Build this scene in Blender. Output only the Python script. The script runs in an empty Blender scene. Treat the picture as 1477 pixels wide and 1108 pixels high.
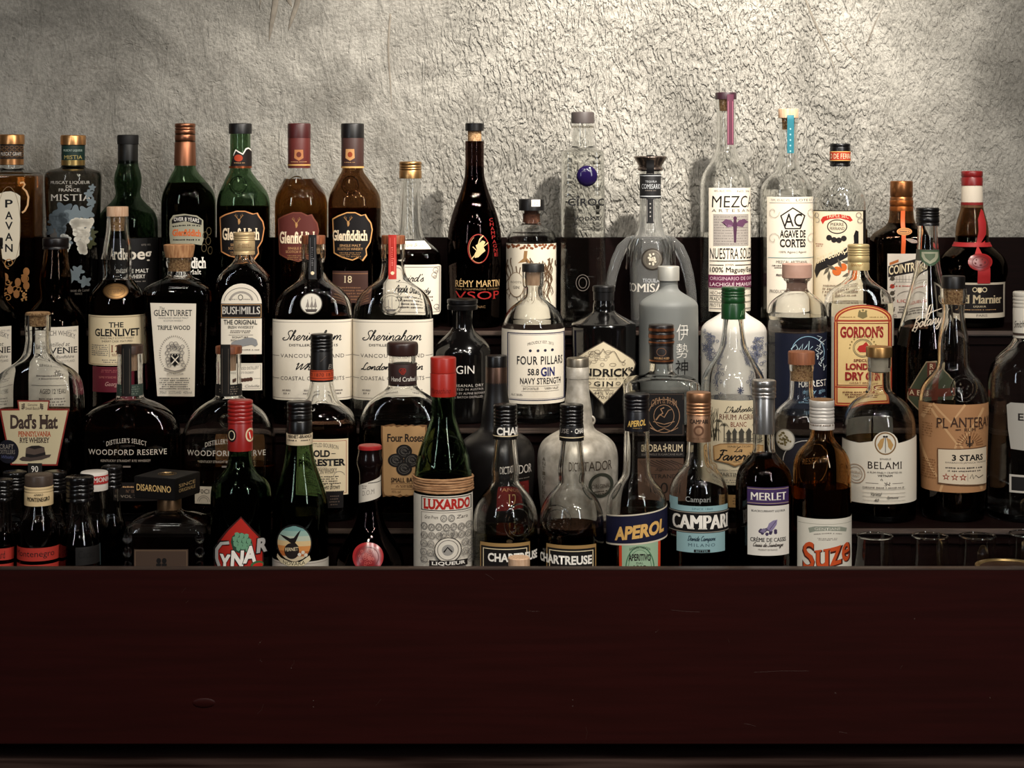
import bpy, bmesh, math, random
import numpy as np
from mathutils import Vector

# ---------------------------------------------------------------- camera, world, lights, exposure
SC = bpy.context.scene
COL = SC.collection
IMG_W, IMG_H = 1477, 1108
F = 2600.0            # focal length in pixels
PX, HY = 738.5, 230.0  # vanishing point of the level camera
ZC = 1.5              # eye height (m)

cam_data = bpy.data.cameras.new('camera')
cam = bpy.data.objects.new('camera', cam_data)
COL.objects.link(cam)
cam_data.sensor_fit = 'HORIZONTAL'
cam_data.sensor_width = 36.0
cam_data.lens = 36.0 * F / IMG_W
cam_data.shift_y = -(IMG_H / 2 - HY) / IMG_W
cam_data.clip_start = 0.05
cam.location = (0, 0, ZC)
cam.rotation_euler = (math.pi / 2, 0, 0)
SC.camera = cam

SC.view_settings.view_transform = 'Standard'
SC.view_settings.look = 'None'
SC.view_settings.gamma = 1.0
SC.view_settings.use_curve_mapping = False
SC.view_settings.exposure = 0.0

world = bpy.data.worlds.new('dim_room')
world.use_nodes = True
SC.world = world
wb = world.node_tree.nodes['Background']
wb.inputs['Color'].default_value = (1.0, 0.74, 0.58, 1)
wb.inputs['Strength'].default_value = 0.012

def aim(o, target):
    o.rotation_euler = (Vector(target) - Vector(o.location)).to_track_quat('-Z', 'Y').to_euler()

def spot(name, loc, target, power, angle, blend, radius, color):
    d = bpy.data.lights.new(name, 'SPOT')
    d.energy = power; d.spot_size = math.radians(angle); d.spot_blend = blend
    d.shadow_soft_size = radius; d.color = color
    o = bpy.data.objects.new(name, d); COL.objects.link(o)
    o.location = loc; aim(o, target)
    return o

def area(name, loc, target, power, sx, sy, color):
    d = bpy.data.lights.new(name, 'AREA')
    d.shape = 'RECTANGLE'; d.size = sx; d.size_y = sy; d.energy = power; d.color = color
    o = bpy.data.objects.new(name, d); COL.objects.link(o)
    o.location = loc; aim(o, target)
    return o

WARM = (1.0, 0.93, 0.83)
# ceiling spots of the bar: one washes the wall right of the middle, the rest light the shelves
spot('wall_spotlight', (0.60, 2.02, ZC + 1.22), (0.21, 2.87, ZC + 0.28), 262, 57, 1.0, 0.028, WARM)
spot('wall_spotlight', (-0.80, 1.70, ZC + 1.50), (-0.40, 2.87, ZC - 0.02), 6, 70, 1.0, 0.10, WARM)
spot('shelf_spotlight', (0.95, 1.20, ZC + 1.35), (0.42, 2.55, ZC - 0.25), 48, 58, 0.9, 0.030, WARM)
spot('shelf_spotlight', (0.28, 1.00, ZC + 1.40), (0.12, 2.55, ZC - 0.28), 48, 58, 0.9, 0.030, WARM)
spot('shelf_spotlight', (-0.30, 1.05, ZC + 1.40), (-0.32, 2.55, ZC - 0.28), 44, 58, 0.9, 0.030, WARM)
# round shaded lamps over the guest side: the clusters of small glints on the shoulders
for k_, (bx, by, bz, dia) in enumerate([(0.40, 0.95, 1.00, .13), (0.58, 0.80, 1.12, .12), (0.80, 0.95, 0.96, .14), (0.98, 0.72, 1.10, .12), (1.22, 0.85, 0.98, .13), (0.70, 0.55, 0.90, .10), (1.05, 0.45, 0.92, .12),
                                        (-0.45, 0.75, 1.10, .12), (-0.95, 0.60, 0.98, .12), (-0.20, 0.45, 0.95, .10)]):
    ld = bpy.data.lights.new('shade_lamp', 'AREA'); ld.shape = 'DISK'; ld.size = dia; ld.color = (1.0, 0.93, 0.83)
    dia *= .78; ld.size = dia
    ld.energy = 100 * math.pi * math.pi * dia * dia / 4
    lo = bpy.data.objects.new('shade_lamp', ld); COL.objects.link(lo); lo.location = (bx, by, ZC + bz); aim(lo, (bx * .5, 2.5, ZC - .2))
area('window', (1.25, 0.3, ZC + 0.45), (0.05, 2.5, ZC - 0.3), 9, 0.16, 1.0, (0.96, 0.97, 1.0))  # two added tall panels, unseen, for soft streaks on the glass
area('window', (-1.5, 0.4, ZC + 0.45), (0.0, 2.5, ZC - 0.3), 6, 0.14, 1.0, (0.86, 0.93, 1.0))

cy = SC.cycles
cy.max_bounces = 20; cy.transmission_bounces = 18; cy.glossy_bounces = 6; cy.transparent_max_bounces = 12
cy.sample_clamp_indirect = 4.0; cy.blur_glossy = 1.0
cy.use_denoising = True

# ---------------------------------------------------------------- materials
def lin(c):
    return tuple(((v / 255) / 12.92 if v <= 10 else (((v / 255) + 0.055) / 1.055) ** 2.4) for v in c) + (1.0,)

_mats = {}
def ink(c, rough=0.55, metal=0.0, spec=0.3):
    if max(c) < 62 and max(c) - min(c) < 20: c = tuple(round(v * .55) for v in c)   # black inks and plastics
    key = ('ink', c, rough, metal, spec)
    if key not in _mats:
        m = bpy.data.materials.new('print_%02x%02x%02x' % c); m.use_nodes = True
        p = m.node_tree.nodes['Principled BSDF']
        p.inputs['Base Color'].default_value = lin(c)
        p.inputs['Roughness'].default_value = rough
        p.inputs['Metallic'].default_value = metal
        p.inputs['Specular IOR Level'].default_value = spec
        _mats[key] = m
    return _mats[key]

def metal(c, rough=0.32):
    return ink(c, rough, 0.9, 0.5)

def plastic(c, rough=0.3):
    return ink(c, rough, 0.0, 0.5)

def glassmat(name, T, power, ior, rough=0.0):
    key = ('glass', name)
    if key not in _mats:
        m = bpy.data.materials.new(name); m.use_nodes = True
        nt = m.node_tree; nt.nodes.clear()
        g = nt.nodes.new('ShaderNodeBsdfGlass'); o = nt.nodes.new('ShaderNodeOutputMaterial')
        g.inputs['Color'].default_value = tuple(max(t, 1e-5) ** power for t in T) + (1,)
        g.inputs['IOR'].default_value = ior; g.inputs['Roughness'].default_value = rough
        nt.links.new(g.outputs[0], o.inputs['Surface'])
        _mats[key] = m
    return _mats[key]

GLASS_T = dict(clear=(.93, .94, .92), green=(.08, .155, .07), deep_green=(.03, .065, .028), brown=(.13, .055, .02), amber=(.34, .15, .045),
               dark=(.020, .008, .006), olive=(.05, .06, .022), smoke=(.30, .27, .23), satin=(.17, .155, .13))
def glass(kind):
    if kind == 'milky': return lightened()
    return glassmat('glass_' + kind, GLASS_T[kind], .25, 1.47)

LIQ_T = dict(water=(.97, .97, .95), amber=(.42, .155, .03), whisky=(.30, .09, .02), dark=(.11, .036, .018), cola=(.10, .04, .018),
             olive=(.42, .36, .11), red=(.34, .03, .008), orange=(.75, .16, .03), tea=(.5, .24, .07), green=(.05, .08, .03))
def liquid(kind):
    return glassmat('liquid_' + kind, LIQ_T[kind], .5, 1.34)

def lightened():
    """thick clear glass with a faint bloom of scattered light inside"""
    key = ('glass', 'milky')
    if key not in _mats:
        m = glassmat('glass_bloom', (.93, .94, .92), .25, 1.47); nt = m.node_tree
        g = [n for n in nt.nodes if n.type == 'BSDF_GLASS'][0]; o = [n for n in nt.nodes if n.type == 'OUTPUT_MATERIAL'][0]
        d = nt.nodes.new('ShaderNodeBsdfDiffuse'); d.inputs['Color'].default_value = (.5, .5, .48, 1)  # pale share imitates bright surroundings refracted in the glass
        x = nt.nodes.new('ShaderNodeMixShader'); x.inputs[0].default_value = .11
        nt.links.new(g.outputs[0], x.inputs[1]); nt.links.new(d.outputs[0], x.inputs[2]); nt.links.new(x.outputs[0], o.inputs['Surface'])
        _mats[key] = m
    return _mats[key]

def noisy(name, c1, c2, scale, rough, bump=0.0, stretch=(1, 1, 1), detail=6, spec=.4, metallic=0.0):
    key = ('noisy', name)
    if key in _mats: return _mats[key]
    m = bpy.data.materials.new(name); m.use_nodes = True
    nt = m.node_tree; N = nt.nodes; L = nt.links
    p = N['Principled BSDF']
    tc = N.new('ShaderNodeTexCoord'); mp = N.new('ShaderNodeMapping'); nz = N.new('ShaderNodeTexNoise'); cr = N.new('ShaderNodeValToRGB')
    mp.inputs['Scale'].default_value = stretch
    nz.inputs['Scale'].default_value = scale; nz.inputs['Detail'].default_value = detail
    cr.color_ramp.elements[0].position = .35; cr.color_ramp.elements[1].position = .68
    cr.color_ramp.elements[0].color = lin(c1); cr.color_ramp.elements[1].color = lin(c2)
    L.new(tc.outputs['Object'], mp.inputs[0]); L.new(mp.outputs[0], nz.inputs['Vector']); L.new(nz.outputs['Fac'], cr.inputs[0])
    L.new(cr.outputs[0], p.inputs['Base Color'])
    p.inputs['Roughness'].default_value = rough; p.inputs['Specular IOR Level'].default_value = spec; p.inputs['Metallic'].default_value = metallic
    if bump:
        b = N.new('ShaderNodeBump'); b.inputs['Strength'].default_value = bump; b.inputs['Distance'].default_value = .001
        L.new(nz.outputs['Fac'], b.inputs['Height']); L.new(b.outputs[0], p.inputs['Normal'])
    _mats[key] = m
    return m

def M_cork(): return noisy('cork', (120, 82, 50), (205, 168, 122), 420, .8, .5)
def M_palewood(): return noisy('pale_wood', (188, 148, 116), (214, 180, 150), 60, .6, .2, (6, 6, .6))
def M_oak(): return noisy('oak_wood', (150, 102, 66), (196, 148, 104), 60, .55, .2, (6, 6, .6))
def M_redwood(): return noisy('brown_wood', (92, 48, 28), (140, 80, 48), 60, .5, .2, (6, 6, .6))
def M_silverworn(): return noisy('worn_silver', (168, 160, 146), (214, 206, 192), 70, .42, .3, detail=10, metallic=.35)

# ---------------------------------------------------------------- geometry helpers
def chaikin(pts, it=3):
    pts = [tuple(p) for p in pts]
    for _ in range(it):
        out = [pts[0]]
        for a, b in zip(pts[:-1], pts[1:]):
            out.append((a[0] * .75 + b[0] * .25, a[1] * .75 + b[1] * .25))
            out.append((a[0] * .25 + b[0] * .75, a[1] * .25 + b[1] * .75))
        out.append(pts[-1])
        pts = out
    res = [pts[0]]
    for p in pts[1:]:
        if abs(p[0] - res[-1][0]) + abs(p[1] - res[-1][1]) > 2e-5: res.append(p)
    return res

def finish(bm, name, mats, parent, sharp=38, loc=None):
    for f in bm.faces: f.smooth = True
    bmesh.ops.recalc_face_normals(bm, faces=bm.faces[:]) if sharp else None
    if sharp:
        lim = math.radians(sharp)
        for e in bm.edges:
            if len(e.link_faces) == 2 and e.calc_face_angle(0) > lim: e.smooth = False
    me = bpy.data.meshes.new(name); bm.to_mesh(me); bm.free()
    for m in (mats if isinstance(mats, (list, tuple)) else [mats]): me.materials.append(m)
    o = bpy.data.objects.new(name, me); COL.objects.link(o)
    if parent is not None: o.parent = parent
    if loc is not None: o.location = loc
    return o

def tagthing(o, label, cat, group=None, kind=None):
    if label: o['label'] = label
    if cat: o['category'] = cat
    if group: o['group'] = group
    if kind: o['kind'] = kind
    return o

def add_box(bm, x0, x1, y0, y1, z0, z1, bev=0.0):
    r = bmesh.ops.create_cube(bm, size=1)
    for v in r['verts']:
        v.co = Vector(((x0 + x1) / 2 + v.co.x * (x1 - x0), (y0 + y1) / 2 + v.co.y * (y1 - y0), (z0 + z1) / 2 + v.co.z * (z1 - z0)))
    if bev:
        es = {e for v in r['verts'] for e in v.link_edges}
        bmesh.ops.bevel(bm, geom=list(es), offset=bev, segments=2, affect='EDGES')

def add_tube(bm, pts, rad, seg=8, closed=False):
    pts = [Vector(p) for p in pts]; n = len(pts); rings = []
    rads = rad if isinstance(rad, (list, tuple)) else [rad] * n
    for i, p in enumerate(pts):
        a = pts[(i - 1) % n] if (closed or i > 0) else p
        b = pts[(i + 1) % n] if (closed or i < n - 1) else p
        t = (b - a).normalized()
        u = t.cross(Vector((0, 1, 0)))
        if u.length < .1: u = t.cross(Vector((1, 0, 0)))
        u.normalize(); w = t.cross(u)
        rings.append([bm.verts.new(p + rads[i] * (math.cos(2 * math.pi * j / seg) * u + math.sin(2 * math.pi * j / seg) * w)) for j in range(seg)])
    for i in range(n if closed else n - 1):
        A, B = rings[i], rings[(i + 1) % n]
        for j in range(seg): bm.faces.new((A[j], A[(j + 1) % seg], B[(j + 1) % seg], B[j]))
    if not closed:
        bm.faces.new(rings[0][::-1]); bm.faces.new(rings[-1])

# cross-section tables: a rounded box / circle with half-widths rx, ry and exponent n
_TH = np.linspace(-math.pi, math.pi, 721)
_tabs = {}
def section(rx, ry, n):
    key = (round(rx, 5), round(ry, 5), round(n, 2))
    t = _tabs.get(key)
    if t is None:
        s, c = np.sin(_TH), np.cos(_TH)
        x = rx * np.sign(s) * np.abs(s) ** (2 / n); y = -ry * np.sign(c) * np.abs(c) ** (2 / n)
        d = np.concatenate([[0], np.cumsum(np.hypot(np.diff(x), np.diff(y)))])
        d -= d[360]
        t = _tabs[key] = (d, x, y)
    return t

class Surf:
    """A turned or moulded body: rows of (z, rx, ry, n, ox)."""
    def __init__(s, zr, q=1.0, n=2.0, bx=0.0, it=3, rneck=None):
        pts = chaikin(zr, it) if it else list(zr)
        s.z = np.array([p[0] for p in pts]); s.r = np.array([max(p[1], 0) for p in pts])
        big = s.r.max(); small = rneck if rneck is not None else max(min(s.r[len(s.r) * 2 // 3:].max(), s.r[s.z > s.z.max() - .02].max()), 1e-4)
        if big - small < .004: t = np.ones_like(s.r)
        else:
            t = np.clip((s.r - small) / (big - small), 0, 1); t = t * t * (3 - 2 * t)
        # below the widest level the section stays the body's own
        iw = int(np.argmax(s.r)); t[:iw + 1] = 1.0
        low = s.z < s.z[iw]; t[low] = 1.0
        ry_body = s.r * q
        s.ry = s.r * (1 - t) + ry_body * t
        s.n = 2 * (1 - t) + n * t
        s.ox = bx * t
    def at(s, z):
        return (float(np.interp(z, s.z, s.r)), float(np.interp(z, s.z, s.ry)), float(np.interp(z, s.z, s.n)), float(np.interp(z, s.z, s.ox)))
    def point(s, a, z):
        rx, ry, n, ox = s.at(z)
        d, x, y = section(max(rx, 1e-4), max(ry, 1e-4), n)
        e = 2e-4
        X = np.interp([a - e, a, a + e], d, x); Yv = np.interp([a - e, a, a + e], d, y)
        tx, ty = X[2] - X[0], Yv[2] - Yv[0]; l = math.hypot(tx, ty) or 1
        return Vector((X[1] + ox, Yv[1], z)), Vector((ty / l, -tx / l, 0))

def ring_pts(rx, ry, n, ox, z, seg):
    out = []
    for i in range(seg):
        t = 2 * math.pi * i / seg
        sn, c = math.sin(t), math.cos(t)
        out.append((ox + rx * math.copysign(abs(sn) ** (2 / n), sn), -ry * math.copysign(abs(c) ** (2 / n), c), z))
    return out

def loft(bm, rows, seg=40):
    """rows of (z, rx, ry, n, ox); a row with rx == 0 closes to a point."""
    prev = None
    for (z, rx, ry, n, ox) in rows:
        cur = [bm.verts.new((ox, 0, z))] if rx <= 1e-6 else [bm.verts.new(p) for p in ring_pts(rx, ry, n, ox, z, seg)]
        if prev is not None:
            if len(prev) == 1 and len(cur) > 1:
                for j in range(seg): bm.faces.new((prev[0], cur[(j + 1) % seg], cur[j]))
            elif len(cur) == 1 and len(prev) > 1:
                for j in range(seg): bm.faces.new((prev[j], prev[(j + 1) % seg], cur[0]))
            elif len(cur) > 1:
                for j in range(seg): bm.faces.new((prev[j], prev[(j + 1) % seg], cur[(j + 1) % seg], cur[j]))
        prev = cur

# ---------------------------------------------------------------- lettering
_glyphs = {}
def letters(text, serif=False, bold=0.0, shear=0.0, space=1.0, res=2):
    key = (text, serif, bold, shear, space, res)
    if key in _glyphs: return _glyphs[key]
    cu = bpy.data.curves.new('lettering', 'FONT')
    cu.body = text; cu.resolution_u = res; fat = bold if ('M' in text and bold > 0) else 0
    cu.offset = bold - fat; cu.shear = 0; cu.space_character = space
    ob = bpy.data.objects.new('lettering', cu)
    me = bpy.data.meshes.new_from_object(ob)
    V = [(v.co.x, v.co.y) for v in me.vertices]; Fc = [tuple(p.vertices) for p in me.polygons]
    bpy.data.objects.remove(ob); bpy.data.curves.remove(cu)
    if serif:
        cnt = {}
        for f in Fc:
            for a, b in zip(f, f[1:] + f[:1]):
                k = (min(a, b), max(a, b)); cnt[k] = cnt.get(k, 0) + 1
        # merge coincident verts so outline edges chain
        pos = {}
        def vk(i): return (round(V[i][0], 4), round(V[i][1], 4))
        for k, c in list(cnt.items()):
            if c == 1: pos.setdefault(vk(k[0]), []).append(vk(k[1])); pos.setdefault(vk(k[1]), []).append(vk(k[0]))
        b = bold - fat
        for (a, c), num in list(cnt.items()):
            if num != 1: continue
            A, B = vk(a), vk(c)
            if abs(A[1] - B[1]) > 1e-3: continue
            w = abs(A[0] - B[0])
            if not .035 < w < .26 + 2 * b: continue
            steep = True; sgn = 0
            for P, Q in ((A, B), (B, A)):
                o = [r for r in pos[P] if r != Q]
                if not o: steep = False; break
                dx, dy = o[0][0] - P[0], o[0][1] - P[1]
                if abs(dy) < .08 or abs(dx) > .3 * abs(dy): steep = False
                sgn += math.copysign(1, dy)
            if not steep or abs(sgn) != 2: continue
            h = .045 + b * .5; e = .05
            x0, x1 = min(A[0], B[0]) - e, max(A[0], B[0]) + e
            y0 = A[1]; y1 = A[1] + math.copysign(h, sgn)
            i = len(V); V += [(x0, y0), (x1, y0), (x1, y1), (x0, y1)]; Fc.append((i, i + 1, i + 2, i + 3))
    if fat:   # thicken by side-by-side copies where an outline offset would close the counters
        n0, V0, F0 = len(V), list(V), list(Fc)
        for i, d in enumerate((-fat, fat, 0)):
            if i < 2:
                V += [(x + d, y) for x, y in V0]; Fc += [tuple(a + n0 * (i + 1) for a in f) for f in F0]
    if shear: V = [(x + y * shear, y) for x, y in V]
    xs = [v[0] for v in V]; ys = [v[1] for v in V]
    x0, x1, y0, y1 = min(xs), max(xs), min(ys), max(ys)
    V = [((x - x0) / (x1 - x0 or 1), (y - y0) / (y1 - y0 or 1)) for x, y in V]
    _glyphs[key] = (V, Fc)
    return _glyphs[key]

# joined handwriting: centre lines of the letters, x-height 1
_BOWL = [(.75, .85), (.4, 1), (.08, .55), (.25, .03), (.6, .32)]
PEN = {
 'a': (1.0, [_BOWL + [(.78, .95)], [(.78, .95), (.74, .25), (.88, .0), (1.0, .2)]]), 'e': (.8, [[(0, .2), (.45, .5), (.6, .85), (.38, 1), (.12, .6), (.25, .08), (.55, .02), (.8, .2)]]),
 'h': (.95, [[(0, .2), (.35, 1.3), (.47, 1.95), (.3, 2.05), (.2, 1.2), (.15, 0)], [(.16, .1), (.3, .8), (.55, 1), (.68, .7), (.66, .2), (.8, 0), (.95, .2)]]),
 'r': (.75, [[(0, .2), (.22, 1.05), (.38, .85), (.58, .9), (.52, .4), (.6, .02), (.75, .2)]]), 'i': (.55, [[(0, .2), (.25, 1), (.25, .3), (.38, 0), (.55, .2)], [(.3, 1.4), (.36, 1.5)]]),
 'n': (.98, [[(0, .2), (.2, .95), (.2, .05)], [(.2, .1), (.4, .8), (.6, 1), (.72, .7), (.7, .2), (.83, 0), (.98, .2)]]),
 'm': (1.45, [[(0, .2), (.2, .95), (.2, .05)], [(.2, .1), (.38, .8), (.55, 1), (.66, .7), (.65, .05)], [(.65, .1), (.85, .8), (1.05, 1), (1.17, .7), (1.15, .2), (1.3, 0), (1.45, .2)]]),
 'g': (.98, [_BOWL + [(.78, .95)], [(.78, .95), (.75, -.4), (.5, -.95), (.2, -.7), (.5, -.2), (.98, .2)]]), 'q': (.98, [_BOWL + [(.78, .95)], [(.78, .95), (.75, -.9), (.98, .2)]]),
 'o': (.85, [[(.5, 1), (.1, .6), (.28, .02), (.65, .3), (.62, .85), (.42, .98), (.6, .75), (.85, .8)]]), 'd': (1.05, [_BOWL + [(.88, 1.95)], [(.88, 1.95), (.76, .3), (.9, 0), (1.05, .2)]]),
 's': (.7, [[(0, .2), (.38, 1.0), (.42, .7), (.58, .3), (.35, 0), (.1, .12)], [(.35, 0), (.7, .2)]]), 'k': (.85, [[(0, .2), (.35, 1.4), (.45, 1.95), (.28, 2.05), (.2, 1), (.15, 0)], [(.2, .4), (.58, .95), (.55, .65), (.25, .5), (.55, .05), (.85, .2)]]),
 'y': (.98, [[(0, .2), (.2, .95), (.25, .3), (.5, .05), (.75, .9)], [(.75, .9), (.65, -.6), (.4, -.95), (.15, -.65), (.5, -.2), (.98, .2)]]), 'u': (1.0, [[(0, .2), (.2, .95), (.2, .3), (.4, .02), (.7, .5), (.8, .95)], [(.8, .95), (.76, .2), (.88, 0), (1.0, .2)]]),
 't': (.62, [[(0, .2), (.35, 1.6)], [(.35, 1.6), (.28, .3), (.42, 0), (.62, .2)], [(.08, 1.15), (.6, 1.2)]]), 'v': (.85, [[(0, .2), (.2, .95), (.35, .02), (.65, .95), (.85, .8)]]),
 'p': (.92, [[(0, .2), (.25, .95), (.15, -.9)], [(.2, .5), (.5, 1), (.75, .6), (.5, .02), (.25, .15)], [(.5, .02), (.92, .2)]]), 'c': (.7, [[(.65, .85), (.4, 1), (.1, .5), (.3, .02), (.7, .2)]]),
 'l': (.55, [[(0, .2), (.35, 1.4), (.44, 1.95), (.28, 2.05), (.2, .8), (.34, .02), (.55, .2)]]), "'": (.25, [[(.2, 2), (.12, 1.65)]]), ' ': (.55, []),
 'S': (1.0, [[(1.05, 1.7), (.85, 2.05), (.42, 1.85), (.45, 1.35), (.8, .8), (.65, .15), (.15, .02), (-.12, .35), (.15, .55)]]), 'W': (1.5, [[(-.05, 1.6), (.15, 2), (.3, .05), (.8, 1.9), (.95, .05), (1.6, 2.05)]]),
 'L': (1.1, [[(.9, 1.8), (.65, 2.05), (.45, 1.4), (.4, .3), (.1, .03), (.25, .25), (.75, .0), (1.1, .2)]]), 'D': (1.25, [[(.35, 1.9), (.28, .1)], [(0, 1.65), (.6, 2.05), (1.2, 1.4), (1.0, .4), (.4, 0), (.05, .15)]]),
 'G': (1.1, [[(1, 1.7), (.6, 2.05), (.1, 1.1), (.4, .03), (.9, .4), (.98, .9), (.6, .88)]]), 'F': (.95, [[(.1, 1.8), (.5, 2.05), (1.15, 1.95)], [(.62, 1.95), (.5, .25), (.15, 0)], [(.3, 1.05), (.85, 1.1)]]),
 'A': (1.05, [[(0, 0), (.7, 2), (.95, 0)], [(.25, .8), (.95, .75)]]), 'C': (1.0, [[(.95, 1.65), (.6, 2.05), (.1, 1.1), (.35, .05), (.95, .3)]]), 'B': (1.0, [[(.2, 1.9), (.15, 0)], [(0, 1.6), (.6, 2.02), (.8, 1.5), (.3, 1.08), (.9, .65), (.6, 0), (.05, .1)]]),
}
def curve(pts, n=5):
    if len(pts) < 3: return pts
    P = [pts[0]] + list(pts) + [pts[-1]]; out = []
    for a, b, c, d in zip(P, P[1:], P[2:], P[3:]):
        for i in range(n):
            t = i / n
            out.append(tuple(.5 * (2 * b[k] + (c[k] - a[k]) * t + (2 * a[k] - 5 * b[k] + 4 * c[k] - d[k]) * t * t + (3 * b[k] - a[k] - 3 * c[k] + d[k]) * t ** 3) for k in (0, 1)))
    return out + [pts[-1]]

DS, DZ = .0025, .003

class Lab:
    """One printed part of a bottle (paper label, sleeve print, lettering fired on the glass) laid on the body's surface."""
    def __init__(s, b, surf=None, lift=.00045):
        s.b = b; s.surf = surf or b.surf; s.bm = bmesh.new(); s.mats = []; s.off = lift; s.cache = {}
    def mi(s, m):
        m = ink(m) if isinstance(m, tuple) else m
        if m not in s.mats: s.mats.append(m)
        return s.mats.index(m)
    # photo position -> (arc position, height) on the surface
    def zz(s, py):
        b = s.b; Yf = b.Y
        for _ in range(4):
            z = b.h - (py - HY) * Yf / F
            Yf = b.Y - s.surf.at(z)[1]
        return b.h * 0 + (b.h - (py - HY) * Yf / F)
    def ss(s, px, z):
        b = s.b; rx, ry, n, ox = s.surf.at(z)
        Yd = b.Y - ry
        for _ in range(4):
            X = (px - PX) * Yd / F - b.X - ox
            k = min(abs(X) / rx, 1)
            Yd = b.Y - ry * max(1 - k ** n, 0) ** (1 / n)
        d, x, y = section(rx, ry, n)
        if abs(X) >= rx * .998: return math.copysign(float(d[540]) + (abs(X) - rx * .998), X)
        return float(np.interp(X, x[180:541], d[180:541]))
    def P(s, i, j, curved):
        k = (i, j, curved); r = s.cache.get(k)
        if r is None:
            r = s.cache[k] = s.surf.point(i * DS, j * DZ if curved else j * 1e-5)
        return r
    def place(s, a, z, curved, off):
        i = math.floor(a / DS); t = a / DS - i
        if curved:
            j = math.floor(z / DZ); u = z / DZ - j
            q = [s.P(i, j, True), s.P(i + 1, j, True), s.P(i, j + 1, True), s.P(i + 1, j + 1, True)]
            w = [(1 - t) * (1 - u), t * (1 - u), (1 - t) * u, t * u]
        else:
            j = round(z * 1e5)
            q = [s.P(i, j, False), s.P(i + 1, j, False)]; w = [1 - t, t]
        p = Vector((0, 0, 0)); nn = Vector((0, 0, 0))
        for (pp, pn), ww in zip(q, w): p += pp * ww; nn += pn * ww
        p = p + nn * off
        if not curved: p.z = z
        return p
    def emit(s, V, Fc, mat):
        """V: list of (arc, z); faces as index tuples."""
        bm = bmesh.new()
        vs = [bm.verts.new((a, z, 0)) for a, z in V]
        for f in Fc:
            try: bm.faces.new([vs[i] for i in f])
            except ValueError: pass
        if not bm.faces: bm.free(); return
        if any(len(f.verts) > 4 for f in bm.faces): bmesh.ops.triangulate(bm, faces=[f for f in bm.faces if len(f.verts) > 4], ngon_method='EAR_CLIP')
        a0 = min(v[0] for v in V); a1 = max(v[0] for v in V); z0 = min(v[1] for v in V); z1 = max(v[1] for v in V)
        zs = np.linspace(z0, z1, 7); rr = np.array([s.surf.at(z)[0] for z in zs]); ryy = np.array([s.surf.at(z)[1] for z in zs])
        curved = max(rr.max() - rr.min(), ryy.max() - ryy.min()) > 1e-4
        for k in range(math.ceil(a0 / DS), math.floor(a1 / DS) + 1):
            bmesh.ops.bisect_plane(bm, geom=bm.verts[:] + bm.edges[:] + bm.faces[:], plane_co=(k * DS, 0, 0), plane_no=(1, 0, 0), dist=1e-7)
        if curved:
            for k in range(math.ceil(z0 / DZ), math.floor(z1 / DZ) + 1):
                bmesh.ops.bisect_plane(bm, geom=bm.verts[:] + bm.edges[:] + bm.faces[:], plane_co=(0, k * DZ, 0), plane_no=(0, 1, 0), dist=1e-7)
        mi = s.mi(mat); off = s.off; s.off += .00004
        nv = {}
        for v in bm.verts: nv[v] = s.bm.verts.new(s.place(v.co.x, v.co.y, curved, off))
        for f in bm.faces:
            try:
                g = s.bm.faces.new([nv[v] for v in f.verts]); g.material_index = mi
            except ValueError: pass
        bm.free()
    def sz(s, px, py):
        z = s.zz(py); return (s.ss(px, z), z)
    def poly(s, pts, mat):
        V = []
        for p in pts:
            q = s.sz(*p)
            if not V or abs(q[0] - V[-1][0]) + abs(q[1] - V[-1][1]) > 1e-6: V.append(q)
        s.emit(V, [tuple(range(len(V)))], mat); return s
    def rect(s, x0, y0, x1, y1, mat):
        return s.poly([(x0, y0), (x1, y0), (x1, y1), (x0, y1)], mat)
    def frame(s, x0, y0, x1, y1, w, mat):
        z0, z1 = s.zz(y1), s.zz(y0); zi0, zi1 = s.zz(y1 - w), s.zz(y0 + w); zm = (z0 + z1) / 2
        a0, a1, b0, b1 = s.ss(x0, zm), s.ss(x1, zm), s.ss(x0 + w, zm), s.ss(x1 - w, zm)
        V = [(a0, z0), (a1, z0), (a1, z1), (a0, z1), (b0, zi0), (b1, zi0), (b1, zi1), (b0, zi1)]
        s.emit(V, [(0, 1, 5, 4), (1, 2, 6, 5), (2, 3, 7, 6), (3, 0, 4, 7)], mat); return s
    def arch(s, x0, y0, x1, y1, rise, mat):
        """rectangle with a round top that starts RISE below y0"""
        pts = [(x0, y1), (x0, y0 + rise)]
        for i in range(1, 16):
            t = math.pi * (1 - i / 16)
            pts.append(((x0 + x1) / 2 + (x1 - x0) / 2 * math.cos(t), y0 + rise - rise * math.sin(t)))
        pts += [(x1, y0 + rise), (x1, y1)]
        return s.poly(pts, mat)
    def disc(s, cx, cy, rx, ry, mat, n=28):
        return s.poly([(cx + rx * math.cos(2 * math.pi * i / n), cy + ry * math.sin(2 * math.pi * i / n)) for i in range(n)], mat)
    def ring(s, cx, cy, rx, ry, w, mat, n=32, a0=0.0, a1=360.0):
        V = []; Fc = []
        full = abs(a1 - a0) >= 359.9
        m = n if full else n + 1
        for i in range(m):
            t = math.radians(a0 + (a1 - a0) * i / n)
            V.append(s.sz(cx + rx * math.cos(t), cy + ry * math.sin(t))); V.append(s.sz(cx + (rx - w) * math.cos(t), cy + (ry - w) * math.sin(t)))
        for i in range(n):
            j = (i + 1) % m; Fc.append((2 * i, 2 * j, 2 * j + 1, 2 * i + 1))
        s.emit(V, Fc, mat); return s
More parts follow.
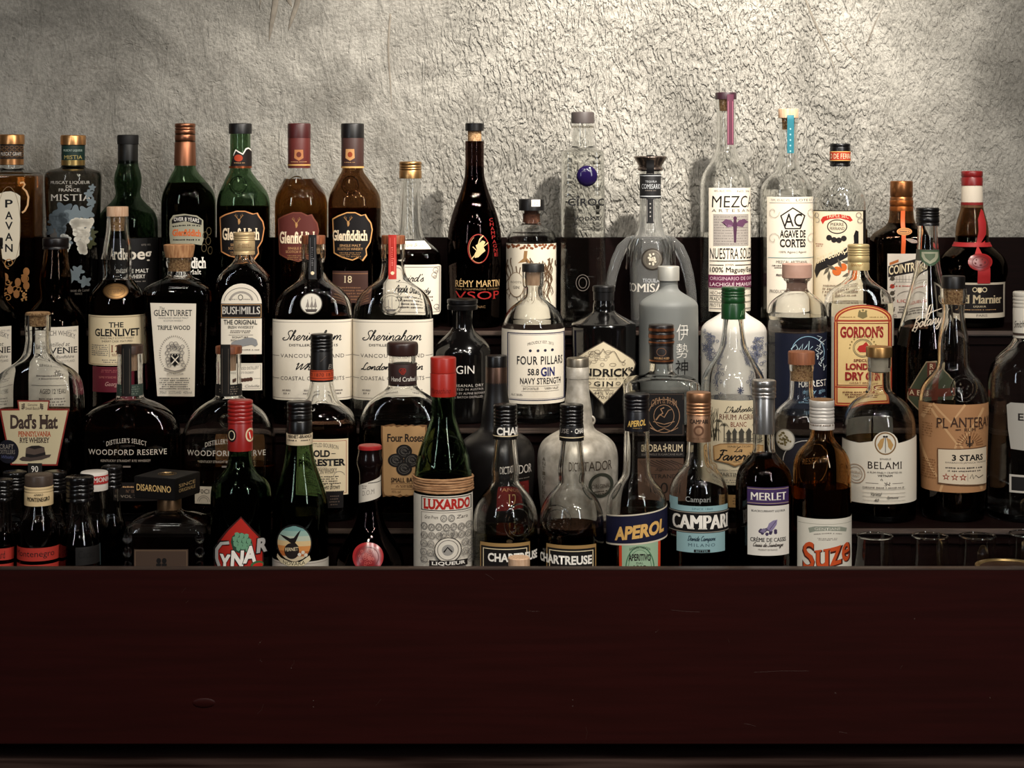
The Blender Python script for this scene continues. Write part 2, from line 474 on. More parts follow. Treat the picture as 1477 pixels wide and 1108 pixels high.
    def stroke(s, pts, w, mat, w2=None):
        V = []; Fc = []; n = len(pts); w2 = w if w2 is None else w2
        for i, p in enumerate(pts):
            a = pts[max(i - 1, 0)]; b = pts[min(i + 1, n - 1)]
            dx, dy = b[0] - a[0], b[1] - a[1]; l = math.hypot(dx, dy) or 1
            ww = (w + (w2 - w) * i / max(n - 1, 1)) / 2
            V.append(s.sz(p[0] - dy / l * ww, p[1] + dx / l * ww)); V.append(s.sz(p[0] + dy / l * ww, p[1] - dx / l * ww))
        for i in range(n - 1): Fc.append((2 * i, 2 * i + 1, 2 * i + 3, 2 * i + 2))
        s.emit(V, Fc, mat); return s
    def strokes(s, segs, w, mat):
        V = []; Fc = []
        for (xa, ya, xb, yb) in segs:
            dx, dy = xb - xa, yb - ya; l = math.hypot(dx, dy) or 1; ox, oy = -dy / l * w / 2, dx / l * w / 2
            i = len(V); V += [s.sz(xa + ox, ya + oy), s.sz(xb + ox, yb + oy), s.sz(xb - ox, yb - oy), s.sz(xa - ox, ya - oy)]
            Fc.append((i, i + 1, i + 2, i + 3))
        s.emit(V, Fc, mat); return s
    def dots(s, pts, r, mat, n=10):
        V = []; Fc = []
        for (cx, cy_) in pts:
            i = len(V); V += [s.sz(cx + r * math.cos(2 * math.pi * k / n), cy_ + r * math.sin(2 * math.pi * k / n)) for k in range(n)]
            Fc.append(tuple(range(i, i + n)))
        s.emit(V, Fc, mat); return s
    def text(s, t, x0, y0, x1, y1, mat, serif=False, bold=0.0, shear=0.0, space=1.0, arc=0.0, rise=0.0, res=None, vertical=False):
        """TEXT fills the photo box x0,y0..x1,y1; arc lifts its middle, rise lifts its right end (pixels)."""
        V, Fc = letters(t, serif, bold, shear, space, res or (3 if y1 - y0 > 9 else 2))
        zt, zb = s.zz(y0), s.zz(y1); zm = (zt + zb) / 2
        a0, a1 = s.ss(x0, zm), s.ss(x1, zm); k = (zt - zb) / (y1 - y0)
        out = []
        for u, v in V:
            z = zb + (zt - zb) * v + arc * k * (1 - (2 * u - 1) ** 2) + rise * k * u
            out.append((a0 + (a1 - a0) * u, z))
        s.emit(out, Fc, mat); return s
    def script(s, t, x0, y0, x1, y1, mat, w=1.2, slant=.32, rise=0.0):
        """joined handwriting filling the photo box"""
        lines = []; x = 0
        for ch in t:
            adv, st = PEN[ch]
            for p in st: lines.append([(x + u + slant * v, v) for u, v in curve(p)])
            x += adv
        us = [p[0] for l in lines for p in l]; vs = [p[1] for l in lines for p in l]
        a, b, c, d = min(us), max(us), min(vs), max(vs)
        for l in lines:
            s.stroke([(x0 + (x1 - x0) * (u - a) / (b - a), y1 - (y1 - y0) * (v - c) / (d - c) - rise * (u - a) / (b - a)) for u, v in l], w, mat)
            s.off -= .00004
        s.off += .00004
        return s
    def tiny(s, x0, y0, x1, y1, rows, mat, seed=1, h=.5, centred=True, arc=0):
        """rows of lettering too small to read in the photograph, as fine broken strokes"""
        rnd = random.Random(seed); V = []; Fc = []; pitch = (y1 - y0) / rows
        for r in range(rows):
            cut = rnd.uniform(0, .16) if centred and rows > 1 else 0
            xa = x0 + (x1 - x0) * cut; xe = x1 - (x1 - x0) * cut; x = xa
            ym = y0 + pitch * (r + .5)
            while x < xe - 1.5:
                w = min(rnd.uniform(1.2, 2.6), xe - x)
                ya = ym - pitch * h / 2 * rnd.uniform(.6, 1.1); yb = ym + pitch * h / 2 * rnd.uniform(.6, 1.1)
                dy = -arc * (1 - (2 * (x - x0) / (x1 - x0) - 1) ** 2)
                i = len(V); V += [s.sz(x, yb + dy), s.sz(x + w, yb + dy), s.sz(x + w, ya + dy), s.sz(x, ya + dy)]; Fc.append((i, i + 1, i + 2, i + 3))
                x += w + (rnd.uniform(.5, .9) if rnd.random() < .8 else rnd.uniform(1.6, 2.6))
        s.emit(V, Fc, mat); return s
    def star(s, cx, cy, r, mat):
        return s.poly([(cx + (r if i % 2 == 0 else r * .42) * math.sin(math.pi * i / 5), cy - (r if i % 2 == 0 else r * .42) * math.cos(math.pi * i / 5)) for i in range(10)], mat)
    def build(s, name='label', label=None):
        o = finish(s.bm, name, s.mats, s.b.root, sharp=None)
        if label: o['label'] = label
        return o

# shelf rows: depth of the bottle axes, drop of the shelf below the eye
ROWS = {'A': (2.785, .2576), 'B': (2.640, .3820), 'C': (2.495, .4947), 'D': (2.350, .6120)}
GROUPS = {'A': 'bottles on the top tier', 'B': 'bottles on the second tier', 'C': 'bottles on the third tier', 'D': 'bottles in the front row'}

class Bottle:
    def __init__(s, name, label, cx, row, prof, q=1.0, n=2.0, bx=0.0, dy=0.0, body='clear', liq=None, group=None, solid=None,
                 wall=.0038, base=.008, it=3, seg=44, rneck=None, cat='bottle'):
        Y, h = ROWS[row]
        s.Y = Y + dy; s.h = h; s.k = s.Y / F; s.yb = HY + h / s.k; s.cx = cx
        s.X = (cx - PX) * s.k
        s.root = bpy.data.objects.new(name, None); COL.objects.link(s.root)
        s.root.empty_display_size = .02; s.root.location = (s.X, s.Y, ZC - h)
        tagthing(s.root, label, cat, group or GROUPS[row])
        zr = s.zr(prof)
        r0 = zr[0][1]
        if zr[0][0] > .001: zr.insert(0, (0.0, r0))
        zr = [(0.0, r0 - .004), (0.0006, r0 - .0015), (.0035, r0)] + [p for p in zr if p[0] > .005]
        s.surf = Surf(zr, q, n, bx * s.k, it, rneck * s.k if rneck else None)
        S = s.surf; bm = bmesh.new()
        rows = [(0, 0, 0, 2, S.ox[0])] + [(S.z[i], S.r[i], S.ry[i], S.n[i], S.ox[i]) for i in range(len(S.z))]
        s.top = S.z[-1]
        if solid:
            loft(bm, rows + [(S.z[-1], 0, 0, 2, S.ox[-1])], seg)
            finish(bm, 'body', solid, s.root)
        else:
            inner = s.inner(wall, base)
            loft(bm, rows + [(p[0] if i else p[0], p[1], p[2], p[3], p[4]) for i, p in enumerate(inner[::-1])] + [(inner[0][0], 0, 0, 2, inner[0][4])], seg)
            finish(bm, 'body', glass(body), s.root)
            if liq:
                kind, lev = liq
                zl = (s.yb - lev) * s.k
                lr = [p for p in inner if p[0] < zl - .0004]
                rx, ry, n_, ox = S.at(zl); t = min(wall, rx * .3)
                lr.append((zl, rx - t, ry - t, n_, ox))
                g = .0004
                lr = [(z - (g if i == 0 else 0), rx + g, ry + g, n_, ox) for i, (z, rx, ry, n_, ox) in enumerate(lr)]
                bm = bmesh.new()
                loft(bm, [(lr[0][0], 0, 0, 2, lr[0][4])] + lr + [(zl, 0, 0, 2, lr[-1][4])], seg)
                finish(bm, 'liquid', liquid(kind), s.root)
    def zr(s, prof):
        return sorted([((s.yb - y) * s.k, hw * s.k) for y, hw in prof], key=lambda p: p[0])
    def inner(s, wall, base):
        S = s.surf; out = []
        rx, ry, n, ox = S.at(base)
        out.append((base, rx - wall - .003, ry - wall - .003, n, ox))
        out.append((base + .0025, rx - wall, ry - wall, n, ox))
        for i in range(len(S.z)):
            if S.z[i] > base + .004:
                t = min(wall, S.r[i] * .3)
                out.append((S.z[i], S.r[i] - t, S.ry[i] - t, S.n[i], S.ox[i]))
        return out
    def S(s, prof, it=0):
        """surface of a turned piece on the axis, given as photo rows (y, half-width)"""
        return Surf(s.zr(prof), it=it)
    def turn(s, name, prof, mat, it=0, seg=32, label=None, knurl=0.0, parent=None):
        zr = s.zr(prof)
        if it: zr = chaikin(zr, it)
        bm = bmesh.new()
        rows = [(zr[0][0], 0, 0, 2, 0)] + [(z, r, r, 2, 0) for z, r in zr if r > 0] + [(zr[-1][0], 0, 0, 2, 0)]
        loft(bm, rows, seg)
        if knurl:
            for v in bm.verts:
                r = math.hypot(v.co.x, v.co.y)
                if r > 1e-4:
                    k = round(math.atan2(v.co.x, v.co.y) / (2 * math.pi) * seg)
                    if k % 2: v.co.x *= 1 - knurl; v.co.y *= 1 - knurl
        o = finish(bm, name, mat, parent or s.root)
        if label: o['label'] = label
        return o
    def cap(s, y0, y1, hw, mat, grooves=(), name='cap', bev=1.6, depth=.9, gw=1.3, hw1=None, seg=32, label=None, knurl=0.0):
        h1 = hw if hw1 is None else hw1
        f = lambda y: hw + (h1 - hw) * (y - y0) / (y1 - y0)
        pr = [(y0, hw - bev), (y0 + bev * .35, hw - bev * .35), (y0 + bev, f(y0 + bev))]
        for g in grooves: pr += [(g - gw, f(g)), (g, f(g) - depth), (g + gw, f(g))]
        pr += [(y1, h1)]
        o = s.turn(name, pr, mat, seg=seg, label=label, knurl=knurl)
        return Surf(s.zr([(y0 + bev, f(y0 + bev)), (y1, h1)]), it=0)
    def strip(s, name, pts, x0, x1, mat, mark=None):
        """seal strip running down over cap and neck: pts are photo rows (y, half-width there)"""
        zr = sorted([((s.yb - y) * s.k, (hw + .8) * s.k) for y, hw in pts], key=lambda p: p[0])
        L = Lab(s, Surf(zr, it=0), lift=.0003)
        ys = [p[0] for p in pts]
        L.rect(x0, min(ys), x1, max(ys), mat)
        if mark: mark(L)
        return L.build(name)
    def emboss(s, cx, cy, rx, ry, body='clear', seed=0, star=True):
        """raised glass seal moulded on the shoulder"""
        L = Lab(s); rnd = random.Random(seed)
        def at(px, py):
            a, z = L.sz(px, py); p, nn = s.surf.point(a, z); return p + nn * .0003
        bm = bmesh.new()
        for f, r in ((1.0, .0011), (.74, .0006)):
            add_tube(bm, [at(cx + rx * f * math.cos(2 * math.pi * i / 28), cy + ry * f * math.sin(2 * math.pi * i / 28)) for i in range(28)], r, 6, True)
        if star:
            for k in range(9):
                a = rnd.uniform(0, 6.28); d = rnd.uniform(.05, .5)
                p = at(cx + rx * d * math.cos(a), cy + ry * d * math.sin(a))
                r = bmesh.ops.create_icosphere(bm, subdivisions=1, radius=rnd.uniform(.0009, .0016))
                for v in r['verts']: v.co += p
        L.bm.free()
        return finish(bm, 'moulded_seal', glass(body), s.root)

# print colours
W = (226, 216, 198); CREAM = (222, 204, 168); KR = (196, 152, 104); K = (30, 24, 24); DK = (58, 48, 44); GR = (128, 120, 112); TXT = (70, 62, 58)
RED = (190, 42, 30); GOLD = (206, 162, 96); NAVY = (26, 32, 66); SIL = (182, 184, 186); WH = (236, 230, 220); MAR = (92, 32, 28)
# ---------------------------------------------------------------- the setting
def plaster():
    m = bpy.data.materials.new('troweled_plaster'); m.use_nodes = True
    nt = m.node_tree; N = nt.nodes; L = nt.links
    p = N['Principled BSDF']; p.inputs['Roughness'].default_value = .62; p.inputs['Specular IOR Level'].default_value = .35
    tc = N.new('ShaderNodeTexCoord')
    def noise(scale, detail=4, rough=.5, dist=0.0, vec=None, stretch=None):
        n = N.new('ShaderNodeTexNoise'); n.inputs['Scale'].default_value = scale; n.inputs['Detail'].default_value = detail
        n.inputs['Roughness'].default_value = rough; n.inputs['Distortion'].default_value = dist
        src = vec or tc.outputs['Object']
        if stretch:
            mp = N.new('ShaderNodeMapping'); mp.inputs['Scale'].default_value = stretch; L.new(src, mp.inputs[0]); src = mp.outputs[0]
        L.new(src, n.inputs['Vector'])
        return n.outputs['Fac']
    def math_(op, a, b=None, c=None, clamp=False):
        n = N.new('ShaderNodeMath'); n.operation = op; n.use_clamp = clamp
        for i, v in enumerate((a, b, c)):
            if v is None: continue
            if isinstance(v, (int, float)): n.inputs[i].default_value = v
            else: L.new(v, n.inputs[i])
        return n.outputs[0]
    def ramp(v, lo, hi):
        n = N.new('ShaderNodeMapRange'); n.inputs['From Min'].default_value = lo; n.inputs['From Max'].default_value = hi
        n.interpolation_type = 'SMOOTHSTEP'; L.new(v, n.inputs['Value']); return n.outputs[0]
    sx = N.new('ShaderNodeSeparateXYZ'); L.new(tc.outputs['Object'], sx.inputs[0])
    # short trowel ridges lying in patches of different directions
    def ridges(angle, scale, stretch):
        mp = N.new('ShaderNodeMapping'); mp.inputs['Rotation'].default_value = (0, math.radians(angle), 0); mp.inputs['Scale'].default_value = stretch
        wob = N.new('ShaderNodeTexNoise'); wob.inputs['Scale'].default_value = 16; wob.inputs['Detail'].default_value = 2; L.new(tc.outputs['Object'], wob.inputs['Vector'])
        va = N.new('ShaderNodeVectorMath'); va.operation = 'MULTIPLY_ADD'; L.new(wob.outputs['Color'], va.inputs[0]); va.inputs[1].default_value = (.03, .03, .03); L.new(tc.outputs['Object'], va.inputs[2])
        L.new(va.outputs[0], mp.inputs[0])
        n = N.new('ShaderNodeTexNoise'); n.inputs['Scale'].default_value = scale; n.inputs['Detail'].default_value = 2.5; n.inputs['Roughness'].default_value = .45
        L.new(mp.outputs[0], n.inputs['Vector'])
        return ramp(n.outputs['Fac'], .40, .60)
    ma = ramp(noise(7, 2, .5, .3), .46, .54); mb = ramp(noise(9, 2, .5, .3, stretch=(1, 1, 1.2)), .47, .53)
    def blend(a, b_, f): return math_('ADD', math_('MULTIPLY', a, math_('SUBTRACT', 1.0, f)), math_('MULTIPLY', b_, f))
    worm = blend(blend(ridges(35, 200, (1, 1, .33)), ridges(-48, 210, (1, 1, .36)), ma), ridges(88, 180, (1, 1, .42)), mb)
    # the rough coat begins right of the bottle with the tall dark neck and fades again toward the far right
    zone = math_('ADD', sx.outputs['X'], math_('MULTIPLY', math_('SUBTRACT', noise(5, 4, .6), .5), .35))
    rough_zone = math_('MULTIPLY', ramp(zone, -.22, .02), math_('SUBTRACT', 1.0, math_('MULTIPLY', ramp(zone, .42, .72), .62)))
    fine = noise(170, 5, .65)
    broad = noise(9, 6, .6, .6)
    drag = noise(26, 6, .62, 1.2, stretch=(1, 1, .45))
    pock = ramp(noise(55, 3, .6, .4), .60, .72)
    crack = math_('ABSOLUTE', math_('SUBTRACT', noise(4.2, 5, .62, .8), .5))
    crk = math_('SUBTRACT', 1.0, ramp(crack, 0, .012))
    h = math_('ADD', math_('MULTIPLY', worm, math_('ADD', math_('MULTIPLY', rough_zone, .80), .06)),
              math_('ADD', math_('MULTIPLY', fine, .55), math_('ADD', math_('MULTIPLY', broad, 2.1), math_('SUBTRACT', math_('MULTIPLY', drag, 1.9), math_('MULTIPLY', pock, .28)))))
    h = math_('SUBTRACT', h, math_('MULTIPLY', crk, .07))
    b = N.new('ShaderNodeBump'); b.inputs['Strength'].default_value = 1.0; b.inputs['Distance'].default_value = .0033
    L.new(h, b.inputs['Height']); L.new(b.outputs[0], p.inputs['Normal'])
    mix = N.new('ShaderNodeMix'); mix.data_type = 'RGBA'
    mix.inputs['A'].default_value = lin((114, 111, 104)); mix.inputs['B'].default_value = lin((170, 166, 157))
    tone = math_('ADD', math_('MULTIPLY', noise(3.6, 9, .66, .7), .8), math_('MULTIPLY', math_('SUBTRACT', fine, .5), .35))
    L.new(ramp(tone, .26, .60), mix.inputs['Factor']); 
    mix2 = N.new('ShaderNodeMix'); mix2.data_type = 'RGBA'; mix2.inputs['B'].default_value = lin((104, 96, 86))
    L.new(mix.outputs['Result'], mix2.inputs['A']); L.new(math_('MULTIPLY', crk, .16), mix2.inputs['Factor'])
    L.new(mix2.outputs['Result'], p.inputs['Base Color'])
    return m

WALL_Y = 2.87
bm = bmesh.new(); add_box(bm, -2.2, 2.2, WALL_Y, WALL_Y + .1, 0, 3.2)
wall = finish(bm, 'wall_back', plaster(), None); tagthing(wall, None, None, kind='structure')
# scrapes dragged down the plaster
bm = bmesh.new()
def wpt(px, py): return Vector(((px - PX) * WALL_Y / F, WALL_Y, ZC - (py - HY) * WALL_Y / F))
for pts, r in [([(399, -20), (396, 10), (391, 38), (388, 60)], 4.5), ([(434, -20), (428, 6), (420, 30), (416, 44)], 4), ([(414, -20), (416, -2), (421, 10)], 4.5), ([(377, -10), (374, 14)], 2), ([(563, 20), (560, 70), (563, 120), (565, 158)], 1.6), ([(1158, -10), (1176, 34), (1196, 76), (1206, 108)], 1.6),
               ([(1215, 60), (1232, 84), (1248, 94)], 1), ([(1250, 66), (1262, 34), (1274, 10)], 1.2)]:
    pts = curve(pts, 6); n = len(pts)
    add_tube(bm, [wpt(*p) for p in pts], [max(r * math.sin(math.pi * (.35 + .63 * i / (n - 1))), .3) * WALL_Y / F for i in range(n)], 8)
for v in bm.verts: v.co.y = WALL_Y + (v.co.y - WALL_Y) * .16
finish(bm, 'scrape', noisy('scraped_plaster', (104, 97, 87), (132, 124, 112), 60, .7, .4), wall, sharp=None)
bm = bmesh.new(); add_box(bm, -2.2, 2.2, -.6, WALL_Y + .1, -.05, 0)
fl = finish(bm, 'floor', noisy('floor_boards', (40, 28, 22), (62, 44, 34), 12, .5), None); tagthing(fl, None, None, kind='structure')

BLACKWOOD = noisy('black_stained_wood', (11, 2, 1), (17, 4, 3), 30, .6, .1, (.6, 8, 8), spec=.08)
LIPWOOD = noisy('worn_shelf_edge', (56, 46, 40), (84, 70, 62), 30, .45, .1, (.6, 8, 8))  # paler than the tiers: light caught by the lip, put into its colour
BOARDWOOD = noisy('dark_brown_board', (34, 7, 5), (40, 9, 7), 14, .5, .12, (.5, 6, 9), spec=.12)
COUNTERWOOD = noisy('worn_counter_wood', (30, 19, 16), (70, 55, 50), 9, .32, .3, (.5, 5, 5), detail=10)
REDWOOD = noisy('reddish_wood', (92, 30, 20), (120, 44, 30), 14, .5, .1, (.5, 6, 6))

SXL, SXR = -1.15, 1.15
CT = ZC - .735           # counter top
bm = bmesh.new(); add_box(bm, -1.6, 1.6, 1.72, WALL_Y - .001, CT - .05, CT, .004)
ctr = bpy.data.objects.new('back_counter', None); COL.objects.link(ctr); ctr.location = (0, 2.25, 0)
tagthing(ctr, 'worn dark wooden counter that carries the tiered bottle shelf', 'counter')
inv = Vector((0, -2.25, 0))
o = finish(bm, 'counter_top', COUNTERWOOD, ctr); o.location = inv
bm = bmesh.new(); add_box(bm, -1.6, 1.6, 1.80, WALL_Y - .001, 0, CT - .05)
o = finish(bm, 'cabinet_base', BLACKWOOD, ctr); o.location = inv

EDGE = {'A': 2.70, 'B': 2.555, 'C': 2.41, 'D': 2.212}
BACK = {'A': 2.845, 'B': 2.705, 'C': 2.56, 'D': 2.415}
TIER = {'A': 'highest black shelf tier, carrying the back row of bottles', 'B': 'second highest black shelf tier with the big white labelled flasks', 'C': 'third black shelf tier, carrying the broad bourbon flasks',
        'D': 'lowest black shelf tier just behind the front board'}
for r in 'ABCD':
    top = ZC - ROWS[r][1]
    sh = bpy.data.objects.new('shelf_tier', None); COL.objects.link(sh); sh.location = (0, EDGE[r], CT)
    tagthing(sh, TIER[r], 'shelf', 'stepped black shelf tiers'); inv = -Vector(sh.location)
    bm = bmesh.new(); f = EDGE[r] + (.006 if r != 'D' else 0)
    add_box(bm, SXL, SXR, f, BACK[r], top - .02, top)
    o = finish(bm, 'board', BLACKWOOD, sh); o.location = inv
    bm = bmesh.new(); add_box(bm, SXL, SXR, f + .004 if r != 'D' else 2.30, BACK[r] if r != 'D' else 2.405, CT + .0003, top - .02)
    o = finish(bm, 'riser', BLACKWOOD if r != 'D' else REDWOOD, sh); o.location = inv
    if r != 'D':
        bm = bmesh.new(); add_box(bm, SXL, SXR, EDGE[r], EDGE[r] + .006, top - .007, top + .0004, .0015)
        e = finish(bm, 'edge_strip', LIPWOOD, sh); e.location = inv
bm = bmesh.new(); add_box(bm, SXL, SXR, 2.8455, WALL_Y - .001, CT + .0005, ZC - 113 * 2.845 / F, .001)
o = finish(bm, 'splashback', BLACKWOOD, None); tagthing(o, 'thin black board standing against the plaster wall behind the top row of bottles', 'panel')
# the long board in front
YB = 2.198
def bpt(px, py): return ((px - PX) * YB / F, YB, ZC - (py - HY) * YB / F)
rb = bpy.data.objects.new('front_board', None); COL.objects.link(rb); rb.location = (0, YB, bpt(0, 1074)[2])
tagthing(rb, 'wide dark brown wooden board running across in front of the bottles', 'board')
inv = -Vector(rb.location)
bm = bmesh.new(); add_box(bm, SXL, SXR, YB, YB + .013, bpt(0, 1074)[2], bpt(0, 820.5)[2], .0012)
o = finish(bm, 'plank', BOARDWOOD, rb); o.location = inv
bm = bmesh.new(); add_box(bm, SXL, SXR, YB - .0004, YB + .0134, bpt(0, 822.6)[2], bpt(0, 820.2)[2] , .0004)  # thin pale strip: the highlight on the top edge, put into the colour
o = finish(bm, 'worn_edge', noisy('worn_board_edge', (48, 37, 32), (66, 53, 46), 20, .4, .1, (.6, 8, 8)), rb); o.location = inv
# chips, a dent and hairline scratches in its face
rnd = random.Random(5); bm = bmesh.new()
marks = [(262, 855, 268, 848), (268, 870, 272, 866), (372, 930, 378, 924), (376, 950, 378, 955), (420, 962, 424, 952), (371, 1030, 380, 1016), (542, 1018, 550, 1008),
         (1050, 922, 1052, 928), (1204, 998, 1207, 1001), (1088, 970, 1166, 968), (968, 880, 1010, 883), (760, 881, 778, 882), (945, 912, 950, 908), (1210, 1056, 1222, 1058),
         (1299, 965, 1302, 960), (845, 1049, 845, 1066), (1073, 1044, 1090, 1048), (700, 828, 712, 836)]
for (xa, ya, xb, yb) in marks:
    p, q = Vector(bpt(xa, ya)), Vector(bpt(xb, yb)); m_ = (p + q) / 2 + Vector((rnd.uniform(-.002, .002), 0, rnd.uniform(-.001, .001)))
    add_tube(bm, [p, m_, q], .00014, 4)
for (x, y) in [(375, 927), (420, 964), (452, 1011), (452, 1020), (826, 1010), (826, 1019), (1428, 1007), (1205, 1000), (1319, 893)]:
    r = bmesh.ops.create_icosphere(bm, subdivisions=1, radius=.0009)
    for v in r['verts']: v.co = Vector((v.co.x, v.co.y * .5, v.co.z)) + Vector(bpt(x, y))
o = finish(bm, 'scuff', ink((58, 38, 32), .6), rb); o.location = inv
bm = bmesh.new(); r = bmesh.ops.create_uvsphere(bm, u_segments=16, v_segments=8, radius=.0075)
for v in r['verts']: v.co = Vector((v.co.x * 1.9, v.co.y * .22, v.co.z * .8)) + Vector(bpt(294, 1014))
o = finish(bm, 'knot', BOARDWOOD, rb); o.location = inv
# ================================================================ TOP TIER
def GF_prof(hw, y_sh=238, base=470):
    return [(188, 14.3), (200, 14.5), (y_sh, 14.6), (y_sh + 6, 15.2), (y_sh + 15, hw * .56), (y_sh + 27, hw * .76), (y_sh + 38, hw * .93), (y_sh + 50, hw), (y_sh + 62, hw), (base, hw - .8)]

# square amber liqueur bottle, cut by the left edge
b = Bottle('liqueur_bottle', 'square amber liqueur bottle with gold cap and tall cream name plate', 17, 'A',
           [(215, 15), (240, 15.5), (245, 17), (247.5, 26), (249, 37), (254, 40), (256, 40), (470, 38.5)], q=.8, n=7, liq=('amber', 254))
b.cap(194, 208, 18, metal((214, 156, 100)), label='gold cap')
cs = b.cap(208, 238, 16.6, ink((52, 40, 32)), name='neck_sleeve', bev=.3)
L = Lab(b, cs); L.rect(-2, 229.5, 36, 237.5, metal((222, 160, 104)))
for i in range(5):
    for j in range(3): L.ring(3 + i * 7, 213 + j * 5.6, 3, 2.4, .6, (150, 110, 72), n=10)
L.text('MUSCAT GRAPE', 2, 219.5, 32, 224.5, WH); L.build('neck_print')
L = Lab(b)
L.poly([(-3, 285), (0, 279), (8, 276.5), (16, 276), (24, 279), (29.5, 283), (28, 368), (23, 373), (12, 377), (2, 372), (-2, 366)], (232, 220, 196))
for (ch, y) in zip('PAVAN', (288, 305, 320, 336, 352)): L.text(ch, 7.5, y, 18.5, y + 11.5, K, bold=.02)
L.ring(12.5, 327, 17.5, 58, .7, (150, 128, 96))
L.text('LIQUEUR', 1, 263, 23, 266, (88, 46, 16)); L.text('DE FRANCE', 3, 268, 22, 271, (88, 46, 16))
L.stroke([(29, 264), (34, 263), (36, 266), (33, 271), (38, 276), (41, 284), (40, 296), (36, 304), (32, 307)], 2.6, (226, 178, 128))
L.build('name_plate')
L = Lab(b); rnd = random.Random(3)
for k in range(9):
    x, y, r = rnd.uniform(2, 42), rnd.uniform(378, 430), rnd.uniform(4, 9)
    L.stroke([(x + r * (1 - i / 15) * math.cos(i * .62 + k), y + r * (1 - i / 15) * math.sin(i * .62 + k)) for i in range(14)], 1.8, (176, 124, 68), .6)
for (x, y) in [(26, 407), (35, 402), (38, 412), (24, 424), (38, 392), (8, 400), (15, 418)]: L.disc(x, y, 4.4, 6, (170, 116, 66))
L.dots([(31 + rnd.uniform(0, 7), 418 + rnd.uniform(0, 16)) for i in range(22)], 1.3, (226, 172, 108)); L.build('gilt_scrollwork')

# satin dark bottle with printed grapes
b = Bottle('liqueur_bottle', 'slender satin dark bottle with gold cap and printed pale grapes', 105.6, 'A',
           [(215, 15), (238, 16), (242, 17.5), (244, 27), (247, 37), (252, 40.5), (275, 40), (344, 36.5), (470, 31)], body='satin', dy=-.02)
b.cap(195, 209, 18, metal((214, 160, 104)), label='gold cap')
cs = b.cap(209, 239, 16.6, ink((22, 48, 42)), name='neck_sleeve', bev=.3)
L = Lab(b, cs); L.rect(88, 231, 123, 238.5, metal((206, 174, 108))); L.text('MUSCAT LIQUEUR', 92, 215.5, 119, 219, (196, 214, 200)); L.text('MISTIA', 93, 224, 118.5, 229.5, (190, 170, 104)); L.build('neck_print')
L = Lab(b)
L.text('MUSCAT LIQUEUR', 73.5, 261, 129.5, 266.3, (206, 200, 190), bold=.01); L.text('DE', 95, 267.2, 103.5, 271, (206, 200, 190)); L.text('FRANCE', 85, 272, 114.5, 276.3, (206, 200, 190))
L.text('MISTIA', 73.5, 280.3, 131, 289.8, WH, serif=True, bold=.01, space=1.1)
BLUE = (118, 130, 136); BLU2 = (88, 98, 104)
rnd = random.Random(11)
def leaf(x, y, r, c):
    L.poly([(x + r * (1 + .28 * math.cos(5 * t + x)) * math.cos(t), y + .9 * r * (1 + .28 * math.cos(5 * t + x)) * math.sin(t)) for t in [2 * math.pi * i / 36 for i in range(36)]], c)
for (x, y, r, c) in [(92, 305, 13, BLU2), (108, 310, 13, BLUE), (124, 308, 11, BLUE), (80, 318, 9, BLU2), (76, 332, 9, BLU2), (126, 330, 9, BLU2), (86, 338, 11, (96, 92, 88)), (128, 280, 6, BLUE),
                     (133, 271, 5, BLUE), (132, 292, 7, BLUE), (130, 350, 9, (74, 76, 50)), (134, 338, 7, (80, 82, 60)), (104, 398, 10, BLUE), (112, 391, 8, BLUE), (122, 407, 8, BLUE), (94, 350, 9, BLUE), (124, 343, 8, BLUE)]: leaf(x, y, r, c)
def bunch(x0, y0, x1, y1, n, c, r):
    pts = []
    for i in range(n):
        t = rnd.random() ** 1.4; y = y0 + (y1 - y0) * t; w = (x1 - x0) / 2 * (1 - .75 * t)
        pts.append(((x0 + x1) / 2 + rnd.uniform(-w, w), y))
    L.dots(pts, r, c)
bunch(103, 318, 133, 364, 70, (226, 220, 206), 4.2); bunch(74, 310, 98, 345, 40, BLU2, 4); bunch(90, 340, 103, 362, 20, (200, 200, 192), 3)
L.text('Muscat de Lunel', 96, 417, 128, 421, GR, shear=.2); L.text('FRANCE', 108, 422.5, 118, 425.5, GR); L.build('grape_print')

# dark green bottle with bulging neck
b = Bottle('whisky_bottle', 'dark green whisky bottle with bulging neck and matt black cap', 184.5, 'A',
           [(215, 14), (236, 14.4), (241, 15.5), (250, 18.6), (260, 20), (270, 18.5), (277, 17), (285, 18.5), (294, 26), (303, 36), (312, 41), (325, 43), (470, 42)], body='deep_green', liq=('green', 352), dy=.022)
b.cap(194.5, 208, 15.2, ink((26, 22, 21), .6)); b.cap(208, 236.5, 14.4, ink((30, 27, 24), .4), name='neck_sleeve', bev=.3)
L = Lab(b); L.rect(141, 344, 229, 462, (24, 20, 20)); L.text('Ardbeg', 146, 358, 219, 380, (216, 206, 190), bold=.02, serif=True)
L.text('ESTD 1815', 204, 352.5, 217, 355, GR); L.text('SINGLE MALT', 166, 388.5, 214, 394, WH, serif=True); L.text('SCOTCH WHISKY', 160, 396.5, 209, 402, WH, serif=True); L.tiny(150, 405, 210, 408, 1, GR)
L.build('label')

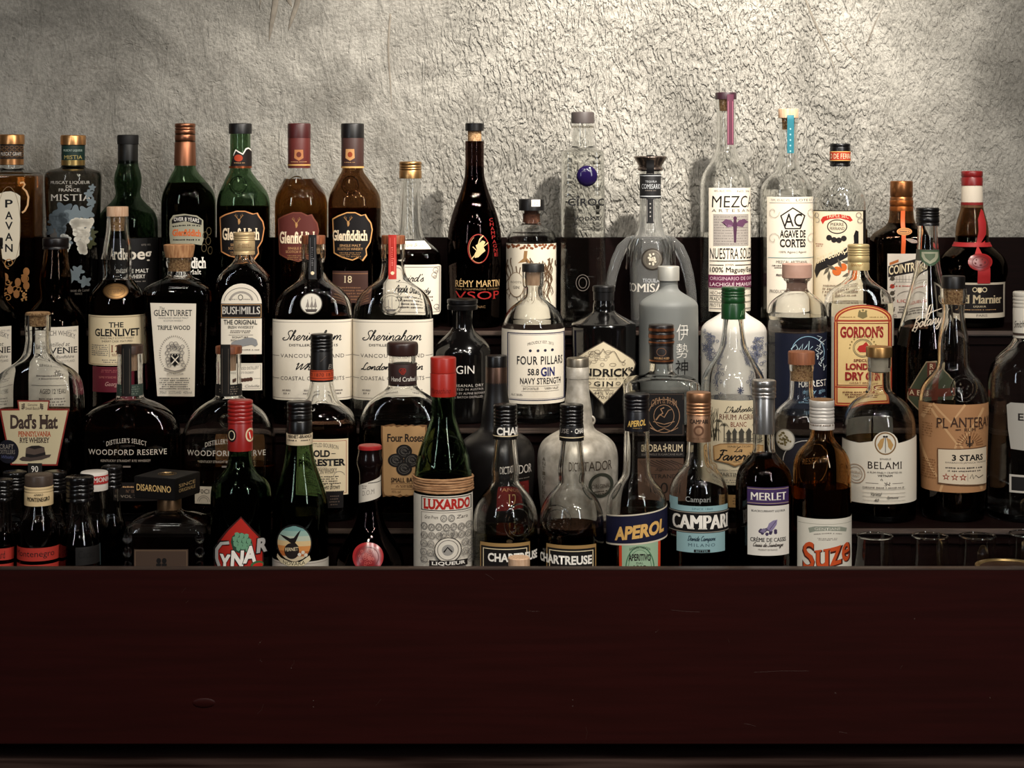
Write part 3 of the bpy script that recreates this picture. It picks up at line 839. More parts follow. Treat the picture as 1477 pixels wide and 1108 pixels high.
# four three-sided whisky bottles
def stag(L, x, y, s, c):
    L.poly([(x - 1.5 * s, y - 1 * s), (x + 1.5 * s, y - 1 * s), (x + 2.2 * s, y + 3 * s), (x + 1.2 * s, y + 6 * s), (x - .6 * s, y + 7.5 * s), (x - 1.6 * s, y + 3 * s)], c)
    for d in (-1, 1):
        L.stroke([(x + d * 1 * s, y - 1 * s), (x + d * 3.2 * s, y - 3 * s), (x + d * 5.2 * s, y - 6 * s), (x + d * 4.6 * s, y - 9 * s)], .8 * s, c, .4 * s)
        L.stroke([(x + d * 3.2 * s, y - 3 * s), (x + d * 2.6 * s, y - 7.5 * s)], .6 * s, c, .3 * s)
        L.stroke([(x + d * 4.5 * s, y - 5 * s), (x + d * 7 * s, y - 7 * s)], .6 * s, c, .3 * s)

b = Bottle('whisky_bottle', 'green whisky bottle with long ridged copper cap', 267, 'A', GF_prof(38.5), bx=5, body='green', liq=('cola', 264), n=2.4, q=.9)
b.cap(178, 206, 14.8, metal((150, 98, 72)), grooves=(184, 187.5, 194, 204), label='copper cap')
b.cap(206, 239, 15.0, metal((150, 98, 72), .4), name='neck_sleeve', bev=.3, hw1=15.8)
L = Lab(b)
L.poly([(245, 318), (250, 310.5), (266, 308.4), (284, 311), (293, 318), (293.5, 345), (291, 354), (276, 351.5), (258, 352.5), (246, 353), (244.5, 338)], (150, 146, 126))
L.poly([(248, 318), (253, 312.5), (268, 310.5), (283, 313), (291, 318), (290.5, 325), (268, 319), (248, 323)], K)
L.text('OVER 8 YEARS', 251, 314, 287, 319.5, WH, arc=1.5, rise=-2); L.tiny(249, 325, 291, 329, 1, K, 2, arc=2); L.text('Glenfiddich', 249, 331, 290, 341, (196, 92, 34), bold=.035, serif=True, arc=1, rise=-1); L.tiny(250, 344, 290, 348, 1, K, 3)
L.build('badge')
L = Lab(b); L.text('Glenfiddich', 240, 371, 297, 387.5, WH, bold=.03, serif=True); L.text('Pure Malt', 250, 389, 290, 396, WH, serif=True)
for (x, y) in [(296, 340), (301, 334), (300, 348), (294, 358), (303, 362)]: L.ring(x, y, 4, 6, 1, (70, 60, 40), n=10)
L.build('lettering')

def glen(cx, bx, capc, sleeve, body, liq, lab, edge, name, tall, torn=False, text_x=(0, 0)):
    b = Bottle('whisky_bottle', name, cx, 'A', GF_prof(37.8, 241), bx=bx, body=body, liq=liq, n=2.4, q=.9)
    b.cap(178, 193 if torn else 199, 16.6, plastic(capc, .4), grooves=(), knurl=.012, seg=64)
    b.emboss(cx + bx * .2 - 4, 267, 12, 12.5, body, star=False)
    return b
b = glen(346.6, 4.5, (24, 20, 20), None, 'green', ('cola', 297), None, None, 'green whisky bottle with torn dark neck label and black cap', 0, True)
sl = b.S([(205, 16), (242, 16.4)])
L = Lab(b, sl)
L.poly([(337.5, 221), (340, 215.5), (344, 218), (350, 221.5), (354, 214), (358, 212.5), (362.5, 216), (363, 240.5), (334, 240.5)], WH)
L.poly([(336.5, 226), (340.5, 217.5), (344, 220), (350.5, 223.5), (355, 216), (358, 214.5), (362.8, 219), (363, 240.2), (333, 240.2)], (46, 32, 30))
L.rect(330.5, 239.7, 363.5, 242.6, metal((170, 96, 60))); L.disc(344, 228, 6, 5, (170, 62, 34)); L.tiny(338, 234, 354, 236, 1, KR); L.build('neck_label', 'dark neck label with a torn white edge')
def glen_label(b, x0, y0, x1, y1, fill, edge, tx0, tx1, ty0, ty1, dy=0):
    L = Lab(b)
    def shp(i):
        X0, X1, Y0, Y1 = x0 + i, x1 - i, y0 + i, y1 - i; c = (X0 + X1) / 2; h = Y1 - Y0
        return [(X0, Y0 + h * .14), (X0 + 8, Y0 + h * .07), (c - 8, Y0), (c + 4, Y0), (X1 - 16, Y0 + h * .06), (X1 - 10, Y0 + h * .04), (X1 - 7, Y0 + h * .12), (X1 - 2, Y0 + h * .22), (X1, Y0 + h * .36),
                (X1 - 3, Y0 + h * .62), (X1 - 9, Y0 + h * .76), (X1 - 8, Y0 + h * .88), (X1 - 14, Y1), (X1 - 20, Y0 + h * .93), (c, Y1 - 1), (X0 + 14, Y0 + h * .93), (X0 + 2, Y0 + h * .84), (X0 + 1, Y0 + h * .5)]
    L.poly(shp(0), edge); L.poly(shp(1.6), fill)
    c = (tx0 + tx1) / 2
    stag(L, c - 3, ty0 - 12, .95, (172, 128, 78))
    L.text('Glenfiddich', tx0, ty0, tx1, ty1, (236, 214, 182), bold=.03, serif=True)
    L.text('SINGLE MALT', c - 15, ty1 + 5, c + 15, ty1 + 8.5, KR, serif=True); L.text('SCOTCH WHISKY', c - 18, ty1 + 10, c + 18, ty1 + 13.5, KR, serif=True); L.tiny(c - 17, ty1 + 16, c + 17, ty1 + 24, 3, (140, 104, 66), 4)
    return L
L = glen_label(b, 317, 304, 381.5, 375, (30, 20, 19), (196, 134, 84), 321.5, 374, 329, 346.5); L.build('label')
b = glen(431.5, 3, (66, 22, 22), None, 'clear', ('amber', 258.5), None, None, 'clear whisky bottle of amber spirit with maroon cap and label', 0)
cs = b.cap(199, 242.5, 16.3, ink((88, 36, 32), .45), name='neck_sleeve', bev=.3)
L = Lab(b, cs); L.rect(415, 237, 449, 239, GOLD); L.poly([(425, 216), (437, 216), (437.5, 228), (431, 232), (424.5, 228)], (170, 112, 70)); L.disc(431, 223, 3.5, 4, (96, 40, 30)); L.tiny(420, 232.5, 444, 234.5, 1, KR); L.build('neck_print')
L = glen_label(b, 401, 306, 460, 379, (88, 38, 32), (110, 58, 42), 404, 457, 334, 351.5); L.build('label')
b = glen(508.5, 3, (24, 19, 18), None, 'brown', ('cola', 300), None, None, 'dark brown whisky bottle with gold edged black label and number 18', 0)
cs = b.cap(195, 241, 16.3, ink((62, 40, 36), .45), name='neck_sleeve', bev=.3)
L = Lab(b, cs); L.rect(491, 240, 526, 242.4, GOLD); L.poly([(499, 215), (511, 215), (511.5, 228), (505, 232), (498.5, 228)], (190, 140, 90)); L.disc(505, 223, 3.4, 4, (140, 60, 30)); L.tiny(497, 233.5, 514, 235, 1, KR); L.build('neck_print')
L = glen_label(b, 479.5, 306, 537.5, 377, (26, 17, 16), (204, 150, 92), 480.5, 530, 332, 347.5); L.build('label')
L = Lab(b); L.rect(480, 391, 530.5, 437, (66, 42, 36)); L.rect(480, 394, 530.5, 395.4, (120, 84, 60)); L.text('18', 496.5, 398, 507.5, 408, CREAM, serif=True); L.tiny(482, 413, 529, 434, 5, (128, 92, 66), 6); L.build('lower_label')

# short-bodied brandy bottle
b = Bottle('brandy_bottle', 'slender necked brandy bottle with gold cap and script covered white label', 592, 'A',
           [(240, 12.5), (257, 13.4), (262, 13.6), (300, 14.8), (325, 16), (340, 18.5), (347, 23), (354, 33), (361, 41), (368, 44), (376, 44), (470, 43.5)], q=.8, n=3.4, liq=('cola', 368))
cs = b.cap(233, 257.5, 16.2, metal((176, 136, 88)), grooves=(238.5, 242, 245.5), label='gold cap')
L = Lab(b); L.poly([(582, 347.5), (612, 347.5), (622, 359.5), (572, 359.5)], W); L.text('Apple Brandy', 579, 350.5, 616, 357.5, K, shear=.35); L.build('shoulder_label')
L = Lab(b); L.poly([(552, 385), (556, 382), (632, 382), (636.5, 386), (636.5, 449), (632, 454), (556, 454), (552, 450)], W); L.frame(555, 385, 634, 451, 1, GR)
L.script("Laird's", 572, 395, 611, 406, K, 1.3); L.script('Apple Brandy', 569, 414.5, 621, 426, K, 1.1); L.tiny(570, 426, 628, 446, 4, TXT, 8)
rnd = random.Random(2)
for (x, y) in [(628, 390), (626, 397), (629, 443), (560, 390), (560, 446)]: L.ring(x, y, 4, 4, .8, GR, n=10); L.ring(x + 1, y + 3, 2.5, 2.5, .7, GR, n=8)
L.build('label')

# tall dark cognac bottle
b = Bottle('cognac_bottle', 'tall dark cognac bottle with long neck and red ringed gilt emblem', 684.5, 'A',
           [(203.5, 13.4), (206, 13.4), (250, 13.3), (263, 16), (280, 21.5), (296, 28), (313, 33.5), (330, 37.5), (345, 39), (370, 39.5), (470, 37)], body='dark', liq=('dark', 240))
b.turn('stopper', [(177.6, 12.6), (178.4, 13.5), (188.7, 13.5), (189.2, 10)], plastic((18, 14, 14), .4), label='flat black stopper'); b.turn('cork', [(189, 9.8), (206, 9.8)], M_cork(), label='copper toned cork')
L = Lab(b); L.ring(690, 359, 15.5, 21.5, 1.5, (128, 36, 28)); L.ring(690.5, 359.5, 13.8, 19.8, .7, (176, 130, 90), a0=70, a1=240)
L.poly([(684, 368), (688, 360), (686, 354), (691, 351), (696, 347), (700, 349), (697, 356), (700, 362), (695, 366), (690, 371), (685, 372)], (204, 178, 128))
L.stroke([(690, 352), (692, 345), (697, 340)], 1.6, (204, 178, 128)); L.stroke([(684, 369), (680, 374)], 1.5, (204, 178, 128)); L.stroke([(697, 356), (704, 350)], 1.2, (204, 178, 128)); L.stroke([(688, 362), (682, 356)], 1.2, (204, 178, 128))
L.build('emblem', 'gilt rider in a red ring'); L = Lab(b)
L.text('RÉMY MARTIN', 657, 402, 720, 414, (186, 152, 104), serif=True); L.text('FINE CHAMPAGNE COGNAC', 658, 416, 719, 418.8, (120, 92, 60))
L.text('VSOP', 657, 420.5, 719, 432, (140, 26, 24), serif=True); L.text('COGNAC', 676, 441, 700, 444.5, (110, 84, 56)); L.build('lettering')
L = Lab(b)
for i, ch in enumerate('CHAMPAGNE'): L.text(ch, 705.5 + i * .9, 315 + i * 6.3, 710.5 + i * .9, 320 + i * 6.3, (132, 28, 26))
L.build('side_lettering')

# square-shouldered bottle with tree label
b = Bottle('spirit_bottle', 'clear round bottle with black stopper and white tree branch label', 766.5, 'A',
           [(303.5, 15), (306, 15), (309, 12.5), (322, 12.8), (326, 18), (333, 31), (339, 35), (346, 36.2), (470, 35.5)], liq=('water', 349))
cs = b.cap(287, 303.5, 18.4, plastic((20, 16, 16), .4), bev=1.0, name='stopper')
L = Lab(b, cs); L.rect(766.5, 288, 779, 298, WH); L.text('12', 771, 291, 776, 296, GR); L.build('cap_sticker'); b.turn('cork', [(303.5, 10.4), (322.5, 10)], noisy('dark_cork', (78, 44, 30), (120, 74, 52), 300, .7))
L = Lab(b); L.rect(727, 352, 806, 462, (214, 204, 184)); rnd = random.Random(9)
L.dots([(732 + i * 2.15 + rnd.uniform(-1, 1), 355 + rnd.uniform(-1.6, 4)) for i in range(34)], 2.0, (116, 66, 36), n=6)
L.poly([(756, 362), (761, 362), (760, 372), (768, 381), (758, 378), (747, 380), (755, 373)], (142, 106, 66))
for k in range(26):
    x = rnd.uniform(732, 802); y = rnd.uniform(372, 386); pts = [(x, y)]; a = rnd.choice([-1, 1])
    for i in range(9): x += rnd.uniform(-1.5, 1.5) + a * 2.6 * math.sin(i * .9 + k); y += rnd.uniform(3, 9); pts.append((min(max(x, 730), 803), y))
    L.stroke(pts, 1.5, (92, 70, 50), .6)
L.disc(745.5, 411, 11, 18, (206, 196, 176)); L.ring(745.5, 411, 11, 18, .8, (120, 96, 70)); L.text('ROOTS', 738, 406, 753, 409, TXT); L.text('GIN', 741, 413, 750, 417, TXT, serif=True); L.build('label')

# tall fluted vodka bottle
b = Bottle('vodka_bottle', 'tall clear vodka bottle with grey cap and round violet seal', 840.5, 'A',
           [(176, 14.6), (210, 15.2), (213, 17), (216, 24), (218, 29.5), (221, 30.3), (330, 32), (470, 33)], q=.92, n=5, liq=('water', 214), base=.010)
b.cap(161.5, 178, 16.6, plastic((70, 62, 60), .5), knurl=.015, seg=64)
b.turn('neck_ring', [(181.5, 15.9), (183, 16.2), (184.5, 15.9)], glass('smoke'))
a = Lab(b); ap, az = a.sz(846.7, 254); P0, N0 = b.surf.point(ap, az); a.bm.free()
bm = bmesh.new(); bmesh.ops.create_uvsphere(bm, u_segments=32, v_segments=16, radius=1)
for v in bm.verts: v.co = Vector((v.co.x * 15 * b.k, v.co.y * 6 * b.k, v.co.z * 15 * b.k)) + P0
finish(bm, 'round_seal', plastic((26, 17, 56), .1), b.root)
L = Lab(b); L.text('CÎROC', 819, 283.5, 871, 297, (20, 16, 20), bold=.02, space=1.05); L.text('SNAP FROST', 832, 305.5, 860, 308.5, (34, 28, 30)); L.text('VODKA', 827.5, 312.5, 865, 318.5, (20, 16, 20), serif=True, bold=.02, space=1.1)
L.text('DISTILLED FIVE TIMES', 830, 320.5, 863, 323.5, (34, 28, 30)); L.text('FINE FRENCH GRAPES', 825, 325, 866, 328.5, (34, 28, 30)); L.tiny(840, 330, 858, 332.5, 1, (34, 28, 30)); L.build('lettering')
L = Lab(b)
L.ring(840.5, 408, 10, 12, .8, (92, 84, 78)); L.ring(840.5, 408, 6, 8, .8, (92, 84, 78)); L.build('crest')

# winged tequila decanter
b = Bottle('tequila_bottle', 'clear tequila decanter with winged sides, flared stopper and round medallion', 938, 'A',
           [(245, 12.5), (250, 14.5), (290, 14.8), (321, 16.8), (336, 20), (345, 27), (356, 30), (380, 30), (420, 28.5), (470, 28)], q=.9, n=2.6, body='milky')
b.turn('stopper', [(225, 22), (226.5, 24.5), (229, 23), (236, 18.5), (241, 16), (242.5, 18.2), (245.5, 18.6), (247, 15)], metal((120, 106, 98), .22), it=1, label='flared metal stopper')
cs = b.cap(251, 286, 15.4, ink((38, 36, 38)), name='neck_label', bev=.2)
L = Lab(b, cs); L.rect(921, 253, 955, 254, SIL); L.rect(921, 282.5, 955, 284, SIL); L.text('TEQUILA', 931, 260.5, 947, 263.8, SIL, serif=True); L.text('COMISARIO', 926, 265.5, 952, 272.5, SIL, serif=True); L.tiny(931, 274, 947, 276, 1, GR); L.build('neck_print')
b.strip('seal_strip', [(224, 22.5), (230, 21), (236, 18.8), (243, 18.6), (250.5, 15.6)], 932.5, 943.5, ink((34, 32, 34)))
b.strip('seal_strip', [(286.5, 14.8), (322, 16.8)], 932.5, 943.5, ink((34, 32, 34)), lambda L: [L.dots([(938, 294 + i * 6) for i in range(4)], 1.1, (150, 146, 142)), L.strokes([(933.4, 288, 933.4, 320), (942.6, 288, 942.6, 320)], .7, (140, 136, 132))])
k = b.k
for d, nm in ((-1, 'left'), (1, 'right')):
    bm = bmesh.new(); pts = []; rad = []
    for (x, y, r) in [(20, 344, 7), (31, 348, 9), (41, 358, 10), (49, 375, 10), (55, 396, 9.5), (59, 420, 9), (61, 445, 8.5), (61, 464, 8)]:
        pts.append((d * x * k, -.002, (b.yb - y) * k)); rad.append(r * k * .8)
    add_tube(bm, pts, rad, 16)
    finish(bm, 'wing', glass('milky'), b.root, sharp=60)
    bm = bmesh.new()
    for j in range(4):
        add_tube(bm, [(d * (14 + j * 4) * k, -(24 - j * 3) * k, (b.yb - 345 + j * 1.2) * k), (d * (17 + j * 5) * k, -(27 - j * 3.5) * k, (b.yb - 356) * k), (d * (17 + j * 6) * k, -(26 - j * 4) * k, (b.yb - 372 - j * 5) * k)], [2.2 * k, 2.6 * k, 1.2 * k], 8)
    finish(bm, 'feather_ribs', glass('clear'), b.root)
L = Lab(b); L.disc(941, 374, 16, 16, metal((150, 142, 128), .35)); L.ring(941, 374, 16, 16, 2.2, metal((96, 88, 80), .3)); L.ring(941, 374, 11.5, 11.5, 1, (96, 88, 78)); rnd = random.Random(4)
L.dots([(941 + 8 * math.cos(i * .7) * ((i % 4) / 4 + .2), 374 + 8 * math.sin(i * .7) * ((i % 4) / 4 + .2)) for i in range(18)], 1.5, (206, 196, 176)); L.build('medallion')
L = Lab(b); L.text('TEQUILA', 927, 402, 951, 408.5, SIL, serif=True); L.text('COMISARIO', 906, 409, 968, 421.5, WH, serif=True, bold=.015); L.build('lettering')

# tall mezcal bottle
b = Bottle('mezcal_bottle', 'tallest clear bottle with purple strip over cork and long white label', 1047, 'A',
           [(143, 15), (155, 15.2), (157, 13.2), (200, 13.4), (214, 14.6), (228, 18.5), (239, 26), (250, 32.5), (262, 35.5), (275, 36.3), (470, 36)], bx=-1, liq=('water', 334))
b.cap(133.5, 143.5, 15.4, plastic((48, 26, 34), .4), name='stopper', bev=1); b.turn('cork', [(143.5, 10), (160, 9)], M_cork())
b.strip('seal_strip', [(136, 15.4), (145, 15.6), (209, 14.6)], 1048.6, 1058.2, ink((88, 46, 62)), lambda L: L.strokes([(1050.3, 146, 1050.3, 207), (1056.5, 146, 1056.5, 207)], .7, (168, 104, 122)))
L = Lab(b); L.rect(1022.5, 271, 1088, 450, W)
L.text('48% ALC. VOL.', 1030, 274, 1056, 277.2, TXT); L.text('NO. 346', 1063, 274.5, 1080, 277.5, TXT)
L.text('MEZCAL', 1027, 282.5, 1084, 299.5, K, bold=-.002, shear=.05); L.text('ARTESANAL', 1027, 301.8, 1083, 306, TXT, space=1.6)
L.rect(1029, 309, 1079, 355, (158, 150, 142)); L.tiny(1030, 311, 1078, 354, 11, (112, 104, 100), 5, h=.3, centred=False)
PUR = (92, 58, 84)
for d in (-1, 1):
    L.poly([(1060, 326), (1060 + d * 5, 318), (1060 + d * 13, 316), (1060 + d * 19, 321), (1060 + d * 14, 323), (1060 + d * 11, 328), (1060 + d * 6, 327)], PUR)
L.poly([(1057, 324), (1058, 318), (1060, 314), (1062, 318), (1063, 324), (1062, 338), (1061.5, 350), (1058.5, 350), (1058, 338)], (70, 40, 62)); L.disc(1060, 315, 2.6, 3, (70, 40, 62))
L.text('NUESTRA SOLEDAD', 1024.5, 358, 1086, 373.5, K, shear=.04); L.strokes([(1024, 376.5, 1084, 376.5), (1024, 382.5, 1044, 382.5), (1060, 382.5, 1084, 382.5)], 1, K); L.text('JOVEN', 1046, 380.5, 1058, 384, TXT)
L.text('100% Maguey/Espadin', 1024.5, 385.5, 1086, 395, K, bold=.01)
L.rect(1022.5, 396.7, 1088, 415.3, (92, 34, 62)); L.text('ORIGINARIO DE OAXACA', 1024.5, 399.5, 1087, 404.5, (200, 170, 180)); L.text('LACHIGUÍ MIAHUATLÁN', 1024.5, 406.5, 1086, 413, (222, 200, 204))
L.text('HECHO EN MÉXICO', 1024.5, 419, 1074, 425, TXT); L.text('PRADO', 1024.5, 428.5, 1042, 434, K); L.text('PROTEGIDO', 1024.5, 438, 1054, 443, TXT); L.strokes([(1024, y, 1082, y) for y in (417, 426.8, 436, 445.5)], .9, K); L.build('label')

# agave bottle
b = Bottle('mezcal_bottle', 'clear bottle with pale wooden stopper, teal seal strip and pentagon badge', 1137, 'A',
           [(170, 15.6), (176.5, 16), (178, 13), (215, 13), (236, 14.8), (246, 19), (256, 28), (264, 34), (272, 37), (285, 37.6), (470, 37)], bx=-2.5, liq=('water', 273))
b.cap(157, 170.5, 14.4, M_palewood(), name='stopper', bev=1); b.turn('cork', [(170.5, 9.5), (187, 8.5)], M_cork())
b.strip('seal_strip', [(166, 14.4), (171, 16.2), (178, 16), (221, 14)], 1135.3, 1145, ink((40, 112, 126)), lambda L: L.dots([(1140, 186 + i * 8) for i in range(5)], 1.2, (150, 196, 196)))
L = Lab(b); L.rect(1106.5, 284, 1178, 452, W)
L.text('750ML. 43% ALC. VOL.', 1112, 287, 1140, 290.5, TXT); L.text('LOTE 01', 1148, 287, 1170, 290.5, TXT); L.rect(1110, 292.5, 1176, 293.3, GR)
pen = lambda r: [(1143.4 + r * math.sin(2 * math.pi * i / 5), 316.5 - r * .92 * math.cos(2 * math.pi * i / 5)) for i in range(5)]
L.poly(pen(19), K); L.poly(pen(16.6), W); L.text('AC', 1131, 308, 1156.5, 327, K, serif=True, bold=.01)
L.text('AGAVE DE', 1125, 332, 1161.5, 343, K, serif=True, bold=.03); L.text('CORTES', 1125, 344.8, 1161.5, 356.8, K, serif=True, bold=.03); L.text('100% Agave | Agavitl', 1124, 362, 1162, 366, TXT)
L.strokes([(1108, 372, 1176, 372)], .9, (110, 140, 140)); L.text('MEZCAL ARTESANAL', 1120, 376, 1164, 380, TXT); L.tiny(1112, 382, 1166, 388, 2, TXT, 4); L.tiny(1120, 394, 1164, 400, 1, TXT, 6); L.text('PRODUCTO DE MÉXICO', 1111, 417, 1162, 423, TXT)
for (x, y, d) in [(1116, 306, 1), (1116, 345, -1), (1170, 306, 1), (1170, 345, -1)]:
    L.stroke([(x + (9 - i * .7) * math.cos(i * .6), y + d * (10 - i * .75) * math.sin(i * .6)) for i in range(12)], .7, (172, 164, 150))
L.build('label')

# round-shouldered orange liqueur
b = Bottle('liqueur_bottle', 'clear flat shouldered bottle with black and red cap and oranges on its label', 1211.8, 'A',
           [(235, 12.5), (243, 13), (250, 16), (258, 21.5), (267, 28), (278, 34.5), (288, 37.8), (297, 38.7), (470, 38.4)], liq=('tea', 330), q=.8, n=2.5)
cs = b.cap(207, 240, 14.7, plastic((20, 17, 17), .3), grooves=(212, 236), depth=.5)
L = Lab(b, cs); L.rect(1196, 219, 1228, 231.5, (168, 50, 30)); L.rect(1196, 218.2, 1228, 219.4, GOLD); L.rect(1196, 231, 1228, 232, GOLD); L.text('PRO DE FERRAND', 1193, 221.5, 1230, 229, CREAM, serif=True); L.build('cap_band')
L = Lab(b); L.rect(1172.5, 303.4, 1248.5, 465, (44, 34, 30)); L.rect(1172.6, 305, 1244.5, 464, (218, 204, 176))
L.poly([(1184, 318), (1187, 313), (1200, 309.5), (1212, 309), (1226, 312), (1230, 318), (1226, 320), (1223, 318), (1212, 315), (1198, 316), (1190, 319), (1187, 324)], (178, 42, 32)); L.text('TRIPLE SEC', 1192, 310.5, 1224, 315.5, CREAM, arc=2)
L.disc(1207.5, 327, 14.5, 10.5, K); L.disc(1207.5, 327, 13, 9, (214, 200, 172)); L.text('PIERRE', 1198, 321.5, 1217, 326, K, bold=.01); L.text('FERRAND', 1197, 327.5, 1218, 332, K, bold=.01)
L.dots([(1196, 343), (1203, 346), (1210, 346.5), (1217, 344)], 4.2, (52, 44, 40))
L.poly([(1174, 392), (1178, 380), (1196, 371), (1214, 362), (1232, 350), (1238, 352), (1236, 360), (1220, 372), (1200, 383), (1184, 391), (1178, 402)], (48, 40, 38)); L.text('DRY CURAÇAO', 1179, 372, 1232, 384, CREAM, serif=True, bold=.02, rise=22)
L.poly([(1231, 340), (1234, 332), (1238, 334), (1238, 356), (1232, 356)], K)
for (x, y, r) in [(1207, 391, 6.6), (1216, 385.5, 5.6), (1228, 392, 5)]: L.disc(x, y, r, r, (196, 96, 34))
for (x, y, a) in [(1200, 386, .5), (1211, 380, 1.2), (1221, 378, .2), (1193, 390, 2.2), (1222, 396, 2.8), (1196, 398, 1.6)]:
    L.poly([(x + 8 * math.cos(a), y + 8 * math.sin(a)), (x + 2.4 * math.sin(a), y - 2.4 * math.cos(a)), (x - 8 * math.cos(a), y - 8 * math.sin(a)), (x - 2.4 * math.sin(a), y + 2.4 * math.cos(a))], (92, 84, 70))
L.tiny(1176, 351, 1190, 357, 2, (150, 96, 80), 3); L.tiny(1185, 410, 1240, 428, 4, (140, 120, 100), 7)
for (x, y) in [(1178, 311), (1179, 318), (1238, 310), (1240, 318)]: L.ring(x, y, 4, 4, .8, GR, n=10)
L.build('label')

# square dark-brown orange liqueur
b = Bottle('liqueur_bottle', 'square brown liqueur bottle with copper cap and orange neck ribbon', 1300.3, 'A',
           [(295, 16.5), (304, 16.8), (318, 18), (326, 22), (332, 31), (338, 39), (344, 42.5), (352, 43.5), (470, 43)], q=.72, n=5, body='brown', liq=('dark', 322))
b.cap(261, 289, 16.2, metal((156, 102, 62)), grooves=(284,), label='copper cap'); b.cap(289, 304.5, 16.9, metal((168, 96, 46), .35), name='neck_foil', bev=.3, grooves=(297,), depth=.5)
L = Lab(b); L.rect(1299.5, 304, 1305.5, 366, (206, 88, 34)); L.disc(1304.5, 334, 11, 5.5, (176, 116, 56)); L.ring(1304.5, 334, 9, 4, .7, (90, 54, 24)); L.tiny(1298, 332, 1311, 336, 1, (80, 46, 20)); L.build('ribbon', 'orange ribbon with an oval gilt seal')
L = Lab(b); L.rect(1280, 366, 1338, 459, (206, 196, 182))
L.poly([(1281, 384), (1338, 369), (1338, 390), (1281, 400)], (52, 40, 38)); L.text('COINTREAU', 1282, 384, 1337, 397, CREAM, bold=.02, rise=9); L.poly([(1283, 379), (1296, 374), (1296, 378), (1283, 383)], (168, 96, 46))
L.strokes([(1293 + i * 4.5, 400 - 3 * math.sin(i * .6), 1293 + i * 4.5, 407) for i in range(9)] + [(1290, 407, 1336, 407), (1290, 403, 1336, 403)], .6, GR)
for (y, c) in [(402, (70, 62, 50)), (413, (170, 50, 36)), (423, (70, 62, 50)), (432, (70, 62, 50)), (447, (70, 62, 50))]: L.disc(1287, y, 3.4, 3.2, c); L.stroke([(1283, y + 2), (1291, y - 4)], 1.2, (70, 62, 50))
L.tiny(1292, 411, 1336, 414, 1, (170, 60, 46), 5); L.text('LIQUEUR', 1294, 432, 1336, 437, (170, 60, 46)); L.ring(1314, 427, 20, 8, .8, GR, a0=180, a1=360); L.tiny(1294, 441, 1336, 452, 3, TXT, 7); L.text('70CL', 1284, 453, 1294, 457, TXT); L.build('label')

# bell-shaped orange cognac liqueur with ribbon
b = Bottle('liqueur_bottle', 'bell shaped dark bottle with red cap, red ribbon and wax seal', 1402, 'A',
           [(270, 14.6), (299, 15.5), (310, 18.5), (322, 22), (334, 23.6), (346, 23.6), (355, 27), (362, 36), (370, 45), (380, 50), (392, 51), (402, 48), (414, 46), (470, 45.5)], body='brown', liq=('dark', 340), q=.85)
cs = b.cap(246.6, 267.6, 15.2, plastic((128, 28, 28), .35), grooves=(255.5,)); cs = b.cap(267.6, 299, 14.8, ink((212, 200, 182)), name='neck_sleeve', bev=.2, hw1=15.6)
L = Lab(b, cs); L.rect(1385, 292, 1419, 296, (132, 32, 30)); L.build('neck_band', 'red neck band')
RIB = (164, 38, 40)
b.turn('ribbon_collar', [(349, 25.4), (351.5, 26.4), (355, 28.3)], ink(RIB))
L = Lab(b, lift=.0016)
L.poly([(1414, 301), (1417, 305), (1421, 322), (1421, 338), (1413, 352), (1408, 351), (1411, 334), (1410, 316)], RIB); L.poly([(1407, 349), (1416, 350), (1420, 347), (1419, 353), (1411, 356), (1416, 366), (1406, 366), (1409, 356), (1404, 354)], (176, 44, 44)); L.build('ribbon', 'red ribbon knotted at the neck')
L = Lab(b, lift=.0016); L.poly([(1410, 386), (1427.5, 386), (1427.5, 409), (1409.5, 409)], RIB); L.build('ribbon_tail')
L = Lab(b, lift=.0022); L.disc(1413.3, 378, 17, 12.5, plastic((122, 24, 26), .3)); L.ring(1413.3, 378, 17, 12.5, 2, plastic((146, 34, 34), .25)); L.ring(1413.3, 378, 11.5, 8, .9, (88, 18, 20)); L.dots([(1413 + 7 * math.cos(i * 1.3), 378 + 4.5 * math.sin(i * 1.3)) for i in range(8)], 1.3, (92, 18, 20)); L.build('wax_seal')
L = Lab(b); L.poly([(1354, 408), (1450, 408), (1449.5, 459), (1355, 459)], (200, 188, 168)); L.rect(1357, 411, 1447, 452, (34, 22, 22)); L.text('Grand Marnier', 1362, 425.5, 1444, 438, CREAM, serif=True, bold=.03); L.text('LIQUEUR', 1404, 441, 1422, 444, CREAM, serif=True); L.tiny(1390, 446, 1436, 448, 1, KR); L.text('PARIS', 1408, 453.5, 1424, 457, TXT, serif=True)
L.ring(1406, 418, 3.6, 3.6, 1, CREAM, n=10); L.ring(1420, 418, 3.6, 3.6, 1, CREAM, n=10); L.poly([(1410, 415), (1416, 415), (1416, 421), (1413, 423), (1410, 421)], CREAM); L.build('label')
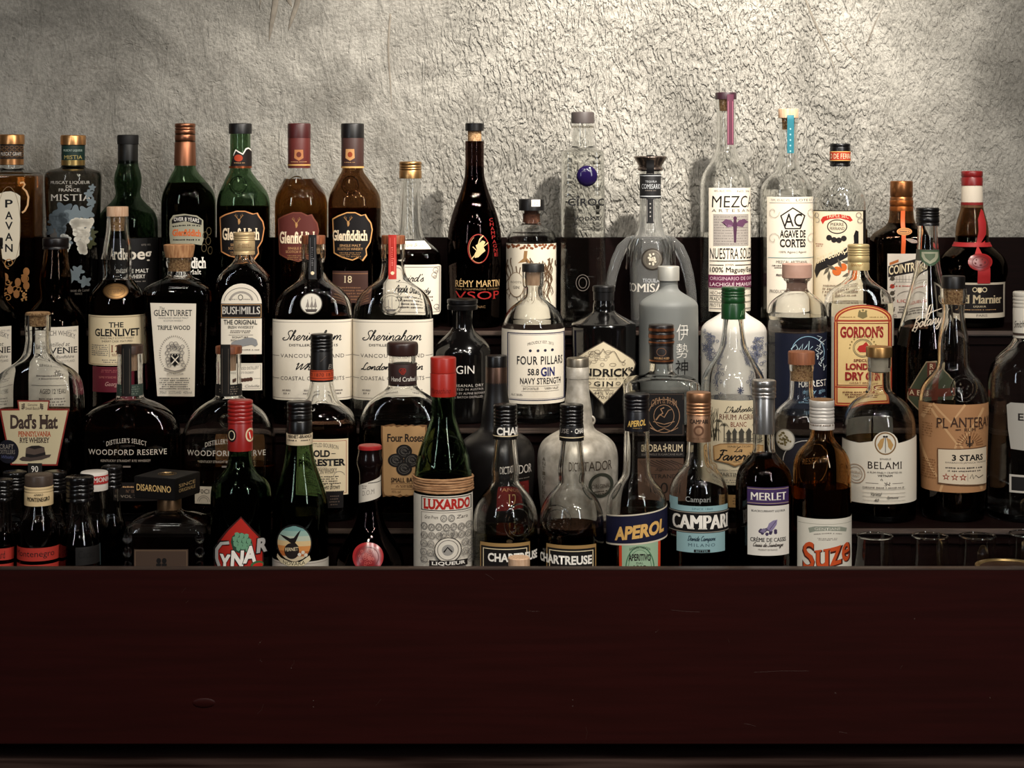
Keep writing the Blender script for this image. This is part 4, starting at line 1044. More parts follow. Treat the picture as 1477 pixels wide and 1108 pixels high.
# ================================================================ SECOND TIER
def bulge(cx, name):
    b = Bottle('whisky_bottle', name, cx, 'B', [(358, 16), (366, 17), (380, 18.5), (394, 21.5), (404, 22.3), (415, 21.5), (424, 20), (431, 21.5), (439, 28), (448, 36), (458, 41.5), (468, 43.8), (606, 43.5)], body='brown', liq=('cola', 400))
    b.cap(343, 359, 18.6, plastic((34, 22, 20), .35), name='stopper', bev=1.2, grooves=(355.5,), depth=.7)
    L = Lab(b); L.rect(cx - 38, 472, cx + 33.5, 592, W); L.text('SCOTCH WHISKY', cx - 26, 484, cx + 28, 491, TXT, serif=True, arc=7); L.text('ESTD 1892', cx + 16, 477, cx + 30, 479.5, GR); L.text('Distilled at', cx - 16, 494, cx + 20, 500, TXT, shear=.3)
    L.text('BALVENIE', cx - 32, 501.5, cx + 31, 510.5, K, serif=True, bold=.01); L.text('Distillery Banffshire', cx - 26, 513, cx + 26, 519, TXT, shear=.3); L.text('SCOTLAND', cx + 8, 520, cx + 27, 523.5, GR, serif=True); L.text('SINGLE MALT', cx - 24, 530, cx + 13, 536, K, serif=True); L.tiny(cx - 28, 540, cx + 22, 548, 2, GR); L.strokes([(cx - 34, 556, cx + 30, 556)], .7, GR); L.text('AGED 12 YEARS', cx - 22, 561, cx + 20, 568, K, serif=True); L.tiny(cx - 28, 573, cx + 24, 586, 3, GR, 5); L.build('label')
bulge(-15, 'brown bulge necked whisky bottle cut off by the left edge of the photo')
bulge(80.5, 'brown bulge necked whisky bottle half hidden behind the keystone labelled rye')

b = Bottle('whisky_bottle', 'whisky bottle with pale wooden stopper, bronze medallion and cream label', 169.5, 'B',
           [(311, 15), (318, 15.3), (330, 15.6), (345, 18), (362, 20.6), (378, 21.3), (390, 20.4), (397, 20.2), (403, 22), (411, 29), (420, 36), (430, 40), (440, 41), (606, 40.5)], liq=('dark', 404))
b.cap(298, 312, 15.4, M_palewood(), name='stopper', bev=1.2); b.turn('cork', [(312, 10.5), (333, 9.5)], M_cork())
L = Lab(b, lift=.001); L.disc(167, 420, 18, 11.5, metal((136, 104, 66), .4)); L.ring(167, 420, 18, 11.5, 1.4, metal((96, 70, 44), .4)); L.ring(167, 420, 13, 8, .7, (88, 64, 40)); L.tiny(157, 416, 177, 424, 3, (96, 70, 44), 3); L.build('medallion', 'bronze oval medallion')
L = Lab(b); L.rect(128, 455.5, 211, 527.5, CREAM); L.text('THE', 157, 465, 178, 472.5, K, serif=True, bold=.02); L.text('GLENLIVET', 137.5, 474.5, 201, 485.5, K, serif=True, bold=.025); L.text('SINGLE MALT SCOTCH WHISKY', 145, 486.5, 193, 489.5, TXT); L.text('SHERRY CASK MATURED', 147, 491, 191, 494, TXT)
L.text('12', 160.5, 498, 172, 508, (120, 46, 30), serif=True); L.tiny(133, 497, 156, 514, 6, GR, 3, centred=False); L.tiny(177, 497, 204, 514, 6, GR, 4, centred=False); L.tiny(161, 510, 172, 514, 2, (120, 46, 30)); L.strokes([(158, 496, 158, 515), (175, 496, 175, 515)], .6, GR); L.tiny(142, 518, 196, 524, 2, GR, 5); L.frame(129.5, 457, 209.5, 526, .7, (160, 140, 108)); L.build('label')
L = Lab(b); L.rect(134, 529.5, 205, 566, (98, 28, 42)); L.tiny(145, 533, 190, 538, 2, (150, 84, 80), 3); L.text('SPEYSIDE', 143, 543, 168, 546, (170, 104, 96)); L.text('George Smith', 152, 551, 190, 559, (200, 160, 150), shear=.4); L.build('lower_label', 'wine red lower label')

b = Bottle('whisky_bottle', 'squared clear whisky bottle with wide wooden stopper and tapering white label', 258.5, 'B',
           [(371, 18), (377, 18.4), (379, 16), (396, 16.4), (400, 19), (404, 28), (409, 38), (413, 45), (418, 48.5), (424, 49.5), (440, 49), (606, 43)], q=.78, n=5.5, liq=('dark', 424))
b.turn('stopper', [(352.5, 20.5), (353.5, 22.4), (360, 21.8), (371, 19.6), (371.5, 18)], M_oak(), label='oak coloured wooden stopper'); b.turn('cork', [(371, 14), (391, 13)], M_cork())
L = Lab(b); L.poly([(216.8, 437), (283, 438), (280.7, 572), (227, 571.5)], W); L.text('The', 230, 442.5, 237.5, 446.5, K, shear=.2); L.text('GLENTURRET', 222, 447, 277, 456, K, serif=True, bold=.01); L.text('HIGHLAND SINGLE MALT', 229, 457.5, 272, 460, TXT); L.text('SCOTCH WHISKY', 236, 461.5, 264, 464, TXT)
L.text('TRIPLE WOOD', 227, 469.5, 274.5, 476, K, serif=True, bold=.015)
for i in range(40):
    a = math.radians(-235 + 290 * i / 39); x, y = 252 + 20 * math.cos(a), 511 + 25 * math.sin(a); L.strokes([(x, y, x + 2.4 * math.cos(a), y + 2.4 * math.sin(a))], .8, GR)
L.poly([(246, 510), (260, 510), (260, 521), (253, 528), (246, 521)], K); L.stroke([(247.5, 513), (258.5, 525)], 1.6, W); L.stroke([(258.5, 513), (247.5, 525)], 1.6, W); L.dots([(249, 511.5), (253, 511.5), (257, 511.5)], .8, W)
rnd = random.Random(7)
for d in (-1, 1):
    for i in range(7): L.ring(253 + d * (10 + rnd.uniform(-2, 3)), 500 + i * 4.4, 3.2, 3, .8, (110, 104, 100), n=10)
for i in range(6): L.ring(248 + i * 2, 496 + (i % 3) * 3, 3.4, 3.6, .8, (110, 104, 100), n=10)
L.stroke([(238, 531), (246, 534), (253, 535.5), (260, 534), (268, 531)], 1.8, GR); L.text('2022 RELEASE', 241, 537.5, 265, 540, TXT); L.tiny(229, 544, 277, 562, 6, TXT, 3); L.text('70cl', 231, 564, 240, 567.5, TXT); L.text('SCOTLAND', 244, 564, 262, 567.5, TXT, serif=True); L.text('43%vol', 265, 564, 277, 567.5, TXT); L.build('label')

b = Bottle('whisky_bottle', 'clear shouldered whiskey bottle with gold cap and round topped white label', 352.3, 'B',
           [(366, 13), (372, 13.6), (377, 15.5), (384, 23.5), (391, 31), (399, 36.5), (407, 38.8), (420, 39.4), (606, 38.8)], q=.72, n=4, liq=('dark', 404))
cs = b.cap(335, 367, 15.4, ink((190, 164, 122), .4, .35), grooves=(341, 344, 347, 362), depth=.6, gw=1); L = Lab(b, cs); pass
L.tiny(341, 351, 364, 358, 3, (140, 110, 74), 2); L.build('cap_print')
L = Lab(b); L.arch(319, 409, 377.5, 511, 30, W); L.ring(348, 436, 25, 21, .9, (110, 104, 98), a0=185, a1=355); L.ring(348, 436, 18, 16, 3.2, (160, 152, 142), a0=190, a1=350); L.ring(347, 429, 3.6, 4.2, 1, DK); L.tiny(330, 430.5, 343, 433, 1, GR); L.tiny(351, 430.5, 365, 433, 1, GR)
L.rect(318.3, 438, 378, 459.5, (40, 30, 28)); L.frame(319.5, 439.2, 376.8, 458.3, .7, KR); L.text('BUSHMILLS', 321, 442.3, 375, 453.3, WH, bold=.02); L.text('THE ORIGINAL', 323, 461.3, 371, 468.3, K, bold=.02); L.text('IRISH WHISKEY', 329, 470, 366, 474, K, serif=True); L.tiny(332, 476, 362, 481, 2, TXT); L.text('SIGNATURE', 335, 485, 358, 488, K); L.text('IRISH WHISKEY', 333, 489.5, 360, 492.5, K); L.strokes([(330, 483, 365, 483)], .5, GR)
L.poly([(333, 500), (334, 494), (341, 491), (350, 489), (357, 487), (364, 487), (370, 490), (372, 497), (368, 500), (364, 497), (352, 499), (344, 502)], (136, 136, 136)); L.tiny(336, 503, 374, 506, 1, GR); L.build('label', 'white label with a round top and black name band')
L = Lab(b); L.rect(319, 524, 378, 563, W); L.frame(321, 526, 376, 561, .6, GR); L.text('OLDEST LICENSED DISTILLERY', 326, 527.5, 374, 532, TXT, arc=-1.5); L.text("WORLD'S OLDEST", 336, 536, 366, 539, K); L.dots([(345 + i * 4.2, 549 - i * .5) for i in range(5)], 3, (74, 46, 34)); L.strokes([(322, 546, 334, 546), (366, 546, 376, 546), (322, 550, 334, 550)], .5, GR); L.text('J. Colville', 346, 555, 374, 560, TXT, shear=.4); L.build('lower_label')

def sher(cx, txt, name, strip, capm, liq, clearback, disc):
    b = Bottle('spirit_bottle', name, cx, 'B', [(351.5, 17.4), (371, 17.8), (374, 17), (377, 16), (390, 17), (398, 19), (404, 23), (410, 31), (418, 42), (428, 50.5), (440, 55.5), (454, 57.5), (470, 57.8), (606, 57)], q=.66, n=3.2, liq=liq, dy=-.012)
    b.cap(339.5, 352, 17.2, M_redwood(), name='stopper', bev=1.1); b.turn('cork', [(352, 10), (366, 9.5)], M_cork())
    b.strip('seal_strip', [(338.8, 17.2), (352, 17.8), (374, 17), (403, 21)], cx - 7, cx + 4.5, ink(strip), lambda L: [L.strokes([(cx - 4.5, 343, cx - 4.5, 395), (cx + 2, 343, cx + 2, 395)], .7, tuple(min(255, c + 60) for c in strip)), L.dots([(cx - 1.2, 394)], 2.6, CREAM), L.tiny(cx - 3, 356, cx + 1, 384, 9, tuple(min(255, c + 90) for c in strip), h=.4)])
    if disc:
        L = Lab(b, lift=.0012); L.disc(cx - 3, 438, 16, 15.5, (206, 200, 186)); L.ring(cx - 3, 438, 16, 15.5, 1.2, (90, 84, 76))
        L.poly([(cx - 12, 446), (cx + 6, 446), (cx + 4, 450), (cx - 10, 450)], TXT); L.strokes([(cx - 8, 432, cx - 8, 446), (cx - 2, 428, cx - 2, 446), (cx + 3, 431, cx + 3, 446)], .9, TXT)
        for x in (-8, -2, 3): L.poly([(cx + x - 3, 443), (cx + x + 2.4, 443), (cx + x + .3, 432)], GR)
        L.build('ship_medallion', 'white medallion with a sailing ship')
    else:
        b.emboss(cx - 3, 438, 16, 15.5, 'clear', star=False)
        L = Lab(b, lift=.0006); L.poly([(cx - 11, 446), (cx + 4, 446), (cx + 2, 449), (cx - 9, 449)], (92, 88, 84)); L.strokes([(cx - 7, 432, cx - 7, 446), (cx - 2, 428, cx - 2, 446)], .8, (120, 116, 110)); L.build('ship_print')
    L = Lab(b)
    x = cx + .2
    L.rect(x - 58.5, 461.5, x + 57, 577.5, W); L.strokes([(x - 58, 465, x + 56.5, 465)], .7, GR); L.strokes([(x - 58, 574.5, x + 56.5, 574.5)], .7, GR)
    L.script('Sheringham', x - 44, 476.5, x + 40, 497.5, K, 1.4); L.text('DISTILLERY SINCE 2015', x - 35, 496.3, x + 35, 499.8, DK, bold=.015)
    for y, t in ((513.3, 'VANCOUVER ISLAND'), (545.7, 'COASTAL CRAFT SPIRITS')):
        L.text(t, x - 47, y - 2.6, x + 44, y + 2.8, TXT, serif=True, space=1.15); L.strokes([(x - 58, y, x - 49, y), (x + 46, y, x + 56, y)], .7, GR)
    L.script(txt, x - 46 if len(txt) > 8 else x - 25, 523.5, x + 42 if len(txt) > 8 else x + 24, 538, K, 1.3); L.tiny(x - 45, 561, x - 31, 570, 2, GR, 3); L.tiny(x - 16, 561, x + 10, 570, 2, GR, 5); L.tiny(x + 26, 561, x + 44, 570, 2, GR, 6)
    L.build('label')
sher(452, 'Whisky', 'big flat flask with wooden stopper, black seal strip and ship medallion', (34, 32, 34), None, ('dark', 453), False, True)
sher(567.3, 'London Dry Gin', 'big flat flask with wooden stopper and red seal strip', (172, 44, 34), None, ('water', 466), True, False)

BLACKGLASS = ink((13, 10, 10), .12, 0, .6)
b = Bottle('gin_bottle', 'opaque black gin bottle with cone shoulders and white lettering', 667, 'B',
           [(447, 15), (455, 14.5), (470, 14.5), (476, 17), (482, 23), (489, 31), (497, 38.5), (503, 42), (509, 43.2), (606, 43)], solid=BLACKGLASS)
b.turn('stopper', [(431, 20), (432, 22), (437, 22), (438.5, 20.5), (440, 22), (446, 21.5), (447.5, 15)], plastic((16, 13, 13), .3), it=0, label='black ringed stopper')
L = Lab(b); L.text('GIN', 658, 527.7, 684, 539.5, (206, 200, 192)); L.build('lettering'); L = Lab(b); L.text('ARTISANAL DRY', 645, 554.6, 697, 558.4, (176, 168, 160), space=1.15); L.text('CRAFTED IN AUSTRIA', 646, 560.5, 697, 563.6, (150, 142, 136), space=1.1); L.text('INSPIRED BY ALPINE BOTANY', 643, 566.2, 699, 569.4, (150, 142, 136)); L.text('SMALL BATCH DISTILLED', 645, 571.5, 696, 574.6, (150, 142, 136)); L.build('small_print')

b = Bottle('gin_bottle', 'round clear gin bottle with black stopper and navy bordered white label', 769, 'B',
           [(391.5, 15.4), (393, 16), (411, 15.8), (414, 13.6), (424, 14), (430, 16), (436, 23), (443, 32), (452, 39), (462, 43.6), (474, 45.4), (606, 45.2)], liq=('water', 465), base=.012)
b.cap(380.5, 392, 16, plastic((24, 18, 17), .45), name='stopper', bev=.8, knurl=.01, seg=64); b.turn('cork', [(392, 10.2), (411, 9.6)], M_palewood())
L = Lab(b); L.rect(720.5, 476.5, 818, 583, W); L.frame(732, 480.5, 814.2, 578.5, 1.5, (44, 44, 70)); L.frame(735, 483, 813, 576, .5, (90, 90, 110)); L.text('PROUDLY EST. 2013', 761, 495, 798, 499, DK, serif=True, arc=3.5)
L.dots([(765, 506), (776, 506), (786.3, 505.8), (796.4, 505.5)], 2.1, (36, 36, 56)); L.text('FOUR PILLARS', 746, 514, 810.5, 526.3, (36, 34, 44), bold=.015, space=1.1); L.text('58.8', 761.3, 532, 777.5, 541.5, (36, 34, 44), bold=.02); L.text('GIN', 780, 530, 799.5, 543.3, (30, 34, 92), bold=.03); L.text('NAVY STRENGTH', 750.5, 545.3, 808, 554.5, (36, 34, 44), bold=.015, space=1.05)
L.strokes([(752, 557, 806, 557), (752, 564.5, 806, 564.5)], .5, GR); L.text('BATCH DISTILLED', 755, 559, 777, 562.3, TXT); L.text('YARRA VALLEY', 785, 559, 805, 562.3, TXT); L.text('ALC 58.8%', 738, 568.5, 754, 571.5, TXT); L.build('label')

b = Bottle('gin_bottle', 'squat black gin bottle with cream diamond label', 870.8, 'B',
           [(433, 14), (437, 14.4), (441, 15.6), (446, 15.2), (449, 16), (453, 22), (458, 31), (463, 40), (466, 46), (470, 47), (606, 45)], solid=BLACKGLASS)
b.turn('stopper', [(412, 14.8), (413.5, 16.2), (420, 16.2), (420.5, 15.2), (433, 15), (433.5, 13.5)], plastic((18, 14, 14), .35), label='black stopper')
HX = [(870.5, 492), (904, 513.5), (914, 522), (917, 529), (914.5, 536), (904, 548), (870.5, 584), (837, 548), (826.5, 536), (824, 529), (827, 522), (837, 513.5)]
L = Lab(b); L.poly(HX, (84, 74, 64)); c0 = (870.5, 534); L.poly([(c0[0] + (x - c0[0]) * .965, c0[1] + (y - c0[1]) * .965) for x, y in HX], (216, 202, 172))
rnd = random.Random(12)
for k in range(26):
    x, y = 870 + rnd.uniform(-30, 30), rnd.uniform(503, 527)
    if abs(x - 870) < (y - 494) * 1.25: L.ring(x, y, rnd.uniform(2.5, 5), rnd.uniform(1.5, 3), .6, (132, 120, 104), n=12)
for d in (-1, 1): L.stroke([(870 + d * i * 2.6, 503 + 5 * math.sin(i * .8) + i * 1.5) for i in range(13)], .9, (120, 108, 92))
L.text("HENDRICK'S", 828.5, 531.5, 912, 543.3, K, serif=True, bold=.02); L.tiny(842, 545.5, 900, 547.6, 1, TXT, 3); L.text('GIN', 857, 550.2, 884.5, 557.3, K, serif=True, bold=.015, space=1.3); L.ring(850, 553.5, 3.4, 2.6, .8, TXT, n=10); L.ring(891, 553.5, 3.4, 2.6, .8, TXT, n=10)
L.strokes([(848, 559.3, 893, 559.3), (856, 563.5, 885, 563.5)], .6, TXT); L.text('EST. 1999', 862, 560.4, 879, 562.8, TXT); L.text('44% Vol', 857, 565, 884, 569.5, TXT, shear=.1); L.text('70cl', 862, 570.5, 879, 575, TXT, shear=.1); L.build('label')

FROST = noisy('frosted_glass', (108, 110, 107), (122, 123, 119), 9, .55, 0, spec=.4)
b = Bottle('gin_bottle', 'frosted grey bottle with matching cap and three written characters', 964.3, 'B',
           [(404, 13), (414, 13.2), (419, 15.5), (424, 23), (430, 34), (436, 41), (443, 43), (606, 42.5)], solid=FROST)
b.cap(384, 404.5, 15.6, noisy('frosted_silver', (160, 158, 150), (176, 174, 166), 20, .5, metallic=.4), bev=1)
L = Lab(b); L.text('伊', 975.8, 468, 992.5, 491.5, (212, 208, 200), bold=-.005); L.text('勢', 975.5, 496, 992, 517, (212, 208, 200), bold=-.005); L.text('神', 974, 519.5, 992, 541, (34, 32, 32), bold=-.005); L.build('lettering')

WHITEW = ink((208, 202, 192), .3, 0, .5)
b = Bottle('gin_bottle', 'white opaque bottle with blue grey flower sprays behind the green capped rum', 1058.3, 'B',
           [(430, 14), (447, 15), (453, 20), (459, 30), (465, 40), (472, 46), (480, 47.8), (606, 46.5)], solid=WHITEW)
b.cap(418, 432, 14.6, M_palewood(), name='stopper')
rnd = random.Random(21); FL = (104, 108, 128)
for side in (((1024, 503, 11, 19, 34), (1030, 548, 14, 12, 10)), ((1091, 508, 12, 20, 44), (1090, 560, 10, 14, 8))):
    L = Lab(b)
    for (cx, cy, sx, sy, n) in side:
        for i in range(n):
            x, y = cx + rnd.gauss(0, sx * .55), cy + rnd.gauss(0, sy * .55)
            L.ring(x, y, rnd.uniform(1.6, 3.4), rnd.uniform(1.4, 3), .8, FL, n=8)
        for i in range(5): L.stroke([(cx + rnd.uniform(-4, 4) + j * rnd.uniform(-1, 1.5), cy + sy * .9 - j * 5.5) for j in range(8)], .8, FL)
    x, y = (1038, 572) if side[0][0] < 1050 else (1069, 563)
    for i in range(8): a = i * math.pi / 4; L.strokes([(x, y, x + 5.5 * math.cos(a), y + 5.5 * math.sin(a))], 1.5, (70, 74, 100))
    L.build('flower_spray')

b = Bottle('gin_bottle', 'clear gin bottle with beige stopper and navy blue label', 1149.5, 'B',
           [(401, 19), (404, 19.4), (407, 15), (416, 14.6), (420, 17), (425, 24), (431, 32.5), (438, 39), (446, 42), (456, 42.6), (606, 42.4)], liq=('water', 455), base=.010)
b.turn('stopper', [(380, 19.8), (381.5, 21.4), (400, 21.4), (401.5, 20)], noisy('beige_wood', (168, 132, 116), (184, 150, 134), 40, .6), label='beige wooden stopper'); b.turn('cork', [(401, 12.2), (420, 11.6)], noisy('beige_wood', (168, 132, 116), (184, 150, 134), 40, .6))
BL = (132, 168, 190)
L = Lab(b); L.rect(1118, 481.5, 1198, 592, (16, 21, 40)); L.ring(1165, 510, 24, 25, 1, BL, a0=150, a1=400); L.stroke([(1141, 504), (1148, 497), (1151, 503), (1144, 508), (1152, 505), (1158, 496), (1156, 508), (1163, 500), (1167, 492), (1166, 506), (1172, 500)], 1.2, (170, 196, 206))
rnd = random.Random(8)
for i in range(14): x = 1184 + rnd.uniform(-6, 4); y = 492 + i * 3.4; L.stroke([(x, y), (x + rnd.uniform(-5, 5), y - 4), (x + rnd.uniform(-3, 6), y - 7)], 1.3, (196, 206, 208), .5)
L.text('FOREST', 1147, 549, 1190.5, 558.5, WH, serif=True); L.text('dry gin', 1160, 562, 1189, 569.5, BL); L.text('small batch', 1150, 573, 1190, 578, BL); L.build('label')

b = Bottle('gin_bottle', 'clear gin bottle with red bordered yellow label and cream ridged cap', 1238.3, 'B',
           [(389, 13.4), (394, 14), (400, 16), (406, 22), (413, 32), (420, 40.5), (427, 45), (436, 47.3), (448, 47.8), (606, 46.5)], q=.72, n=4, liq=('water', 436))
cs = b.cap(352.3, 389.5, 15.6, ink((186, 164, 116), .4, .4), grooves=(358, 361.5, 365, 368.5, 378), depth=.7, gw=1.1); L = Lab(b, cs); L.text('Special', 1227, 380, 1244, 385.5, (150, 110, 60), shear=.4); L.build('cap_print')
L = Lab(b); ORG = (156, 56, 34); YEL = (216, 186, 128)
L.arch(1203.5, 439.5, 1286, 586, 21, ORG); L.arch(1205.3, 441.6, 1284, 584, 20, (226, 170, 96)); L.arch(1206.3, 442.8, 1283, 583, 19.6, ORG); L.arch(1208.3, 445, 1281, 581, 18.6, YEL)
L.rect(1205, 461.5, 1284, 464.2, ORG); L.rect(1205.5, 557.5, 1283.5, 559.8, ORG); L.frame(1207.5, 466, 1281.5, 556.5, 1.2, (120, 34, 26)); L.poly([(1238, 450), (1250, 450), (1251, 457), (1244.5, 460), (1237, 457)], (120, 108, 70)); L.dots([(1240, 449), (1244.5, 447.5), (1249, 449)], 1.6, (120, 108, 70)); L.tiny(1212, 456, 1234, 459, 1, (150, 120, 70), 3); L.tiny(1254, 456, 1277, 459, 1, (150, 120, 70), 4)
CR = (140, 28, 26)
L.text("GORDON'S", 1212, 470.5, 1274, 487.5, CR, serif=True, bold=.04); L.ring(1244.5, 502, 14.5, 13.5, 1, (120, 110, 80)); L.ring(1244.5, 502, 12.6, 11.6, .7, (120, 110, 80))
L.poly([(1236, 504), (1239, 499), (1245, 497), (1249, 493), (1252, 497), (1254, 503), (1250, 508), (1240, 508)], (170, 40, 32)); rnd = random.Random(3)
for i in range(12):
    a = math.pi * (1.0 + i / 11); L.dots([(1244.5 + 19 * math.cos(a), 502 + 17 * math.sin(a))], 1.1, (130, 110, 60))
L.text('SPECIAL', 1231, 518, 1258, 521.8, (110, 40, 30), bold=.02); L.text('LONDON', 1220, 524, 1270, 533.5, CR, bold=.045); L.text('DRY GIN', 1219, 536.5, 1271, 548.5, CR, bold=.045); L.text('GREAT BRITAIN', 1225, 551, 1264, 553.6, (110, 40, 30)); L.tiny(1213, 564, 1276, 574, 3, (110, 60, 40), 3, h=.6)
L.build('label', 'yellow label with a round top and orange red border')
L = Lab(b); L.rect(1195, 457, 1203, 583, (160, 152, 138)); L.rect(1286.2, 455, 1292, 500, (186, 176, 158)); L.build('side_label')

b = Bottle('spirit_bottle', 'tall dark conical bottle with black screw cap and gilt script', 1338, 'B',
           [(324, 14), (340, 14.2), (362, 15.6), (385, 18), (405, 22.5), (425, 28), (445, 33.5), (465, 39), (485, 44), (510, 47), (606, 47)], liq=('dark', 471))
b.cap(299.5, 325.5, 16.6, plastic((22, 18, 18), .3), grooves=(305, 309, 313, 321), depth=.8, gw=1.2)
L = Lab(b); L.rect(1320, 360, 1356, 376.5, (74, 72, 62)); L.poly([(1327, 361), (1355.5, 361), (1355.5, 372), (1352, 379), (1346, 383), (1341, 384), (1336, 382), (1330, 377), (1327, 370)], (64, 84, 62)); L.poly([(1329.5, 363.5), (1353, 363.5), (1353, 371), (1349, 377), (1341, 381), (1333, 376), (1329.5, 370)], (150, 150, 128)); L.poly([(1333, 366), (1349, 366), (1348, 371), (1341, 377), (1335, 372)], (88, 100, 78)); L.build('neck_crest')
L = Lab(b); G2 = (216, 200, 178); L.stroke([(1316, 479), (1320, 470), (1325, 467), (1323, 474), (1320, 480), (1316, 476)], 1.3, G2, .8); L.script('Botany', 1318, 458, 1358, 482, G2, 1.3, rise=9); L.stroke([(1336, 458), (1341, 441), (1345, 438), (1343, 448), (1338, 462)], 1.8, G2, .9); L.stroke([(1334, 456), (1346, 449), (1358, 445)], 1.6, G2, .8); L.build('gilt_script')
L = Lab(b); OC = [(1309, 568.5), (1336, 521.5), (1351, 520.5), (1378, 555), (1378, 572), (1352, 604), (1336, 603), (1309, 577)]
L.poly(OC, (150, 132, 104)); c0 = (1343.5, 563); L.poly([(c0[0] + (x - c0[0]) * .95, c0[1] + (y - c0[1]) * .95) for x, y in OC], (68, 74, 54)); L.rect(1337.5, 523, 1349.5, 602, (104, 48, 32)); L.rect(1310.5, 562, 1377, 572.5, (104, 48, 32))
for i, ch in enumerate('RE'): L.text(ch, 1340.6, 525 + i * 9.6, 1346.6, 532 + i * 9.6, CREAM, serif=True)
for i, ch in enumerate('AB'): L.text(ch, 1312 + i * 11, 563.6, 1319 + i * 11, 571, CREAM, serif=True)
L.build('badge', 'octagonal green badge crossed by brown lettered bands')
# ================================================================ THIRD TIER
b = Bottle('whiskey_bottle', 'clear broad flask of rye with keystone label and cork stopper', 54.8, 'C',
           [(451, 17.6), (452.5, 18.4), (476, 18.2), (479, 17), (482, 18), (486, 17), (492, 17.4), (503, 19), (512, 21.5), (519, 27), (525, 35), (531, 44), (537, 52), (544, 58), (554, 62), (568, 64), (590, 64.5), (745, 61)], q=.55, n=3.6, liq=('cola', 590), base=.010, wall=.006)
b.turn('stopper', [(450.4, 16.2), (451.4, 16.8), (454, 16.8), (454.5, 12.6), (470, 12)], M_cork(), label='cork stopper')
L = Lab(b); KP = [(25, 577.4), (72, 577.4), (70, 589.6), (100, 590.4), (83, 672), (15.5, 671), (-1, 590.4), (26.5, 589.6)]
L.poly(KP, (126, 36, 28)); L.poly([(27, 579.5), (70, 579.5), (68, 592), (97.5, 592.6), (81, 669.6), (17.5, 669), (2, 592.6), (28.5, 592)], (196, 182, 148))
SLAB = (62, 46, 40)
L.text("Dad's Hat", 15, 597.5, 83.5, 619, SLAB, serif=True, bold=.035, space=.95); L.text('PENNSYLVANIA', 26.3, 622, 73.5, 630, (166, 74, 40), serif=True, bold=.03); L.text('RYE WHISKEY', 28.5, 631, 71.5, 639, SLAB, serif=True, bold=.03); L.text('Genuine', 40, 582, 54, 585.6, SLAB, shear=.1); L.text('Small Batch', 37, 587, 57, 591, SLAB)
for d in (-1, 1):
    L.stroke([(47 + d * 13.5, 591), (47 + d * 13, 582)], .8, SLAB)
    for i in range(3): L.dots([(47 + d * 11.8, 583 + i * 2.6), (47 + d * 14.8, 584 + i * 2.6)], 1.1, SLAB, n=6)
L.poly([(28, 662), (33, 658.5), (43, 659.5), (55, 658.5), (66, 656), (74, 655.5), (72, 659), (60, 663), (44, 665), (32, 664.5)], (72, 60, 54)); L.poly([(37, 659), (38, 646), (46, 643), (56, 642.5), (64, 645), (66, 656), (54, 659), (44, 660)], (84, 70, 62)); L.poly([(37, 658.5), (37.3, 654), (50, 656), (65.6, 652), (66, 656), (54, 659), (44, 660)], (50, 42, 40)); L.poly([(40, 645), (50, 648), (62, 645), (56, 642.8), (46, 643)], (58, 48, 44))
L.disc(12, 651.5, 15.4, 17, (28, 26, 44)); L.text('CRAFT', 0, 641, 20, 648, GR, bold=.01); L.text('DISTILLERS', 0, 649, 22, 655, GR); L.text('Whisky', 3, 657, 21, 663, (80, 84, 120), shear=.3); L.rect(40.6, 668, 61, 684.5, (58, 52, 48)); L.text('90', 45.5, 672, 55.5, 681, WH); L.build('label', 'keystone shaped label bordered in red')

def wood(cx, name, liq, prof, green, lower):
    b = Bottle('bourbon_bottle', name, cx, 'C', prof, q=.5, n=2.6, liq=liq, base=.011)
    b.cap(497.5 if green else 499, 509.5, 19, M_redwood() if not green else noisy('dark_walnut', (52, 34, 26), (74, 50, 38), 60, .5, .2, (6, 6, .6)), name='stopper', bev=1); b.turn('cork', [(509.5, 11), (534, 10.4)], M_palewood())
    b.strip('seal_strip', [(497, 19), (510, 19), (540, 18.4), (572, 18.6)], cx - 12, cx + 2, ink((38, 32, 28)), lambda L: L.strokes([(cx - 9.5, 503, cx - 9.5, 568), (cx - .6, 503, cx - .6, 568)], .7, (86, 76, 66)))
    nb = b.S([(550, 18.3), (573, 18.9)]); L = Lab(b, nb); L.rect(cx - 19, 555, cx + 19.5, 572, (52, 64, 56) if green else (40, 34, 30)); L.tiny(cx - 15, 557, cx + 15, 570, 4, (104, 112, 100) if green else (110, 98, 84), 5); L.build('neck_band')
    b.emboss(cx - 3, 607, 9, 9.5, 'clear', star=False)
    L = Lab(b); c = (190, 178, 164); z = 0 if green else 1.5
    L.text("DISTILLER'S SELECT", cx - 34, 637 + z, cx + 24, 644 + z, c, serif=True, arc=5, space=1.1); L.text('WOODFORD RESERVE', cx - 59.5, 648.5 + z, cx + 53, 656.5 + z, c, serif=True, space=1.08); L.text('KENTUCKY STRAIGHT RYE WHISKEY' if green else 'KENTUCKY STRAIGHT BOURBON WHISKEY', cx - 42, 663 + z, cx + 30, 666.5 + z, (160, 146, 132)); L.rect(cx - 10, 672, cx + 1, 674.5, (110, 98, 90)); L.build('lettering')
    return b
P1 = [(509, 17.8), (530, 18.4), (534, 17.8), (572, 18.8), (575, 22), (579, 32), (584, 43), (590, 53), (598, 62), (608, 69), (620, 72.5), (640, 73.5), (745, 71)]
b = wood(187.5, 'broad dark bourbon flask full to the neck with walnut stopper', ('dark', 577), P1, True, True)
L = Lab(b); L.rect(168, 696, 258, 723, (40, 30, 26)); L.tiny(174, 700, 214, 705, 1, KR, 2); L.text('N° 085', 182, 706, 197, 711, (120, 92, 70)); L.text('VOL 70 cl', 174, 714, 209, 718, (150, 136, 120)); L.build('lower_label', 'dark lower label')
